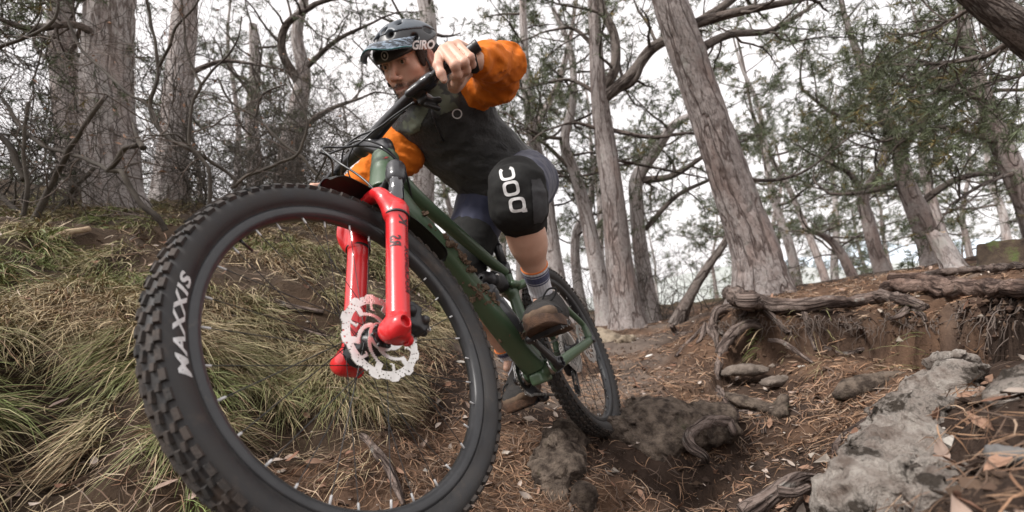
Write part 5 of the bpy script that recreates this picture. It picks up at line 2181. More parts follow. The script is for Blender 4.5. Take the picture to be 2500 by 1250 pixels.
v2, f2 = ring2(.78, 1, 24)
v2b, f2b = ring2(.0, .34, 10, .8, 1.2, 1.2)
v2 = np.concatenate([v2, v2b]) * .0125
f2 = np.concatenate([f2, f2b + 50])
decal('brow_emblem', v2, f2, H(-.004, .14, .026), HM[:, 0], HM[:, 2], -HM[:, 1], HB_, M_logo, helmet, lift=.001)
# straps and buckle, rear cradle
for sx in (1, -1):
    for pts in ([(.074, .030, .030), (.080, .022, -.010), (.079, .014, -.045), (.064, .012, -.078), (.035, .020, -.118), (.0, .030, -.128)],
                [(.082, -.045, .020), (.087, -.030, -.025), (.083, -.004, -.050), (.079, .014, -.048)]):
        P_ = spline([H(sx * a, b, c) for a, b, c in pts], 22)
        v, f, _ = tube(P_, .0065, 8, sq=.28, up=HM[:, 1])
        obj('strap', MB().add(v, f), M_strap, helmet)
    obj('strap_slider', Blob().rbox(H(sx * .083, .012, -.047), (.006, .014, .009), .003, HM).mesh(.0024, 1), M_blk, helmet)
    v, f, _ = tube(spline([H(sx * .080, -.050, .02), H(sx * .088, -.062, -.012), H(sx * .060, -.096, -.035), H(0, -.115, -.040)], 16), .011, 8, sq=.3, up=HM[:, 2])
    obj('rear_cradle', MB().add(v, f), M_blk, helmet)
# hair tufts at the temples
for sx in (1, -1):
    hb2 = Blob()
    hb2.ell(H(sx * .071, .030, .006), (.009, .017, .036), HM, .01)
    hb2.ell(H(sx * .071, -.040, -.005), (.010, .028, .035), HM, .01)
    hb2.cone(H(sx * .072, .020, .0), H(sx * .072, -.03, .01), .008, .009, .01)
    hb2.fx.append(wrinkle(.002, 120, 91, hu, 3))
    obj('hair', hb2.mesh(.003, 0), M_hair, bo_)
# beard and brows: short hairs standing on the skin
def hairs(name, cond, n, L, w, down):
    ii = np.nonzero(cond)[0]
    if not len(ii):
        return
    pk = rs.choice(ii, n)
    p = bv[pk] + rs.normal(size=(n, 3)) * .0018
    out_ = p - HC
    out_ /= np.linalg.norm(out_, axis=1)[:, None]
    d_ = out_ * .55 + (HM @ np.asarray(down, float)) + rs.normal(size=(n, 3)) * .35
    d_ /= np.linalg.norm(d_, axis=1)[:, None]
    sd_ = np.cross(d_, rs.normal(size=(n, 3)))
    sd_ /= np.linalg.norm(sd_, axis=1)[:, None]
    l_ = L * (.6 + .8 * rs.rand(n))[:, None]
    v_ = np.stack([p - sd_ * w, p + sd_ * w, p + d_ * l_], 1).reshape(-1, 3)
    tag(obj(name, MB().add(v_, np.arange(3 * n).reshape(-1, 3)), M_hair, bo_, smooth=False), kind='stuff')


hairs('beard', jaw * bn > .55, 6500, .0045, .00032, (0, 0, -.8))
mo_ = gz((0, .096, -.0605), (.025, .02, .006)) > .35
hairs('moustache', mo_, 520, .0045, .00032, (0, .1, -.8))
br_ = (gz((.029, .086, .0165), (.021, .02, .0046)) + gz((-.029, .086, .0165), (.021, .02, .0046))) > .35
hairs('eyebrows', br_, 1500, .006, .00045, (0, .2, .25))
# ------------------------------------------------------------------ trees
M_bark = bark_mat('pine_bark', (.40, .365, .350), (.245, .205, .190), (.13, .10, .09), 14, .28, .040)
M_bark2 = bark_mat('pine_bark_pale', (.52, .485, .47), (.315, .275, .260), (.17, .135, .12), 13, .30, .032)
M_limb = bark_mat('limb_bark', (.22, .19, .172), (.125, .103, .090), (.045, .034, .03), 18, .4, .06)
M_twig = mat('dark_twig', (.070, .052, .042), (.135, .105, .088), rough=.9, scale=8)
M_shrub = mat('shrub_bark', (.034, .027, .021), (.075, .062, .048), rough=.85, scale=9, bump=.4, bscale=90, c3=(.13, .115, .09), s3=14, t3=(.6, .75))
M_need = mat('pine_needles', (.070, .086, .046), (.115, .132, .074), rough=.65, scale=1.3, attr='Col', spec=.3)


def needles(pts, dirs, size, k=9, w=.0055, mb=None, seed=0):
    """tufts of long needles at the shoot tips; one thin triangle per needle"""
    n = len(pts)
    if not n:
        return
    r = np.random.RandomState(seed)
    P = np.repeat(np.asarray(pts), k, 0)
    D = np.repeat(np.asarray(dirs), k, 0)
    v = D * .75 + r.normal(size=P.shape) * .62
    v /= np.linalg.norm(v, axis=1)[:, None]
    L = size * (.7 + .6 * r.rand(len(P)))[:, None]
    s = np.cross(v, r.normal(size=P.shape))
    s /= np.linalg.norm(s, axis=1)[:, None] + 1e-9
    o = P - D * (r.rand(len(P)) * size * .8)[:, None]
    a = o - s * w
    b = o + s * w
    c = o + v * L + V(0, 0, -.12) * L
    T_ = np.stack([a, b, c], 1).reshape(-1, 3)
    tint = np.repeat(.65 + .7 * r.rand(n), k)[:, None] * np.ones(3)
    br = np.repeat(r.rand(n) < .08, k)
    tint[br] *= V(1.7, 1.1, .7)
    mb.add(T_, np.arange(len(T_)).reshape(-1, 3), np.repeat(tint, 3, 0))


def wander(p, d, L, n, r, jit=.18, grav=0.0, up=0.0):
    P = [np.asarray(p, float)]
    d = nrm(d)
    for i in range(n):
        d = nrm(d + r.normal(size=3) * jit + V(0, 0, up - grav * i / n))
        P.append(P[-1] + d * L / n)
    return np.array(P)


def grow_branch(mbw, tufts, p, d, L, rad, r, lvl=0, maxl=2, jit=.17, up=.05, dens=1.0, bare=.3):
    n = max(4, int(5 + L * 3))
    P = wander(p, d, L, n, r, jit, 0, up)
    R = np.linspace(rad, rad * .3, n + 1)
    v, f, uv = tube(P, R, 7 if rad > .025 else (5 if rad > .010 else 4), False)
    mbw.add(v, f, uv=uv)
    if lvl < maxl:
        k = int((2 + L * 3.4) * dens) if lvl == 0 else int((1 + L * 4) * dens)
        for i in range(k):
            t = bare + (1 - bare) * (i + r.rand()) / k
            q = t * n
            i0 = min(int(q), n - 1)
            pp = P[i0] + (P[i0 + 1] - P[i0]) * (q - i0)
            td = nrm(P[i0 + 1] - P[i0])
            side = nrm(np.cross(td, r.normal(size=3)))
            side[2] *= .22
            dd = nrm(td * .65 + side * .9 + V(0, 0, .06))
            grow_branch(mbw, tufts, pp, dd, L * (.34 + .28 * r.rand()) * (1.1 - .4 * t), R[i0] * .52, r, lvl + 1, maxl, jit * 1.25, up, dens, .25)
    if lvl >= 1:
        m = int(2 + L * 6.5)
        for i in range(m):
            t = 1 - (i / m) * .75
            q = t * n
            i0 = min(int(q), n - 1)
            pp = P[i0] + (P[i0 + 1] - P[i0]) * (q - i0)
            tufts.append((pp + r.normal(size=3) * .03, nrm(P[i0 + 1] - P[i0] + r.normal(size=3) * .5)))


def trunk_mesh(P, R, n=28, rough=.0, seed=0, flare=0.0, step=.06):
    L = np.linalg.norm(np.diff(P, axis=0), axis=1).sum()
    m = max(8, int(L / step))
    Ps = spline(P, m)
    tt = np.linspace(0, 1, len(R))
    Rs = np.interp(np.linspace(0, 1, m), tt, R)
    v, f, uv = tube(Ps, Rs, n, False)
    if rough:
        c = np.repeat(Ps, n, 0)
        o = v - c
        rr = np.linalg.norm(o, axis=1)[:, None]
        q = uv * V(1, .33, 1)
        a = 1 - np.abs(vnoise(q, 13, seed)) * 1.6
        b = 1 - np.abs(vnoise(q, 29, seed + 1)) * 1.6
        g = vnoise(q, 4.0, seed + 2)
        dsp = rough * (-.9 * np.clip(a - .45, 0, 1) - .45 * np.clip(b - .5, 0, 1)) + rough * .5 * g
        if flare:
            h = uv[:, 1]
            ang = np.arctan2(uv[:, 2], uv[:, 0])
            lobes = .5 + .5 * np.cos(ang * 5 + seed) * vnoise(np.stack([ang, 0 * ang, 0 * ang], 1), .8, seed + 7)
            dsp = dsp + flare * np.exp(-h / .22) * (.35 + lobes)
        v = c + o * (1 + dsp[:, None] / rr)
    return v, f, uv


def make_pine(name, label, Ptr, R, seed, branches=(), auto=None, M=None, near=False, group=None, tuft=(.080, 15, .0030), limbs_mat=None, twin=None):
    r = np.random.RandomState(seed)
    bs = Ptr[0]
    root = empty(name, at(bs), label, 'tree', group)
    v, f, uv = trunk_mesh(np.asarray(Ptr), R, 64 if near else 20, .022 if near else .010, seed, flare=.10 if near else .05, step=.018 if near else .07)
    v_ = v.copy()
    obj('trunk', MB().add(v, f, uv=uv), M or M_bark, root)
    mbw, tufts = MB(), []
    for (P, w0, w1, lv) in branches:
        P = spline(np.asarray(P), len(P) * 5)
        v, f, uv = tube(P, np.linspace(w0, w1, len(P)), 10, False)
        mb1 = MB().add(v, f, uv=uv)
        obj('limb', mb1, limbs_mat or M_limb, root)
        Lb = np.linalg.norm(np.diff(P, axis=0), axis=1).sum()
        for i in range(int(lv * (3 + Lb * 4))):
            t = .12 + .86 * r.rand()
            k = min(int(t * (len(P) - 1)), len(P) - 2)
            d = nrm(P[k + 1] - P[k])
            sd_ = nrm(np.cross(d, r.normal(size=3)))
            grow_branch(mbw, tufts, P[k], nrm(d * .4 + sd_ + V(0, 0, .15)), .35 + .7 * r.rand(), max(.006, w0 * .28), r, 1, 2, .2, .04)
        if lv:
            grow_branch(mbw, tufts, P[-1], nrm(P[-1] - P[-2]), .8, w1, r, 0, 2, .2, .03)
    if auto:
        t0, nb, Lb, rb = auto
        Ps = spline(np.asarray(Ptr), 60)
        Rs = np.interp(np.linspace(0, 1, 60), np.linspace(0, 1, len(R)), R)
        for i in range(nb):
            t = t0 + (1 - t0) * ((i + r.rand() * .8) / nb)
            k = min(int(t * 59), 58)
            a = i * 2.4 + r.rand()
            d = V(math.cos(a), math.sin(a), .12 + .5 * t * r.rand() - .1)
            L = Lb * (1.15 - .65 * (t - t0) / (1 - t0 + 1e-6)) * (.65 + .6 * r.rand())
            grow_branch(mbw, tufts, Ps[k], d, L, min(Rs[k] * .45, rb) * (.6 + .5 * r.rand()), r, 0, 2, .17, .045)
    if mbw.n:
        o = obj('branches', mbw, limbs_mat or M_limb, root)
        o['kind'] = 'stuff'
    if tufts:
        nm = MB()
        needles([t[0] for t in tufts], [t[1] for t in tufts], tuft[0], tuft[1], tuft[2], nm, seed)
        o = obj('crown', nm, M_need, root, smooth=False)
        o['kind'] = 'stuff'
    return root


def T_(pts):
    """trunk centre line and radii from (px, py, width px, metres)"""
    return np.array([W(a, b, d) for a, b, w, d in pts]), np.array([w / 2 / FPX * d for a, b, w, d in pts])


def BRc(pts, w0, w1, lv=1.0):
    d0 = pts[0][2]
    return ([W(a, b, d) for a, b, d in pts], w0 / 2 / FPX * d0, w1 / 2 / FPX * pts[-1][2], lv)


# foremost pines, traced
P, R = T_([(1866, 745, 138, 3.95), (1858, 690, 116, 3.9), (1842, 610, 106, 3.85), (1800, 490, 98, 3.8), (1752, 350, 92, 3.7), (1702, 200, 86, 3.6), (1662, 80, 82, 3.5), (1632, -10, 78, 3.45), (1590, -160, 74, 3.4), (1520, -420, 60, 3.4), (1480, -800, 40, 3.5)])
make_pine('pine_tree', 'thick grey-pink pine leaning left above the root ledge right of the rider', P, R, 11, [
    BRc([(1690, 130, 3.6), (1780, 85, 3.9), (1880, 75, 4.3), (1960, 30, 4.6)], 24, 10, .9),
    BRc([(1690, 60, 3.6), (1800, 30, 3.5), (1950, 0, 3.6)], 26, 14, .6),
    BRc([(1760, 400, 3.7), (1850, 440, 4.2), (1960, 420, 4.7), (2080, 330, 5.1)], 12, 5, .8)], near=True, M=M_bark)
P, R = T_([(1532, 800, 84, 5.8), (1525, 740, 74, 5.8), (1512, 640, 66, 5.8), (1496, 480, 56, 5.7), (1475, 330, 50, 5.7), (1462, 220, 42, 5.6), (1455, 110, 34, 5.6), (1448, -40, 30, 5.6), (1440, -300, 22, 5.6)])
make_pine('pine_tree', 'tall straight pine forking right behind the knee, tallest of the middle group', P, R, 12, [
    BRc([(1472, 215, 5.6), (1500, 170, 5.5), (1500, 90, 5.5), (1470, 20, 5.5), (1450, -60, 5.5)], 26, 18, .5),
    BRc([(1478, 150 + 85, 5.6), (1540, 185, 5.5), (1590, 120, 5.4), (1660, 80, 5.3), (1760, 20, 5.2), (1830, -40, 5.2)], 32, 18, .9),
    BRc([(1480, 225, 5.7), (1545, 200, 5.5), (1580, 130, 5.4), (1640, 100, 5.4)], 20, 12, .6),
    BRc([(1468, 235, 5.7), (1390, 195, 5.8), (1300, 210, 5.9)], 12, 5, .8),
    BRc([(1474, 320, 5.7), (1400, 300, 5.6), (1330, 320, 5.5)], 10, 4, .8),
    BRc([(1480, 315, 5.7), (1590, 335, 5.5), (1680, 325, 5.4), (1760, 340, 5.4)], 12, 5, .7),
    BRc([(1458, 120, 5.6), (1400, 70, 5.7), (1340, 75, 5.8)], 12, 5, .9),
    BRc([(1500, 390, 5.7), (1600, 410, 6), (1700, 430, 6)], 8, 4, .7)], M=M_bark)
P, R = T_([(1485, 800, 52, 6.5), (1470, 720, 44, 6.5), (1447, 600, 38, 6.5), (1425, 500, 34, 6.5), (1402, 420, 30, 6.5), (1378, 345, 26, 6.4), (1400, 240, 20, 6.4), (1392, 120, 16, 6.4), (1350, 20, 12, 6.4)])
make_pine('pine_tree', 'slim wavy pine left of the tall straight one, bent twice', P, R, 13, [
    BRc([(1400, 420, 6.5), (1340, 360, 6.4), (1300, 330, 6.4)], 12, 6, 1), BRc([(1430, 520, 6.5), (1400, 450, 6.7), (1360, 420, 6.8)], 10, 5, 1),
    BRc([(1380, 340, 6.4), (1320, 330, 6.2), (1270, 300, 6.2)], 10, 5, 1)], auto=(.55, 9, .9, .02), M=M_bark2)
P, R = T_([(1592, 800, 50, 7), (1578, 700, 40, 7), (1562, 600, 36, 7), (1554, 500, 34, 7), (1556, 435, 34, 7), (1600, 370, 26, 6.9), (1640, 310, 22, 6.8), (1690, 280, 14, 6.8)])
make_pine('pine_tree', 'pale pine with elbow bend, just right of the tall straight one', P, R, 14, [
    BRc([(1560, 440, 7), (1640, 430, 6.8), (1720, 380, 6.6)], 20, 10, 1), BRc([(1575, 560, 7), (1650, 480, 7), (1730, 440, 7)], 14, 8, .8)], auto=(.6, 7, 1.0, .02), M=M_bark2)
P, R = T_([(1428, 805, 32, 8), (1412, 700, 26, 8), (1404, 620, 24, 8), (1410, 560, 22, 8), (1440, 500, 16, 8), (1450, 380, 12, 8)])
make_pine('pine_tree', 'thin pale crooked pine at the left of the middle group', P, R, 15, auto=(.4, 10, 1.0, .02), M=M_bark2)
P, R = T_([(1382, 790, 46, 6.8), (1360, 680, 42, 6.8), (1342, 560, 38, 6.8), (1328, 450, 36, 6.8), (1305, 350, 30, 6.8), (1290, 250, 26, 6.8), (1280, 120, 20, 6.8), (1275, -50, 14, 6.8)])
make_pine('pine_tree', 'pale straight pine standing just behind the orange elbow and raised knee', P, R, 16, auto=(.35, 16, 1.2, .022), M=M_bark2)
P, R = T_([(2290, 672, 58, 6), (2272, 600, 52, 6), (2242, 520, 46, 6), (2205, 430, 38, 6), (2192, 350, 30, 6), (2150, 260, 22, 6), (2105, 160, 18, 6), (2062, 40, 14, 6), (2040, -80, 10, 6)])
make_pine('pine_tree', 'spreading pine on the right with its trunk curving up left', P, R, 17, [
    BRc([(2208, 440, 6), (2150, 460, 6.1), (2100, 470, 6.2)], 20, 10, .8),
    BRc([(2195, 370, 6), (2260, 290, 5.8), (2340, 240, 5.6), (2440, 220, 5.5)], 22, 10, 1.4),
    BRc([(2240, 500, 6), (2330, 440, 5.8), (2420, 420, 5.7), (2500, 400, 5.6)], 18, 8, 1.2),
    BRc([(2170, 300, 6), (2120, 300, 5.8), (2040, 280, 5.8), (1960, 220, 5.8)], 14, 6, 1.6),
    BRc([(2120, 190, 6), (2200, 130, 5.8), (2300, 110, 5.8)], 12, 6, 1.4)], auto=(.45, 10, 1.2, .025))
P, R = T_([(2168, 700, 36, 7), (2140, 620, 30, 7), (2120, 540, 27, 7), (2108, 480, 25, 7), (2150, 410, 18, 7), (2165, 330, 14, 7)])
make_pine('pine_tree', 'slim pine with a forked top, left of the spreading one on the right', P, R, 18, [BRc([(2110, 490, 7), (2080, 430, 7), (2030, 400, 7)], 16, 7, 1.3)], auto=(.55, 9, 1.2, .02))
P, R = T_([(2100, 735, 30, 9), (2075, 660, 24, 9), (2040, 600, 20, 9), (2000, 570, 14, 9), (1960, 560, 10, 9)])
make_pine('pine_tree', 'low bent pine bowing left between the leaning pine and the forked one', P, R, 19, auto=(.35, 12, 1.3, .02))
P, R = T_([(2560, 620, 60, 5), (2500, 470, 50, 5), (2448, 360, 44, 5), (2405, 240, 34, 5), (2372, 140, 26, 5), (2350, 20, 18, 5), (2330, -120, 12, 5)])
make_pine('pine_tree', 'dark pine on the right edge leaning in over the mossy stump', P, R, 20, [
    BRc([(2440, 350, 5), (2380, 330, 4.9), (2300, 310, 4.8), (2200, 330, 4.8)], 16, 6, 1.8),
    BRc([(2410, 250, 5), (2330, 220, 4.8), (2220, 210, 4.7)], 16, 6, 1.8), BRc([(2480, 420, 5), (2400, 450, 4.6), (2320, 500, 4.5)], 12, 5, 1.3)], auto=(.5, 12, 1.1, .025))
P, R = T_([(3060, 900, 150, 3.4), (2900, 560, 120, 3.2), (2700, 250, 100, 3.0), (2500, 80, 76, 2.9), (2400, 5, 62, 2.9), (2290, -90, 50, 2.9), (2100, -260, 36, 3)])
make_pine('pine_tree', 'dark stem slanting across the upper right corner', P, R, 21, [
    BRc([(2500, 75, 2.9), (2420, 130, 3.2), (2330, 150, 3.6), (2230, 160, 4)], 18, 8, 2.2), BRc([(2560, 120, 3), (2500, 180, 3.4), (2420, 200, 3.8)], 16, 8, 2.2),
    BRc([(2400, 0, 2.9), (2300, 60, 3.2), (2200, 90, 3.6)], 12, 6, 1.6)], M=M_limb)
P, R = T_([(2170, 745, 18, 5.2), (1650, 795, 26, 5.1), (1680, 730, 22, 5.1), (1722, 660, 20, 5.1), (1770, 590, 16, 5.1), (1785, 540, 10, 5.1)][1:])
make_pine('young_tree', 'thin bare sapling leaning right between the middle pines and the leaning pine', P, R, 22, auto=None, M=M_limb)
# left-hand pines
P, R = T_([(302, 562, 140, 3.75), (294, 530, 118, 3.7), (278, 470, 108, 3.65), (272, 380, 112, 3.65), (262, 250, 108, 3.65), (264, 120, 104, 3.65), (270, 0, 100, 3.65), (278, -150, 98, 3.65), (290, -500, 80, 3.7)])
make_pine('pine_tree', 'massive old pine with flaking pink-grey bark at upper left, thickest trunk', P, R, 31, [
    BRc([(262, 100, 3.65), (180, 60, 3.4), (80, 70, 3.3), (-20, 40, 3.2)], 20, 10, 1.6), BRc([(270, 30, 3.65), (190, -10, 3.5), (60, -10, 3.4)], 20, 10, 2.2)], near=True, M=M_bark2)
P, R = T_([(408, 560, 92, 5), (412, 500, 80, 5), (418, 420, 72, 5), (430, 300, 66, 5), (440, 180, 60, 5), (450, 60, 56, 5), (458, -80, 50, 5), (465, -300, 40, 5)])
make_pine('pine_tree', 'pale pine second from left, right behind the massive one', P, R, 32, [BRc([(440, 190, 5), (540, 150, 5), (640, 160, 5)], 14, 6, 1.0)], near=True, M=M_bark2)
P, R = T_([(190, 540, 76, 5.6), (180, 400, 66, 5.6), (165, 250, 60, 5.6), (152, 100, 56, 5.6), (145, -60, 50, 5.6)])
make_pine('pine_tree', 'pinkish pine half hidden left of the massive trunk', P, R, 33, auto=(.55, 10, 1.2, .03), M=M_bark)
P, R = T_([(690, 560, 64, 7), (702, 440, 58, 7), (712, 350, 54, 7), (728, 260, 44, 7), (742, 180, 34, 7), (725, 90, 28, 7), (740, 10, 22, 7), (760, -100, 16, 7)])
make_pine('pine_tree', 'gnarled pine above the tyre whose trunk snakes near the top', P, R, 34, [
    BRc([(735, 210, 7), (690, 130, 6.8), (700, 60, 6.7), (770, 10, 6.6)], 24, 12, 1), BRc([(715, 330, 7), (800, 270, 6.8), (880, 240, 6.6)], 16, 6, 1.2), BRc([(742, 170, 7), (820, 100, 6.8), (900, 60, 6.7)], 14, 6, 1.2)], M=M_bark2)
P, R = T_([(625, 560, 40, 9), (622, 420, 36, 9), (615, 300, 32, 9), (622, 180, 26, 9), (618, 60, 20, 9)])
make_pine('pine_tree', 'thin distant pine left of the gnarled one above the tyre', P, R, 35, auto=(.3, 16, 1.4, .03), M=M_bark2)
P, R = T_([(1030, 620, 66, 7.5), (1032, 500, 56, 7.5), (1036, 420, 50, 7.5), (1040, 300, 42, 7.5), (1046, 60, 40, 7.5), (1020, -60, 34, 7.5)])
make_pine('pine_tree', 'pine rising directly behind the rider\'s back and helmet', P, R, 36, auto=(.45, 14, 1.5, .035), M=M_bark2)

# the wood behind: six grown pines, copied
protos = []
for k in range(7):
    r = np.random.RandomState(100 + k)
    h = 5.5 + 3.5 * r.rand()
    n = 7
    P = [V(0, 0, -.3)]
    d = V(r.normal() * .10, r.normal() * .10, 1)
    for i in range(n):
        d = nrm(d + V(r.normal() * .13, r.normal() * .13, .1))
        P.append(P[-1] + d * h / n)
    R = np.linspace(.095 + .04 * r.rand(), .025, n + 1)
    protos.append(make_pine('background_pine', 'background pine among the trunks of the wood', np.array(P), R, 100 + k, auto=(.16 + .10 * r.rand(), 12, 2.0, .04),
                            M=M_bark2 if k % 2 else M_bark, tuft=(.12, 11, .0055)))
spots = []
r = np.random.RandomState(5)
rows = [(10, 5), (13.5, 6), (18, 8), (24, 10), (33, 12)]
for dist, cnt in rows:
    for i in range(cnt):
        px = -150 + (i + .15 + .7 * r.rand()) / cnt * 2850
        spots.append((px, dist * (.88 + .26 * r.rand())))
NEARW = {'L': 'among the bare shrubs on the left', 'C': 'behind the rider', 'M': 'in the gap between rider and leaning pine', 'R': 'on the right behind the ledge'}
used_p = set()
for i, (px, d) in enumerate(spots):
    w = W(px, 740, d)
    z = float(ground_h(w[0], w[1], False))
    k = i % 7
    M4 = np.eye(4)
    a = r.rand() * 6.28
    s = .85 + .4 * r.rand()
    M4[:3, :3] = rodr(V(0, 0, a)) * s
    M4[:3, 3] = (w[0], w[1], z - .05)
    if k not in used_p:
        used_p.add(k)
        o = protos[k]
        o.matrix_world = Matrix(M4.tolist())
    else:
        o = copy_tree(protos[k], M4)
    reg = 'L' if px < 850 else 'C' if px < 1330 else 'M' if px < 1800 else 'R'
    o['group'] = 'background pines ' + NEARW[reg]
    o['label'] = ('nearer ' if d < 14 else 'distant ') + 'slender background pine with feathery crown ' + NEARW[reg]

# ------------------------------------------------------------------ bare shrubs on the bank
M_leafd = mat('withered_leaf', (.16, .085, .05), (.26, .15, .095), rough=.8, scale=5)


def twigs(mb, p, d, L, rad, r, lvl, leaf):
    n = max(3, int(L * 16))
    P = wander(p, d, L, n, r, .27, 0, .03)
    v, f, uv = tube(P, np.linspace(rad, max(rad * .35, .0008), n + 1), 5 if rad > .004 else 3, False)
    mb.add(v, f)
    if lvl > 0:
        for i in range(int(1.5 + L * 7)):
            k = r.randint(1, n)
            d2 = nrm(nrm(P[k] - P[k - 1]) * .7 + nrm(r.normal(size=3)) * .85)
            twigs(mb, P[k], d2, L * (.35 + .35 * r.rand()), max(rad * .55, .0010), r, lvl - 1, leaf)
    elif r.rand() < .32:
        q = P[-1]
        A = rodr(r.normal(size=3))
        s = .009 + .009 * r.rand()
        leaf.append((q, A, s))


def shrub(label, stems, seed, lvl=3, dens=1.0):
    r = np.random.RandomState(seed)
    P0 = W(*stems[0][0][0])
    root = empty('bare_shrub', at(P0), label, 'shrub', None)
    tw, leaf = MB(), []
    for pts, w0, w1 in stems:
        P = spline([W(*p) for p in pts], len(pts) * 7)
        d0 = pts[0][2]
        Rr = np.linspace(w0, w1, len(P)) / 2 / FPX * d0
        Rr = Rr * (1 + .12 * vnoise(P, 14, seed))
        P = P + .006 * np.stack([vnoise(P, 12, seed + 1), vnoise(P, 12, seed + 2), vnoise(P, 12, seed + 3)], 1)
        v, f, uv = tube(P, Rr, 9)
        obj('stem', MB().add(v, f), M_shrub, root)
        L = np.linalg.norm(np.diff(P, axis=0), axis=1).sum()
        for i in range(int(L * 3.6 * dens)):
            k = r.randint(2, len(P) - 1)
            d = nrm(nrm(P[k] - P[k - 1]) * .5 + nrm(r.normal(size=3)) * .9 + V(0, 0, .25))
            twigs(tw, P[k], d, .25 + .45 * r.rand(), min(.0045, Rr[k] * .45), r, lvl - 1, leaf)
    o = obj('twigs', tw, M_twig, root)
    o['kind'] = 'stuff'
    if leaf:
        lm = MB()
        for q, A, s in leaf:
            v = np.array([(-1, 0, 0), (0, -.5, .15), (1, 0, -.1), (0, .5, .15)]) * s
            lm.add(q + v @ A.T, np.array([(0, 1, 2), (0, 2, 3)]))
        o = obj('leaves', lm, M_leafd, root, smooth=False)
        o['kind'] = 'stuff'
    return root


shrub('bare shrub whose dark arm crosses the massive trunk and ends in a stub', [
    ([(405, 565, 2.75), (381, 529, 2.72), (345, 500, 2.7), (322, 465, 2.7), (305, 430, 2.7), (290, 416, 2.72), (262, 414, 2.75), (240, 402, 2.8), (188, 381, 2.85), (103, 354, 2.9), (50, 309, 2.95), (0, 233, 3.0), (-60, 190, 3.0)], 15, 8),
    ([(264, 416, 2.74), (285, 392, 2.70), (300, 366, 2.68), (318, 360, 2.66), (338, 354, 2.64)], 12, 13), ([(350, 362, 2.62), (340, 345, 2.64), (334, 325, 2.66), (322, 300, 2.7)], 15, 4)], 51)
shrub('bare shrub with two long stems snaking up right of the massive trunk', [
    ([(569, 460, 2.9), (573, 435, 2.9), (515, 394, 2.85), (461, 363, 2.8), (403, 332, 2.8), (367, 264, 2.8), (314, 228, 2.8), (251, 170, 2.85), (193, 112, 2.9), (165, 50, 2.9), (140, 20, 2.9)], 9, 6),
    ([(400, 330, 2.8), (372, 285, 2.8), (368, 240, 2.8), (385, 200, 2.8), (385, 166, 2.8), (378, 100, 2.8), (367, 45, 2.8), (355, -20, 2.8)], 9, 7), ([(386, 165, 2.8), (412, 120, 2.75), (425, 70, 2.7), (470, 25, 2.7), (490, -10, 2.7)], 7, 4)], 52)
shrub('bare shrub with wiggling stem in front of the second pale pine', [
    ([(512, 500, 2.7), (511, 417, 2.7), (490, 385, 2.7), (466, 355, 2.7), (463, 300, 2.7), (470, 251, 2.7), (490, 208, 2.7), (470, 170, 2.7), (455, 110, 2.7), (447, 49, 2.7), (440, -20, 2.7)], 9, 5),
    ([(492, 206, 2.7), (520, 170, 2.7), (552, 138, 2.7), (580, 94, 2.7), (590, 40, 2.7)], 6, 3), ([(466, 356, 2.7), (430, 330, 2.6), (390, 330, 2.6), (350, 330, 2.6)], 5, 3)], 53)
shrub('bare shrub arching from mid left down behind the front tyre', [
    ([(790, 445, 3.0), (735, 385, 3.0), (672, 332, 3.0), (624, 285, 3.0), (590, 265, 3.0), (556, 240, 3.0), (530, 190, 3.0)], 8, 5),
    ([(573, 455, 2.9), (600, 432, 2.9), (627, 421, 2.9), (680, 400, 2.9), (722, 378, 2.9), (748, 320, 2.9), (750, 290, 2.9), (730, 250, 2.9), (700, 180, 2.9)], 9, 4), ([(624, 285, 3.0), (632, 250, 3.0), (650, 225, 3.0), (700, 205, 3.0)], 7, 4)], 54)
shrub('brown bush with straight slanting stems at the far left edge', [
    ([(80, 552, 2.9), (100, 500, 2.9), (125, 448, 2.9), (170, 367, 2.85), (220, 287, 2.8), (250, 240, 2.8)], 15, 9), ([(50, 545, 2.9), (62, 500, 2.9), (67, 440, 2.9), (58, 358, 2.9), (70, 250, 2.9)], 11, 7),
    ([(45, 520, 3.1), (15, 490, 3.1), (-20, 460, 3.1)], 14, 9), ([(60, 440, 3.0), (30, 370, 3.0), (0, 330, 3.0), (-40, 300, 3.0)], 18, 9), ([(130, 530, 3.3), (180, 460, 3.3), (230, 410, 3.3)], 13, 9)], 55)
shrub('bare shrub with a forked dark branch reaching in from the top left corner', [
    ([(-60, 175, 2.4), (-40, 150, 2.4), (0, 116, 2.4), (54, 94, 2.4), (112, 67, 2.4), (139, 27, 2.4), (150, -20, 2.4)], 10, 6), ([(54, 94, 2.4), (90, 60, 2.4), (100, 20, 2.4)], 5, 3)], 56)
r = np.random.RandomState(77)
BL = ['thicket of thin bare stems left of the massive trunk', 'low tangle of bare stems at the far left edge', 'fine bare bush between the two nearest left pines', 'fine bare bush under the gnarled pine', 'fine bare bush above the top of the tyre',
      'bare twiggy bush behind the handlebar', 'bare twiggy bush beneath the thin distant pine', 'slender bare bush at the foot of the middle pines', 'bare bush at the foot of the leaning pine, left side', 'slender bare bush right of the sapling']
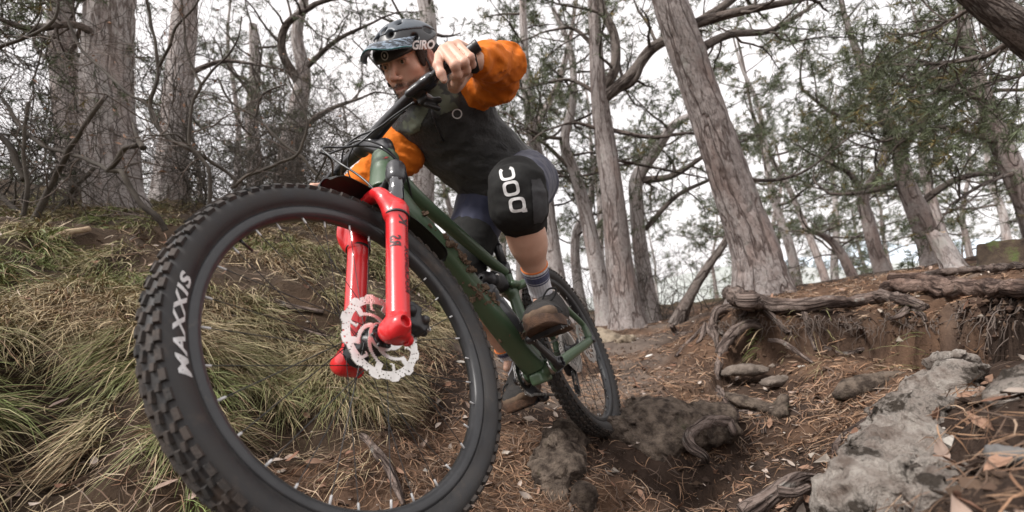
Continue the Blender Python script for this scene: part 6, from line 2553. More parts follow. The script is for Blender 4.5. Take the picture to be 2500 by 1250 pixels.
for i, (px, py, d, n, H_) in enumerate(((140, 540, 3.6, 9, 1.6), (20, 520, 3.2, 8, 1.3), (520, 545, 4.2, 8, 1.9), (680, 555, 4.4, 8, 1.8), (600, 560, 5.5, 9, 2.3), (830, 590, 5.0, 8, 2.0), (760, 570, 6.0, 8, 2.3), (1450, 800, 7.5, 6, 1.3), (1700, 780, 5.6, 7, .8), (1630, 790, 6.6, 7, 1.0))):
    b = W(px, py, d)
    b[2] = float(ground_h(b[0], b[1], False))
    root = empty('bare_shrub', at(b), BL[i], 'shrub')
    tw, leaf = MB(), []
    for k in range(n):
        dd = nrm(V(r.normal() * .35, r.normal() * .35, 1))
        twigs(tw, b + V(r.normal() * .12, r.normal() * .12, 0), dd, H_ * (.6 + .5 * r.rand()), .007 * (.6 + .6 * r.rand()), r, 3 if H_ < 1.5 else 2, leaf)
    o = obj('stems', tw, M_shrub, root)
    o['kind'] = 'stuff'
# ------------------------------------------------------------------ rocks
M_rockd = mat('dark_boulder', (.060, .045, .036), (.21, .165, .13), rough=.95, scale=22, detail=10, bump=1.0, bscale=60, bdist=.03, lohi=(.40, .60), c3=(.070, .085, .035), s3=5, t3=(.60, .72), spec=.2)
M_rockl = mat('pale_limestone', (.19, .15, .125), (.47, .425, .38), rough=.92, scale=22, detail=10, bump=1.0, bscale=60, bdist=.03, c3=(.060, .048, .038), s3=11, t3=(.50, .58), spec=.25, lohi=(.36, .60))


def rock(label, cells, m, amp=.03, sc=7, cell=.011, seed=0, cut=True):
    """boulder of several lumps; cells = (px, py, metres, radii)"""
    b = Blob()
    r = np.random.RandomState(seed)
    for px, py, d, rx in cells:
        c = W(px, py, d)
        A = rodr(r.normal(size=3) * .35)
        b.ell(c, np.asarray(rx, float), A, .05)

    def g(P, d):
        w = P + .5 / sc * np.stack([vnoise(P, sc * .6, seed + 1), vnoise(P, sc * .6, seed + 2), vnoise(P, sc * .6, seed + 3)], 1)
        cr = 1 - np.clip(np.abs(vnoise(w, sc * 1.3, seed + 12)) * 9, 0, 1)
        blk = np.round(1.6 * vnoise(w, sc * 1.5, seed + 11)) / 1.6
        f = amp * .45 * cr + amp * .5 * blk + amp * .6 * (vnoise(w, sc, seed + 4)) + amp * .5 * np.abs(vnoise(w, sc * 2.3, seed + 5)) + amp * .34 * np.abs(vnoise(P, sc * 6, seed + 6)) + amp * .12 * vnoise(P, sc * 15, seed + 8) - amp * .55 * np.clip(.25 - np.abs(vnoise(w, sc * .8, seed + 9)), 0, 1) * -2.2
        # bedding steps
        s = np.sin((w[:, 2] * 1.0 + .35 * w[:, 0]) * 60 + 3 * vnoise(w, 3, seed + 7))
        return d + f + amp * .10 * s
    b.fx.append(g)
    v, f = b.mesh(cell, 0, pad=amp * 1.6)
    o = obj('boulder', (v, f), m)
    return tag(o, label, 'boulder')


rock('dark mossy boulder ledge directly under the rear tyre', [(1600, 1040, 2.0, (.19, .17, .075)), (1500, 1062, 2.0, (.13, .15, .06)), (1720, 1030, 2.04, (.15, .13, .07)), (1580, 1085, 1.96, (.14, .10, .06)), (1540, 1055, 2.12, (.15, .15, .06)), (1660, 1080, 1.97, (.12, .08, .05))], M_rockd, .030, 7, .010, 1)
rock('brown upright rock left of the rear tyre, bottom centre', [(1385, 1070, 1.82, (.10, .12, .10)), (1370, 1130, 1.70, (.10, .10, .12)), (1375, 1200, 1.60, (.10, .09, .14)), (1385, 1280, 1.50, (.10, .08, .12))], M_rockd, .034, 8, .009, 2)
rock('rounded brown stone below the upright rock at the bottom edge', [(1425, 1215, 1.42, (.050, .05, .055))], M_rockd, .012, 14, .006, 12)
rock('flat-topped tan boulder where the trail leaves the trees', [(1480, 835, 4.5, (.20, .17, .10)), (1530, 845, 4.3, (.14, .14, .09))], mat('tan_boulder', (.20, .155, .11), (.33, .27, .20), rough=.95, scale=8, detail=8, bump=1, bscale=25, bdist=.02, c3=(.10, .075, .05), s3=6, t3=(.52, .62)), .035, 6, .016, 3)
rock('large pale limestone rock in the bottom right foreground', [(2255, 1010, .98, (.085, .10, .05)), (2300, 940, 1.08, (.08, .09, .045)), (2235, 1060, .93, (.085, .085, .055)), (2190, 1120, .86, (.08, .085, .055)), (2150, 1190, .80, (.08, .075, .055)), (2080, 1235, .80, (.055, .06, .055)), (2270, 1120, .82, (.06, .08, .045)), (2230, 1210, .74, (.08, .08, .055)), (2330, 1250, .64, (.07, .08, .05)), (2340, 890, 1.18, (.07, .08, .03)), (2100, 1180, .86, (.05, .05, .045)), (2180, 1270, .74, (.08, .06, .06))], M_rockl, .030, 12, .0060, 4)
rock('grey stone half buried at the right edge', [(2500, 975, .80, (.055, .05, .045)), (2530, 930, .82, (.05, .04, .03))], M_rockl, .013, 14, .006, 5)
rock('small bluish stone among needles at the lower right edge', [(2470, 1115, .62, (.028, .028, .018))], mat('bluish_stone', (.085, .08, .078), (.15, .145, .14), rough=.85, scale=14, bump=.6, bscale=60), .006, 24, .004, 6)
rock('low grey slab set in the right hand slope', [(2150, 935, 2.0, (.13, .05, .05)), (2080, 955, 2.0, (.09, .05, .04))], M_rockd, .018, 10, .010, 7)
rock('small dirt-covered stone overhanging the hollow', [(1830, 985, 2.2, (.12, .09, .035)), (1900, 995, 2.15, (.08, .07, .03))], M_rockd, .016, 11, .009, 8)
rock('pale weathered ledge stone above the hollow', [(1820, 905, 2.68, (.13, .07, .04)), (1890, 930, 2.5, (.09, .06, .035))], mat('weathered_ledge', (.10, .078, .062), (.22, .18, .15), rough=.95, scale=12, detail=8, bump=1, bscale=40, bdist=.02), .022, 9, .011, 9)

# ------------------------------------------------------------------ roots, logs, stump
M_root = bark_mat('root_bark', (.25, .20, .175), (.125, .092, .078), (.040, .028, .024), 26, .22, .06)
M_log = bark_mat('log_bark', (.27, .195, .16), (.13, .088, .072), (.035, .022, .018), 18, .30, .08)


def root_(label, pts, name='exposed_root', cat='root', m=None, seed=0, kids=(), lift=.35, rough=.18):
    """pts: (px, py, width px[, metres]); without metres the point lies on the ground"""
    m = m or M_root

    def build(pts):
        P, R = [], []
        for q in pts:
            if len(q) == 4:
                p = W(q[0], q[1], q[3])
                d = q[3]
            else:
                p = cast(q[0], q[1])
                d = P2(p)[2]
            r_ = q[2] / 2 / FPX * d
            if len(q) == 3:
                p = p + V(0, 0, r_ * lift)
            P.append(p)
            R.append(r_)
        n = len(P) * 9
        Ps = spline(np.array(P), n)
        L = np.linalg.norm(np.diff(Ps, axis=0), axis=1).sum()
        n = max(n, int(L / .012))
        Ps = spline(np.array(P), n)
        Rs = np.interp(np.linspace(0, 1, n), np.linspace(0, 1, len(R)), R)
        Ps = Ps + (Rs * .5)[:, None] * np.stack([vnoise(Ps, 9, seed + k) for k in (1, 2, 3)], 1)
        Rs = Rs * (1 + .22 * vnoise(Ps, 16, seed + 4))
        v, f, uv = tube(Ps, Rs, 18, True)
        c = np.repeat(Ps, 18, 0)
        o = v - c
        v = c + o * (1 + rough * vnoise(uv * V(1, .3, 1), 60, seed + 5) + rough * .8 * vnoise(v, 22, seed + 6))[:, None]
        return MB().add(v, f, uv=uv), P[0]
    mb, p0 = build(pts)
    if not kids:
        o = obj(name, mb, m)
        return tag(o, label, cat)
    rt = empty(name, at(p0), label, cat)
    obj('main_root' if cat == 'root' else 'main_piece', mb, m, rt)
    for k in kids:
        obj('side_root' if cat == 'root' else 'side_piece', build(k)[0], m, rt)
    return rt


root_('long thick root running along the ledge in front of the leaning pine', [(1782, 728, 24), (1800, 744, 34), (1845, 758, 36), (1890, 766, 30), (1960, 766, 30), (2020, 760, 32), (2080, 752, 28), (2150, 744, 32), (2200, 748, 30), (2260, 760, 20)],
      seed=1, lift=1.2, kids=([(1870, 768, 16), (1885, 790, 15), (1915, 806, 13), (1935, 812, 8)], [(1955, 764, 18), (1962, 790, 15), (1975, 815, 11), (1990, 845, 8)], [(1828, 755, 9), (1818, 772, 8), (1806, 778, 5)]))
root_('grey root arching down the left end of the ledge', [(1795, 750, 18, 3.3), (1762, 754, 20, 3.3), (1742, 768, 22, 3.25), (1738, 800, 20, 3.2), (1748, 830, 14), (1752, 850, 9)], seed=2, kids=([(1742, 790, 14, 3.22), (1765, 815, 12), (1785, 832, 8)], [(1722, 790, 12, 3.25), (1712, 830, 12), (1700, 840, 8)]))
root_('stout root bowing from the ledge down to the trail edge', [(1865, 795, 20, 2.98), (1825, 797, 28, 2.98), (1790, 815, 28, 2.95), (1768, 842, 24, 2.9), (1756, 868, 20)], seed=3, kids=([(1760, 870, 18), (1752, 910, 16), (1755, 950, 18), (1772, 985, 20), (1795, 1010, 18)],))
root_('knotted root curling over the dark hollow below the rear wheel', [(1800, 1012, 20), (1775, 1030, 26, 1.98), (1735, 1030, 26, 1.95), (1700, 1048, 24, 1.9), (1680, 1062, 26, 1.86), (1690, 1090, 24, 1.80), (1718, 1115, 22, 1.76), (1722, 1135, 14)], seed=4, kids=([(1775, 1028, 22, 1.98), (1790, 1055, 16, 1.92), (1788, 1080, 10)], [(1800, 1012, 18), (1840, 1010, 16), (1862, 1035, 14), (1868, 1062, 12)]))
root_('thick grey root rising from the needles at the bottom edge', [(1830, 1262, 50, .98), (1870, 1228, 44, .99), (1915, 1190, 42, 1.0), (1950, 1170, 36, 1.02), (1985, 1165, 24, 1.03), (2010, 1170, 14, 1.03)], seed=5, kids=([(1900, 1200, 26, .98), (1940, 1205, 24, .97), (1975, 1190, 18, .98)],))
root_('bare pale stick lying on the slope under the ledge', [(1878, 832, 10, 2.72), (1908, 836, 11, 2.66), (1940, 855, 10, 2.58), (1985, 886, 8, 2.45)], 'fallen_stick', 'stick', seed=6, rough=.08)
root_('broken log with reddish bark lying on the ledge at the right edge', [(2172, 712, 28), (2200, 715, 38), (2300, 722, 44), (2400, 728, 42), (2490, 736, 42), (2600, 744, 44)], 'fallen_log', 'log', M_log, 7, rough=.14, lift=1.0,
      kids=([(2178, 690, 24), (2240, 690, 24), (2330, 694, 18)],))
root_('thin dark branch above the reddish log at the right edge', [(2230, 682, 12), (2320, 674, 18), (2420, 668, 20), (2520, 662, 20)], 'fallen_branch', 'branch', seed=8, lift=1.2)
root_('forked root tip sticking out below the reddish log', [(2270, 742, 18, 2.35), (2225, 752, 20, 2.3), (2195, 770, 14, 2.28), (2175, 790, 9)], seed=9, kids=([(2230, 752, 14, 2.3), (2250, 770, 11), (2262, 800, 8)],))
root_('root hanging down the bank, seen through the lower front wheel', [(885, 1070, 16), (905, 1092, 20), (935, 1125, 24), (958, 1160, 22), (972, 1205, 18), (985, 1240, 12)], seed=10, lift=1.0)
root_('broken pinkish stick on the bank left of the front tyre', [(118, 910, 26), (150, 925, 24), (190, 945, 24), (225, 965, 22), (255, 992, 18)], 'fallen_stick', 'stick', M_log, 11, lift=3.2)
root_('pale barkless stick on top of the bank below the massive pine', [(120, 590, 12), (160, 578, 14), (215, 566, 12)], 'fallen_stick', 'stick', mat('bare_wood', (.34, .25, .16), (.46, .36, .25), rough=.9, scale=20), 12, lift=1.3, rough=.06)
root_('dark dead branch half buried in grass, seen through the wheel', [(640, 735, 14), (690, 750, 16), (740, 762, 14), (790, 770, 12)], 'fallen_branch', 'branch', seed=13, lift=1.1)
root_('dark dead twig across the grass, seen through the wheel right of centre', [(740, 810, 8), (780, 825, 9), (820, 832, 8), (850, 850, 6)], 'fallen_branch', 'branch', seed=14, lift=1.4)
root_('twisted thin root dropping from the ledge into the hollow', [(2100, 800, 9, 2.45), (2105, 830, 8), (2090, 870, 8), (2100, 905, 6)], seed=15)
root_('short hooked root beside the tan boulder', [(1640, 795, 12, 4.2), (1652, 815, 12), (1672, 818, 12), (1690, 812, 8)], seed=16)
root_('low root snaking across the soil left of the ledge', [(1720, 800, 10), (1690, 830, 11), (1665, 850, 10), (1650, 870, 7)], seed=17)
root_('root strand in the shadowed slope under the reddish log', [(2010, 840, 12), (2060, 852, 12), (2110, 858, 12), (2160, 850, 9)], seed=18, lift=1)
root_('woody root edge along the right slope near the pale rock', [(2140, 1010, 14), (2110, 1040, 18), (2060, 1070, 18), (2040, 1110, 16)], seed=19, lift=.6)
# stumps
def stump(label, p, r0, r1, h, m, seed, lean=(0, 0)):
    c = W(*p) if len(p) == 3 else cast(*p)
    n = 40
    a = np.linspace(0, 2 * np.pi, n, endpoint=False)
    rows = []
    for k, t in enumerate(np.linspace(-.15, 1, 14)):
        rr = (r0 + (r1 - r0) * max(t, 0)) * (1 + .12 * vnoise(np.stack([np.cos(a) * 2, np.sin(a) * 2, 0 * a + t * 1.2], 1), 1.3, seed)) + .25 * r0 * math.exp(-max(t, 0) * 6)
        rows.append(np.stack([c[0] + lean[0] * t + rr * np.cos(a), c[1] + lean[1] * t + rr * np.sin(a), c[2] + h * t + (.05 * h * vnoise(np.stack([np.cos(a), np.sin(a), 0 * a], 1), 3, seed) if t > .95 else 0 * a)], 1))
    v = np.concatenate(rows)
    uv = np.zeros_like(v)
    A = np.tile(a, 14)
    uv[:, 0], uv[:, 2], uv[:, 1] = np.cos(A) * r0, np.sin(A) * r0, v[:, 2] - c[2]
    i = np.arange(13)[:, None] * n
    j = np.arange(n)[None]
    f = np.stack([i + j, i + (j + 1) % n, i + n + (j + 1) % n, i + n + j], -1).reshape(-1, 4)
    rt = empty('tree_stump', at(c), label, 'stump')
    obj('trunk', MB().add(v, f, uv=uv), m, rt)
    v2 = np.concatenate([rows[-1] * .98 + rows[-1].mean(0) * .02 - V(0, 0, .004), rows[-1].mean(0)[None] - V(0, 0, .01)])
    obj('cut_face', MB().add(v2, np.stack([np.arange(n), (np.arange(n) + 1) % n, np.full(n, n)], 1)), mat('cut_wood' + str(seed), (.24, .17, .11), (.36, .27, .18), rough=.9, scale=16), rt)


stump('pale cut stump leaning left on the ridge at the right', (2335, 662), .068, .052, .27, M_bark2, 3, (-.10, 0))
stump('dark mossy square stump at the right edge above the log', (2470, 655, 3.0), .15, .14, .17, mat('mossy_wood', (.035, .024, .018), (.085, .06, .04), rough=1, scale=14, bump=1, bscale=40, c3=(.075, .095, .03), s3=7, t3=(.5, .6)), 4)

# ------------------------------------------------------------------ grass
def scatter(poly_px=None, n=1000, seed=0, box_=None):
    pass


M_grass = mat('grass', (1, 1, 1), rough=.6, attr='Col', spec=.3)
r = np.random.RandomState(3)
tp = []
# tufts: dense near the lens, thinning with distance
N0 = 8200
ang = r.uniform(math.radians(88), math.radians(172), N0 * 2)
dist = .85 * (6.5 / .85) ** (r.rand(N0 * 2) ** .85)
tx, ty = dist * np.cos(ang), dist * np.sin(ang)
_z = ground_h(tx, ty, False)
_n = gn(tx, ty)
ok = grassy(tx, ty) & (np.abs(_n[:, :2]).max(1) < 1.5) & (vnoise(np.stack([tx, ty, 0 * tx], 1), 3.2, 71) + .5 * vnoise(np.stack([tx, ty, 0 * tx], 1), 8, 72) > -.30)
for _h in HOLLOWS[3:4] + HOLLOWS[5:7]:
    ok &= ((tx - _h[0]) ** 2 + (ty - _h[1]) ** 2 > (_h[2] * .75) ** 2)
tx, ty = tx[ok][:N0], ty[ok][:N0]
extra = [cast(*p) for p in ((1015, 760), (1000, 800), (980, 850), (900, 1120), (930, 1060), (860, 1150), (1060, 880), (2005, 905), (2030, 850), (2260, 800), (2000, 870), (1860, 840), (1850, 850), (1440, 800), (2300, 655), (2380, 650), (2420, 655), (1930, 800), (1740, 760))]
tx = np.r_[tx, [e[0] for e in extra]]
ty = np.r_[ty, [e[1] for e in extra]]
tz = ground_h(tx, ty)
GN = gn(tx, ty)
T0 = np.stack([tx, ty, tz], 1)
nt_ = len(tx)
tdist = np.sqrt(tx ** 2 + ty ** 2)
kb_ = np.where(tdist < 2.2, 26, np.where(tdist < 3.5, 17, 11))
ix_ = np.repeat(np.arange(nt_), kb_)
nb = len(ix_)
base_ = T0[ix_] + r.normal(size=(nb, 3)) * V(.022, .022, 0)
base_[:, 2] = ground_h(base_[:, 0], base_[:, 1], False) - .004
tl_ = .060 + .11 * np.clip(r.rand(nt_) + .25 * vnoise(T0, 2.2, 73), 0, 1.3)
L = tl_[ix_] * (.5 + .8 * r.rand(nb))
GNi = GN[ix_]
down = GNi * V(1, 1, 0)
td = r.normal(size=(nt_, 3)) * V(1, 1, 0) * .55
hd_ = V(0, -.45, 0) + down * 1.15 + td[ix_] + r.normal(size=(nb, 3)) * V(1, 1, 0) * .55
hd_ /= np.linalg.norm(hd_, axis=1)[:, None] + 1e-6
w0 = (.0009 + .0009 * r.rand(nb)) * np.where(tdist[ix_] > 3, 1.8, 1.1)
flat = r.rand(nb)
segs = 4
pts = []
for k in range(segs + 1):
    t = k / segs
    h = (.78 - .30 * flat) * t - (.62 + .55 * flat) * t * t
    q = base_ + hd_ * (L * (.25 * t + .62 * t * t))[:, None] + V(0, 0, 1) * (L * h)[:, None]
    q = q + GNi * (.10 * t * L)[:, None]
    gz_ = ground_h(q[:, 0], q[:, 1], False) + .003
    q[:, 2] = np.maximum(q[:, 2], gz_ + .012 * t * (1 - flat))
    pts.append(q)
sidev = np.cross(hd_, V(0, 0, 1)) * .8 + r.normal(size=(nb, 3)) * .35
sidev /= np.linalg.norm(sidev, axis=1)[:, None]
vs = []
for k in range(segs + 1):
    w_ = w0 * (1 - (k / segs) ** 2 * .92)
    vs += [pts[k] - sidev * w_[:, None], pts[k] + sidev * w_[:, None]]
Vg = np.stack(vs, 1).reshape(-1, 3)
st = (segs + 1) * 2
b0_ = np.arange(nb)[:, None] * st
fg = np.concatenate([np.stack([b0_[:, 0] + 2 * k, b0_[:, 0] + 2 * k + 1, b0_[:, 0] + 2 * k + 3, b0_[:, 0] + 2 * k + 2], 1) for k in range(segs)])
gg = np.clip(.52 + .95 * vnoise(T0, 2.6, 74) + .45 * vnoise(T0, 9, 75), 0, 1)[ix_] * (r.rand(nb) < .72)
tan = V(.44, .345, .215) * (.35 + .95 * r.rand(nb) ** 1.2)[:, None] * (.75 + .5 * r.rand(nt_))[ix_][:, None]
brn = V(.20, .125, .07)
grn = V(.150, .190, .060) * (.7 + .6 * r.rand(nb))[:, None]
cb_ = np.where((r.rand(nb) < .27)[:, None], brn, tan)
cb_ = cb_ * (1 - gg[:, None]) + grn * gg[:, None]
Cg_ = np.repeat(cb_, st, 0).reshape(nb, segs + 1, 2, 3)
Cg_ = Cg_ * (np.linspace(.72, 1.12, segs + 1)[None, :, None, None])      # blades darken towards the base and lighten towards the tip
go_ = obj('grass', MB().add(Vg, fg, Cg_.reshape(-1, 3)), M_grass, smooth=False)
tag(go_, 'drooping tan and green grass tufts covering the bank', kind='stuff')

# ------------------------------------------------------------------ fallen needles, grit, crumbs, leaves
M_needf = mat('fallen_needles', (1, 1, 1), rough=.55, attr='Col', spec=.35)


def lay(n, seed, rmin=.42, rmax=7, a0=20, a1=100, pw=.8):
    r = np.random.RandomState(seed)
    ang = r.uniform(math.radians(a0), math.radians(a1), n)
    d = rmin * (rmax / rmin) ** (r.rand(n) ** pw)
    return r, d * np.cos(ang), d * np.sin(ang)


def blades(n, seed, L0, L1, w, lift, dens, cols, a0=20, a1=125, rmin=.42, rmax=7, name='pine_litter', label=''):
    r, x, y = lay(n, seed, rmin, rmax, a0, a1)
    P = np.stack([x, y, 0 * x], 1)
    ok = dens(x, y, P, r)
    x, y = x[ok], y[ok]
    n = len(x)
    c = np.stack([x, y, ground_h(x, y)], 1)
    N = gn(x, y)
    N /= np.linalg.norm(N, axis=1)[:, None]
    a = r.rand(n) * 6.283
    d = np.stack([np.cos(a), np.sin(a), 0 * a], 1)
    d -= N * (d * N).sum(1)[:, None]
    d += N * (r.normal(size=n) * .22)[:, None]
    d /= np.linalg.norm(d, axis=1)[:, None]
    s = np.cross(N, d)
    L = L0 + (L1 - L0) * r.rand(n)
    dist = np.sqrt(x * x + y * y)
    ww = w * (.7 + .6 * r.rand(n)) * np.clip(dist / 1.2, .8, 2.6)
    bend = r.normal(size=n) * .16
    up = lift * r.rand(n) + .002
    rows = []
    K = 3
    for k in range(K + 1):
        t = k / K * 2 - 1
        q = c + d * (L * .5 * t)[:, None] + s * (L * bend * (t * t - .5))[:, None] + N * (up + .004 * (1 - t * t))[:, None]
        q[:, 2] = np.maximum(q[:, 2], ground_h(q[:, 0], q[:, 1], False) - .001)
        wk = ww * (1 - .75 * abs(t) ** 3)
        rows += [q - s * wk[:, None], q + s * wk[:, None] + N * (wk * .8)[:, None]]
    v = np.stack(rows, 1).reshape(-1, 3)
    st = 2 * (K + 1)
    b = np.arange(n) * st
    f = np.concatenate([np.stack([b + 2 * k, b + 2 * k + 1, b + 2 * k + 3, b + 2 * k + 2], 1) for k in range(K)])
    ci = np.asarray(cols)[r.randint(0, len(cols), n)] * (.65 + .7 * r.rand(n))[:, None]
    o = obj(name, MB().add(v, f, np.repeat(ci, st, 0)), M_needf, smooth=False)
    return tag(o, label, kind='stuff')


NC = [(.22, .125, .072), (.18, .10, .060), (.27, .165, .10), (.13, .08, .052), (.27, .19, .13), (.11, .075, .055)]


def dens_needle(x, y, P, r):
    q = .34 + .75 * fbm(P, 1.7, 3, 51) - .35 * np.clip(fbm(P, 1.1, 3, 61), 0, 1)
    g = grassy(x, y)
    q = np.where(g, q * .25, q)
    sd, tt = ledge_dist(x, y)
    q = np.where((sd > 0) & (sd < .35) & (tt > .05), q * .25, q)
    return r.rand(len(x)) < np.clip(q, .05, 1)


blades(26000, 42, .03, .07, .0009, .005, lambda x, y, P, r: (~grassy(x, y)) & (r.rand(len(x)) < np.clip(.5 + .6 * vnoise(P, 2.2, 90), 0, 1)), NC, a0=50, a1=105, rmin=1.3, rmax=6, name='short_litter', label='short broken needles matting the trail')
blades(70000, 41, .05, .11, .0009, .010, dens_needle, NC, a1=172, label='rust-brown fallen pine needles on the trail and slopes')


def dens_near(x, y, P, r):
    p = P2(np.stack([x, y, base_h(x, y)], 1))
    return (p[:, 0] > 2080) & (p[:, 1] > 820) & (r.rand(len(x)) < np.clip(.6 + .6 * vnoise(P, 9, 88), .1, 1))


blades(5200, 43, .05, .10, .0012, .022, dens_near, NC, a0=-10, a1=60, rmin=.35, rmax=1.5, name='near_litter', label='tangle of long pale-brown needles close to the lens')


def grains(n, seed, s0, s1, m, cols, dens, name, label, a0=15, a1=130, flatz=.6, rmin=.4):
    r, x, y = lay(n, seed, rmin, 7, a0, a1)
    P = np.stack([x, y, 0 * x], 1)
    ok = dens(x, y, P, r)
    x, y = x[ok], y[ok]
    n = len(x)
    c = np.stack([x, y, ground_h(x, y)], 1)
    o8 = np.array([(1, 0, 0), (-1, 0, 0), (0, 1, 0), (0, -1, 0), (0, 0, 1), (0, 0, -1), (.6, .6, .5), (-.6, -.55, .5)], float)
    f8 = np.array([(4, 0, 6), (4, 6, 2), (6, 0, 2), (4, 2, 1), (4, 1, 7), (7, 1, 3), (4, 7, 3), (4, 3, 0), (5, 2, 0), (5, 1, 2), (5, 3, 1), (5, 0, 3)])
    s = s0 * (s1 / s0) ** (r.rand(n) ** 2.2)
    a = r.rand(n) * 6.283
    ca, sa = np.cos(a), np.sin(a)
    q = o8[None] * (1 + .35 * r.normal(size=(n, 8, 1))) * s[:, None, None]
    q = q * V(1, .75, flatz)
    qx = q[..., 0] * ca[:, None] - q[..., 1] * sa[:, None]
    qy = q[..., 0] * sa[:, None] + q[..., 1] * ca[:, None]
    v = np.stack([qx, qy, q[..., 2] + (r.normal(size=n) * .3 * s)[:, None]], -1) + c[:, None]
    f = (f8[None] + (np.arange(n) * 8)[:, None, None]).reshape(-1, 3)
    ci = np.asarray(cols)[r.randint(0, len(cols), n)] * (.7 + .6 * r.rand(n))[:, None]
    o = obj(name, MB().add(v.reshape(-1, 3), f, np.repeat(ci, 8, 0)), m, smooth=False)
    return tag(o, label, kind='stuff')


M_grit = mat('grit', (1, 1, 1), (.8, .8, .8), rough=.95, attr='Col', scale=30, spec=.2)
grains(26000, 51, .0015, .010, M_grit, [(.30, .26, .22), (.42, .38, .34), (.20, .16, .13), (.16, .12, .09)],
       lambda x, y, P, r: r.rand(len(x)) < np.where(grassy(x, y), .04, np.clip(.22 + .9 * fbm(P, 1.1, 4, 61), .05, 1)), 'gravel', 'pale limestone grit scattered over the worn trail')
grains(22000, 52, .003, .020, M_grit, [(.070, .045, .032), (.10, .066, .046), (.050, .034, .026)],
       lambda x, y, P, r: r.rand(len(x)) < np.where(grassy(x, y), .06, np.clip(.6 - .4 * fbm(P, 1.6, 3, 51), .1, 1)), 'soil_crumbs', 'dark crumbs of loose soil')
grains(500, 53, .012, .035, M_grit, [(.32, .28, .24), (.22, .18, .15), (.42, .39, .35)], lambda x, y, P, r: r.rand(len(x)) < np.where(grassy(x, y), .10, .5), 'pebbles', 'loose pebbles on the slopes')
# dead leaves and bark flakes
r, x, y = lay(2300, 61, .6, 6, 25, 172)
lf = MB()
for a, b in zip(x, y):
    z = float(ground_h(a, b))
    s = .012 + .016 * r.rand()
    u = np.linspace(-1, 1, 5)
    wv = np.array([0, .6, .75, .5, 0]) * .55
    cu = r.normal() * .5
    pts = []
    for k in range(5):
        for sg in (-1, 0, 1):
            pts.append((u[k], sg * wv[k], (.35 * abs(sg) + cu * u[k] ** 2) * .35 + .1 * r.normal() * .5))
    q = np.array(pts) * s
    A = rodr(V(0, 0, r.rand() * 6.28)) @ rodr(V(r.normal() * .5, r.normal() * .5, 0))
    f = [[3 * k + m_, 3 * k + m_ + 1, 3 * k + m_ + 4, 3 * k + m_ + 3] for k in range(4) for m_ in (0, 1)]
    c = np.asarray([(.27, .165, .115), (.36, .27, .22), (.20, .11, .075), (.42, .35, .30)][r.randint(4)]) * (.7 + .5 * r.rand())
    lf.add(q @ A.T + V(a, b, z + .010 + (.02 if a < -.3 else 0) * r.rand()), np.array(f), c)
tag(obj('leaf_litter', lf, M_grit), 'withered curled leaves strewn on bank and trail', kind='stuff')
for (px, py, s, c, lb) in ((1585, 875, .032, (.62, .60, .56), 'white narrow chip lying at the trail edge'), (1800, 932, .030, (.40, .33, .29), 'pale curled leaf on the soil above the hollow'), (2150, 770, .03, (.42, .36, .30), 'pale bark flake under the reddish log'),
                           (400, 1205, .030, (.36, .26, .21), 'pinkish dead leaf beside the lower tyre'), (145, 1000, .026, (.40, .30, .26), 'pale dead leaf under the pinkish stick'), (560, 985, .016, (.62, .52, .46), 'cream dead leaf hanging in the grass below the lettering')):
    p = cast(px, py)
    nrm_ = gn(p[0], p[1])
    q = np.array([(-1, 0, 0), (-.4, -.3, .08), (.4, -.33, .12), (1, 0, .05), (.4, .33, .10), (-.4, .3, .12), (0, 0, -.02)]) * s
    A = rodr(V(.3, -.2, rs.rand() * 1.2))
    o = obj('dead_leaf', MB().add(q @ A.T + p + V(0, 0, .018), np.array([(0, 1, 6), (1, 2, 6), (2, 3, 6), (3, 4, 6), (4, 5, 6), (5, 0, 6)]), c), M_grit)
    tag(o, lb, 'leaf' if 'leaf' in lb else 'flake')

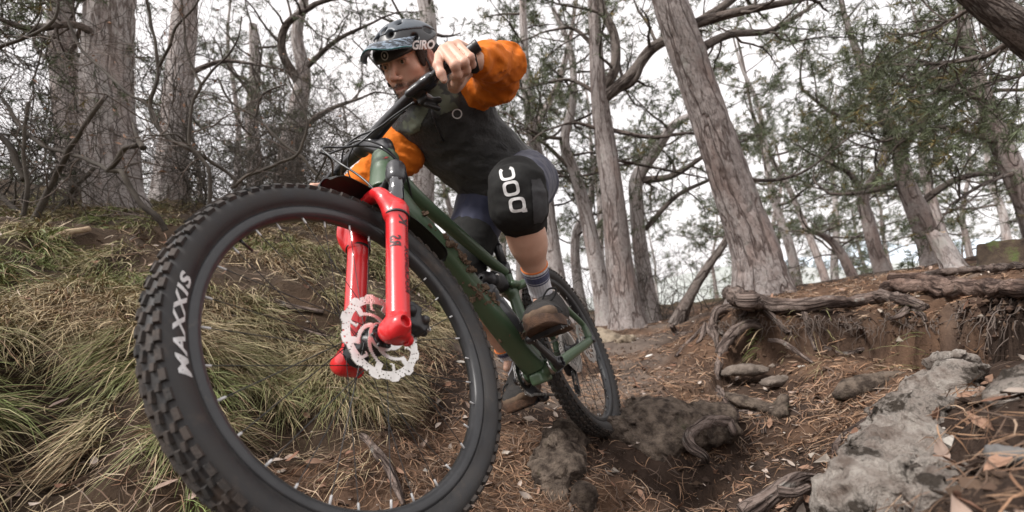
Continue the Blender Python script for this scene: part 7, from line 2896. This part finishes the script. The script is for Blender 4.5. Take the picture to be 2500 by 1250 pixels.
# rootlets fraying out of the worn bank
r = np.random.RandomState(91)
fm_ = MB()
for k in range(230):
    t = r.rand() * (len(_l) - 1.001)
    i = int(t)
    p = np.array(_l[i]) * (1 - t + i) + np.array(_l[i + 1]) * (t - i)
    n_ = nrm(-V(p[0], p[1], 0))
    q = V(p[0], p[1], 0) + n_ * (.015 + .03 * r.rand())
    q[2] = float(ground_h(p[0] - n_[0] * .03, p[1] - n_[1] * .03, False)) - .02 - .05 * r.rand()
    L = .05 + .16 * r.rand() ** 1.5
    P = wander(q, nrm(n_ * .8 + V(r.normal() * .5, 0, -.5 + .4 * r.normal())), L, 7, r, .38, .55)
    gz2 = ground_h(P[:, 0], P[:, 1], False)
    P[:, 2] = np.maximum(P[:, 2], gz2 + .003)
    v, f, _ = tube(P, np.linspace(.0016 + .0028 * r.rand() ** 2, .0006, 8), 5, False)
    fm_.add(v, f)
tag(obj('rootlets', fm_, M_twig), 'fine rootlets fraying out of the worn bank', kind='stuff')

SCOL = [(.34, .26, .16), (.26, .19, .12), (.18, .12, .08), (.40, .32, .22), (.13, .085, .055)]
blades(17000, 44, .04, .12, .0008, .014, lambda x, y, P, r: grassy(x, y) & (r.rand(len(x)) < np.clip(.55 + .5 * vnoise(P, 4, 95), .2, 1)), SCOL, a0=85, a1=172, rmin=.8, rmax=6, name='dead_straw', label='matted dead straw lying between the grass tufts')

# crumbling clods and stones sticking out of the worn face under the roots
r = np.random.RandomState(97)
cand = Gp.reshape(-1, 3)[((sdm_ > -.03) & (sdm_ < .16) & (tt_ > .03) & (X > .2) & (Y < 5)).ravel()]
cm_ = MB()
o8 = np.array([(1, 0, 0), (-1, 0, 0), (0, 1, 0), (0, -1, 0), (0, 0, 1), (0, 0, -1)], float)
f8 = np.array([(4, 0, 2), (4, 2, 1), (4, 1, 3), (4, 3, 0), (5, 2, 0), (5, 1, 2), (5, 3, 1), (5, 0, 3)])
n = 7000
pk = cand[r.randint(0, len(cand), n)]
pk = pk + np.stack([r.normal(size=n) * .012, r.normal(size=n) * .012, -np.abs(r.normal(size=n)) * .05], 1)
g_ = ground_h(pk[:, 0], pk[:, 1], False)
sz = .0025 * (7 ** (r.rand(n) ** 2.5))
q = o8[None] * (1 + .4 * r.normal(size=(n, 6, 1))) * sz[:, None, None] + pk[:, None]
cc = np.asarray([(.075, .047, .034), (.11, .072, .05), (.055, .036, .028), (.16, .115, .085), (.26, .22, .185)])[r.choice(5, n, p=[.34, .3, .2, .11, .05])]
cm_.add(q.reshape(-1, 3), (f8[None] + (np.arange(n) * 6)[:, None, None]).reshape(-1, 3), np.repeat(cc, 6, 0))
tag(obj('soil_clods', cm_, M_grit, smooth=False), 'crumbling clods in the worn earth face under the roots', kind='stuff')
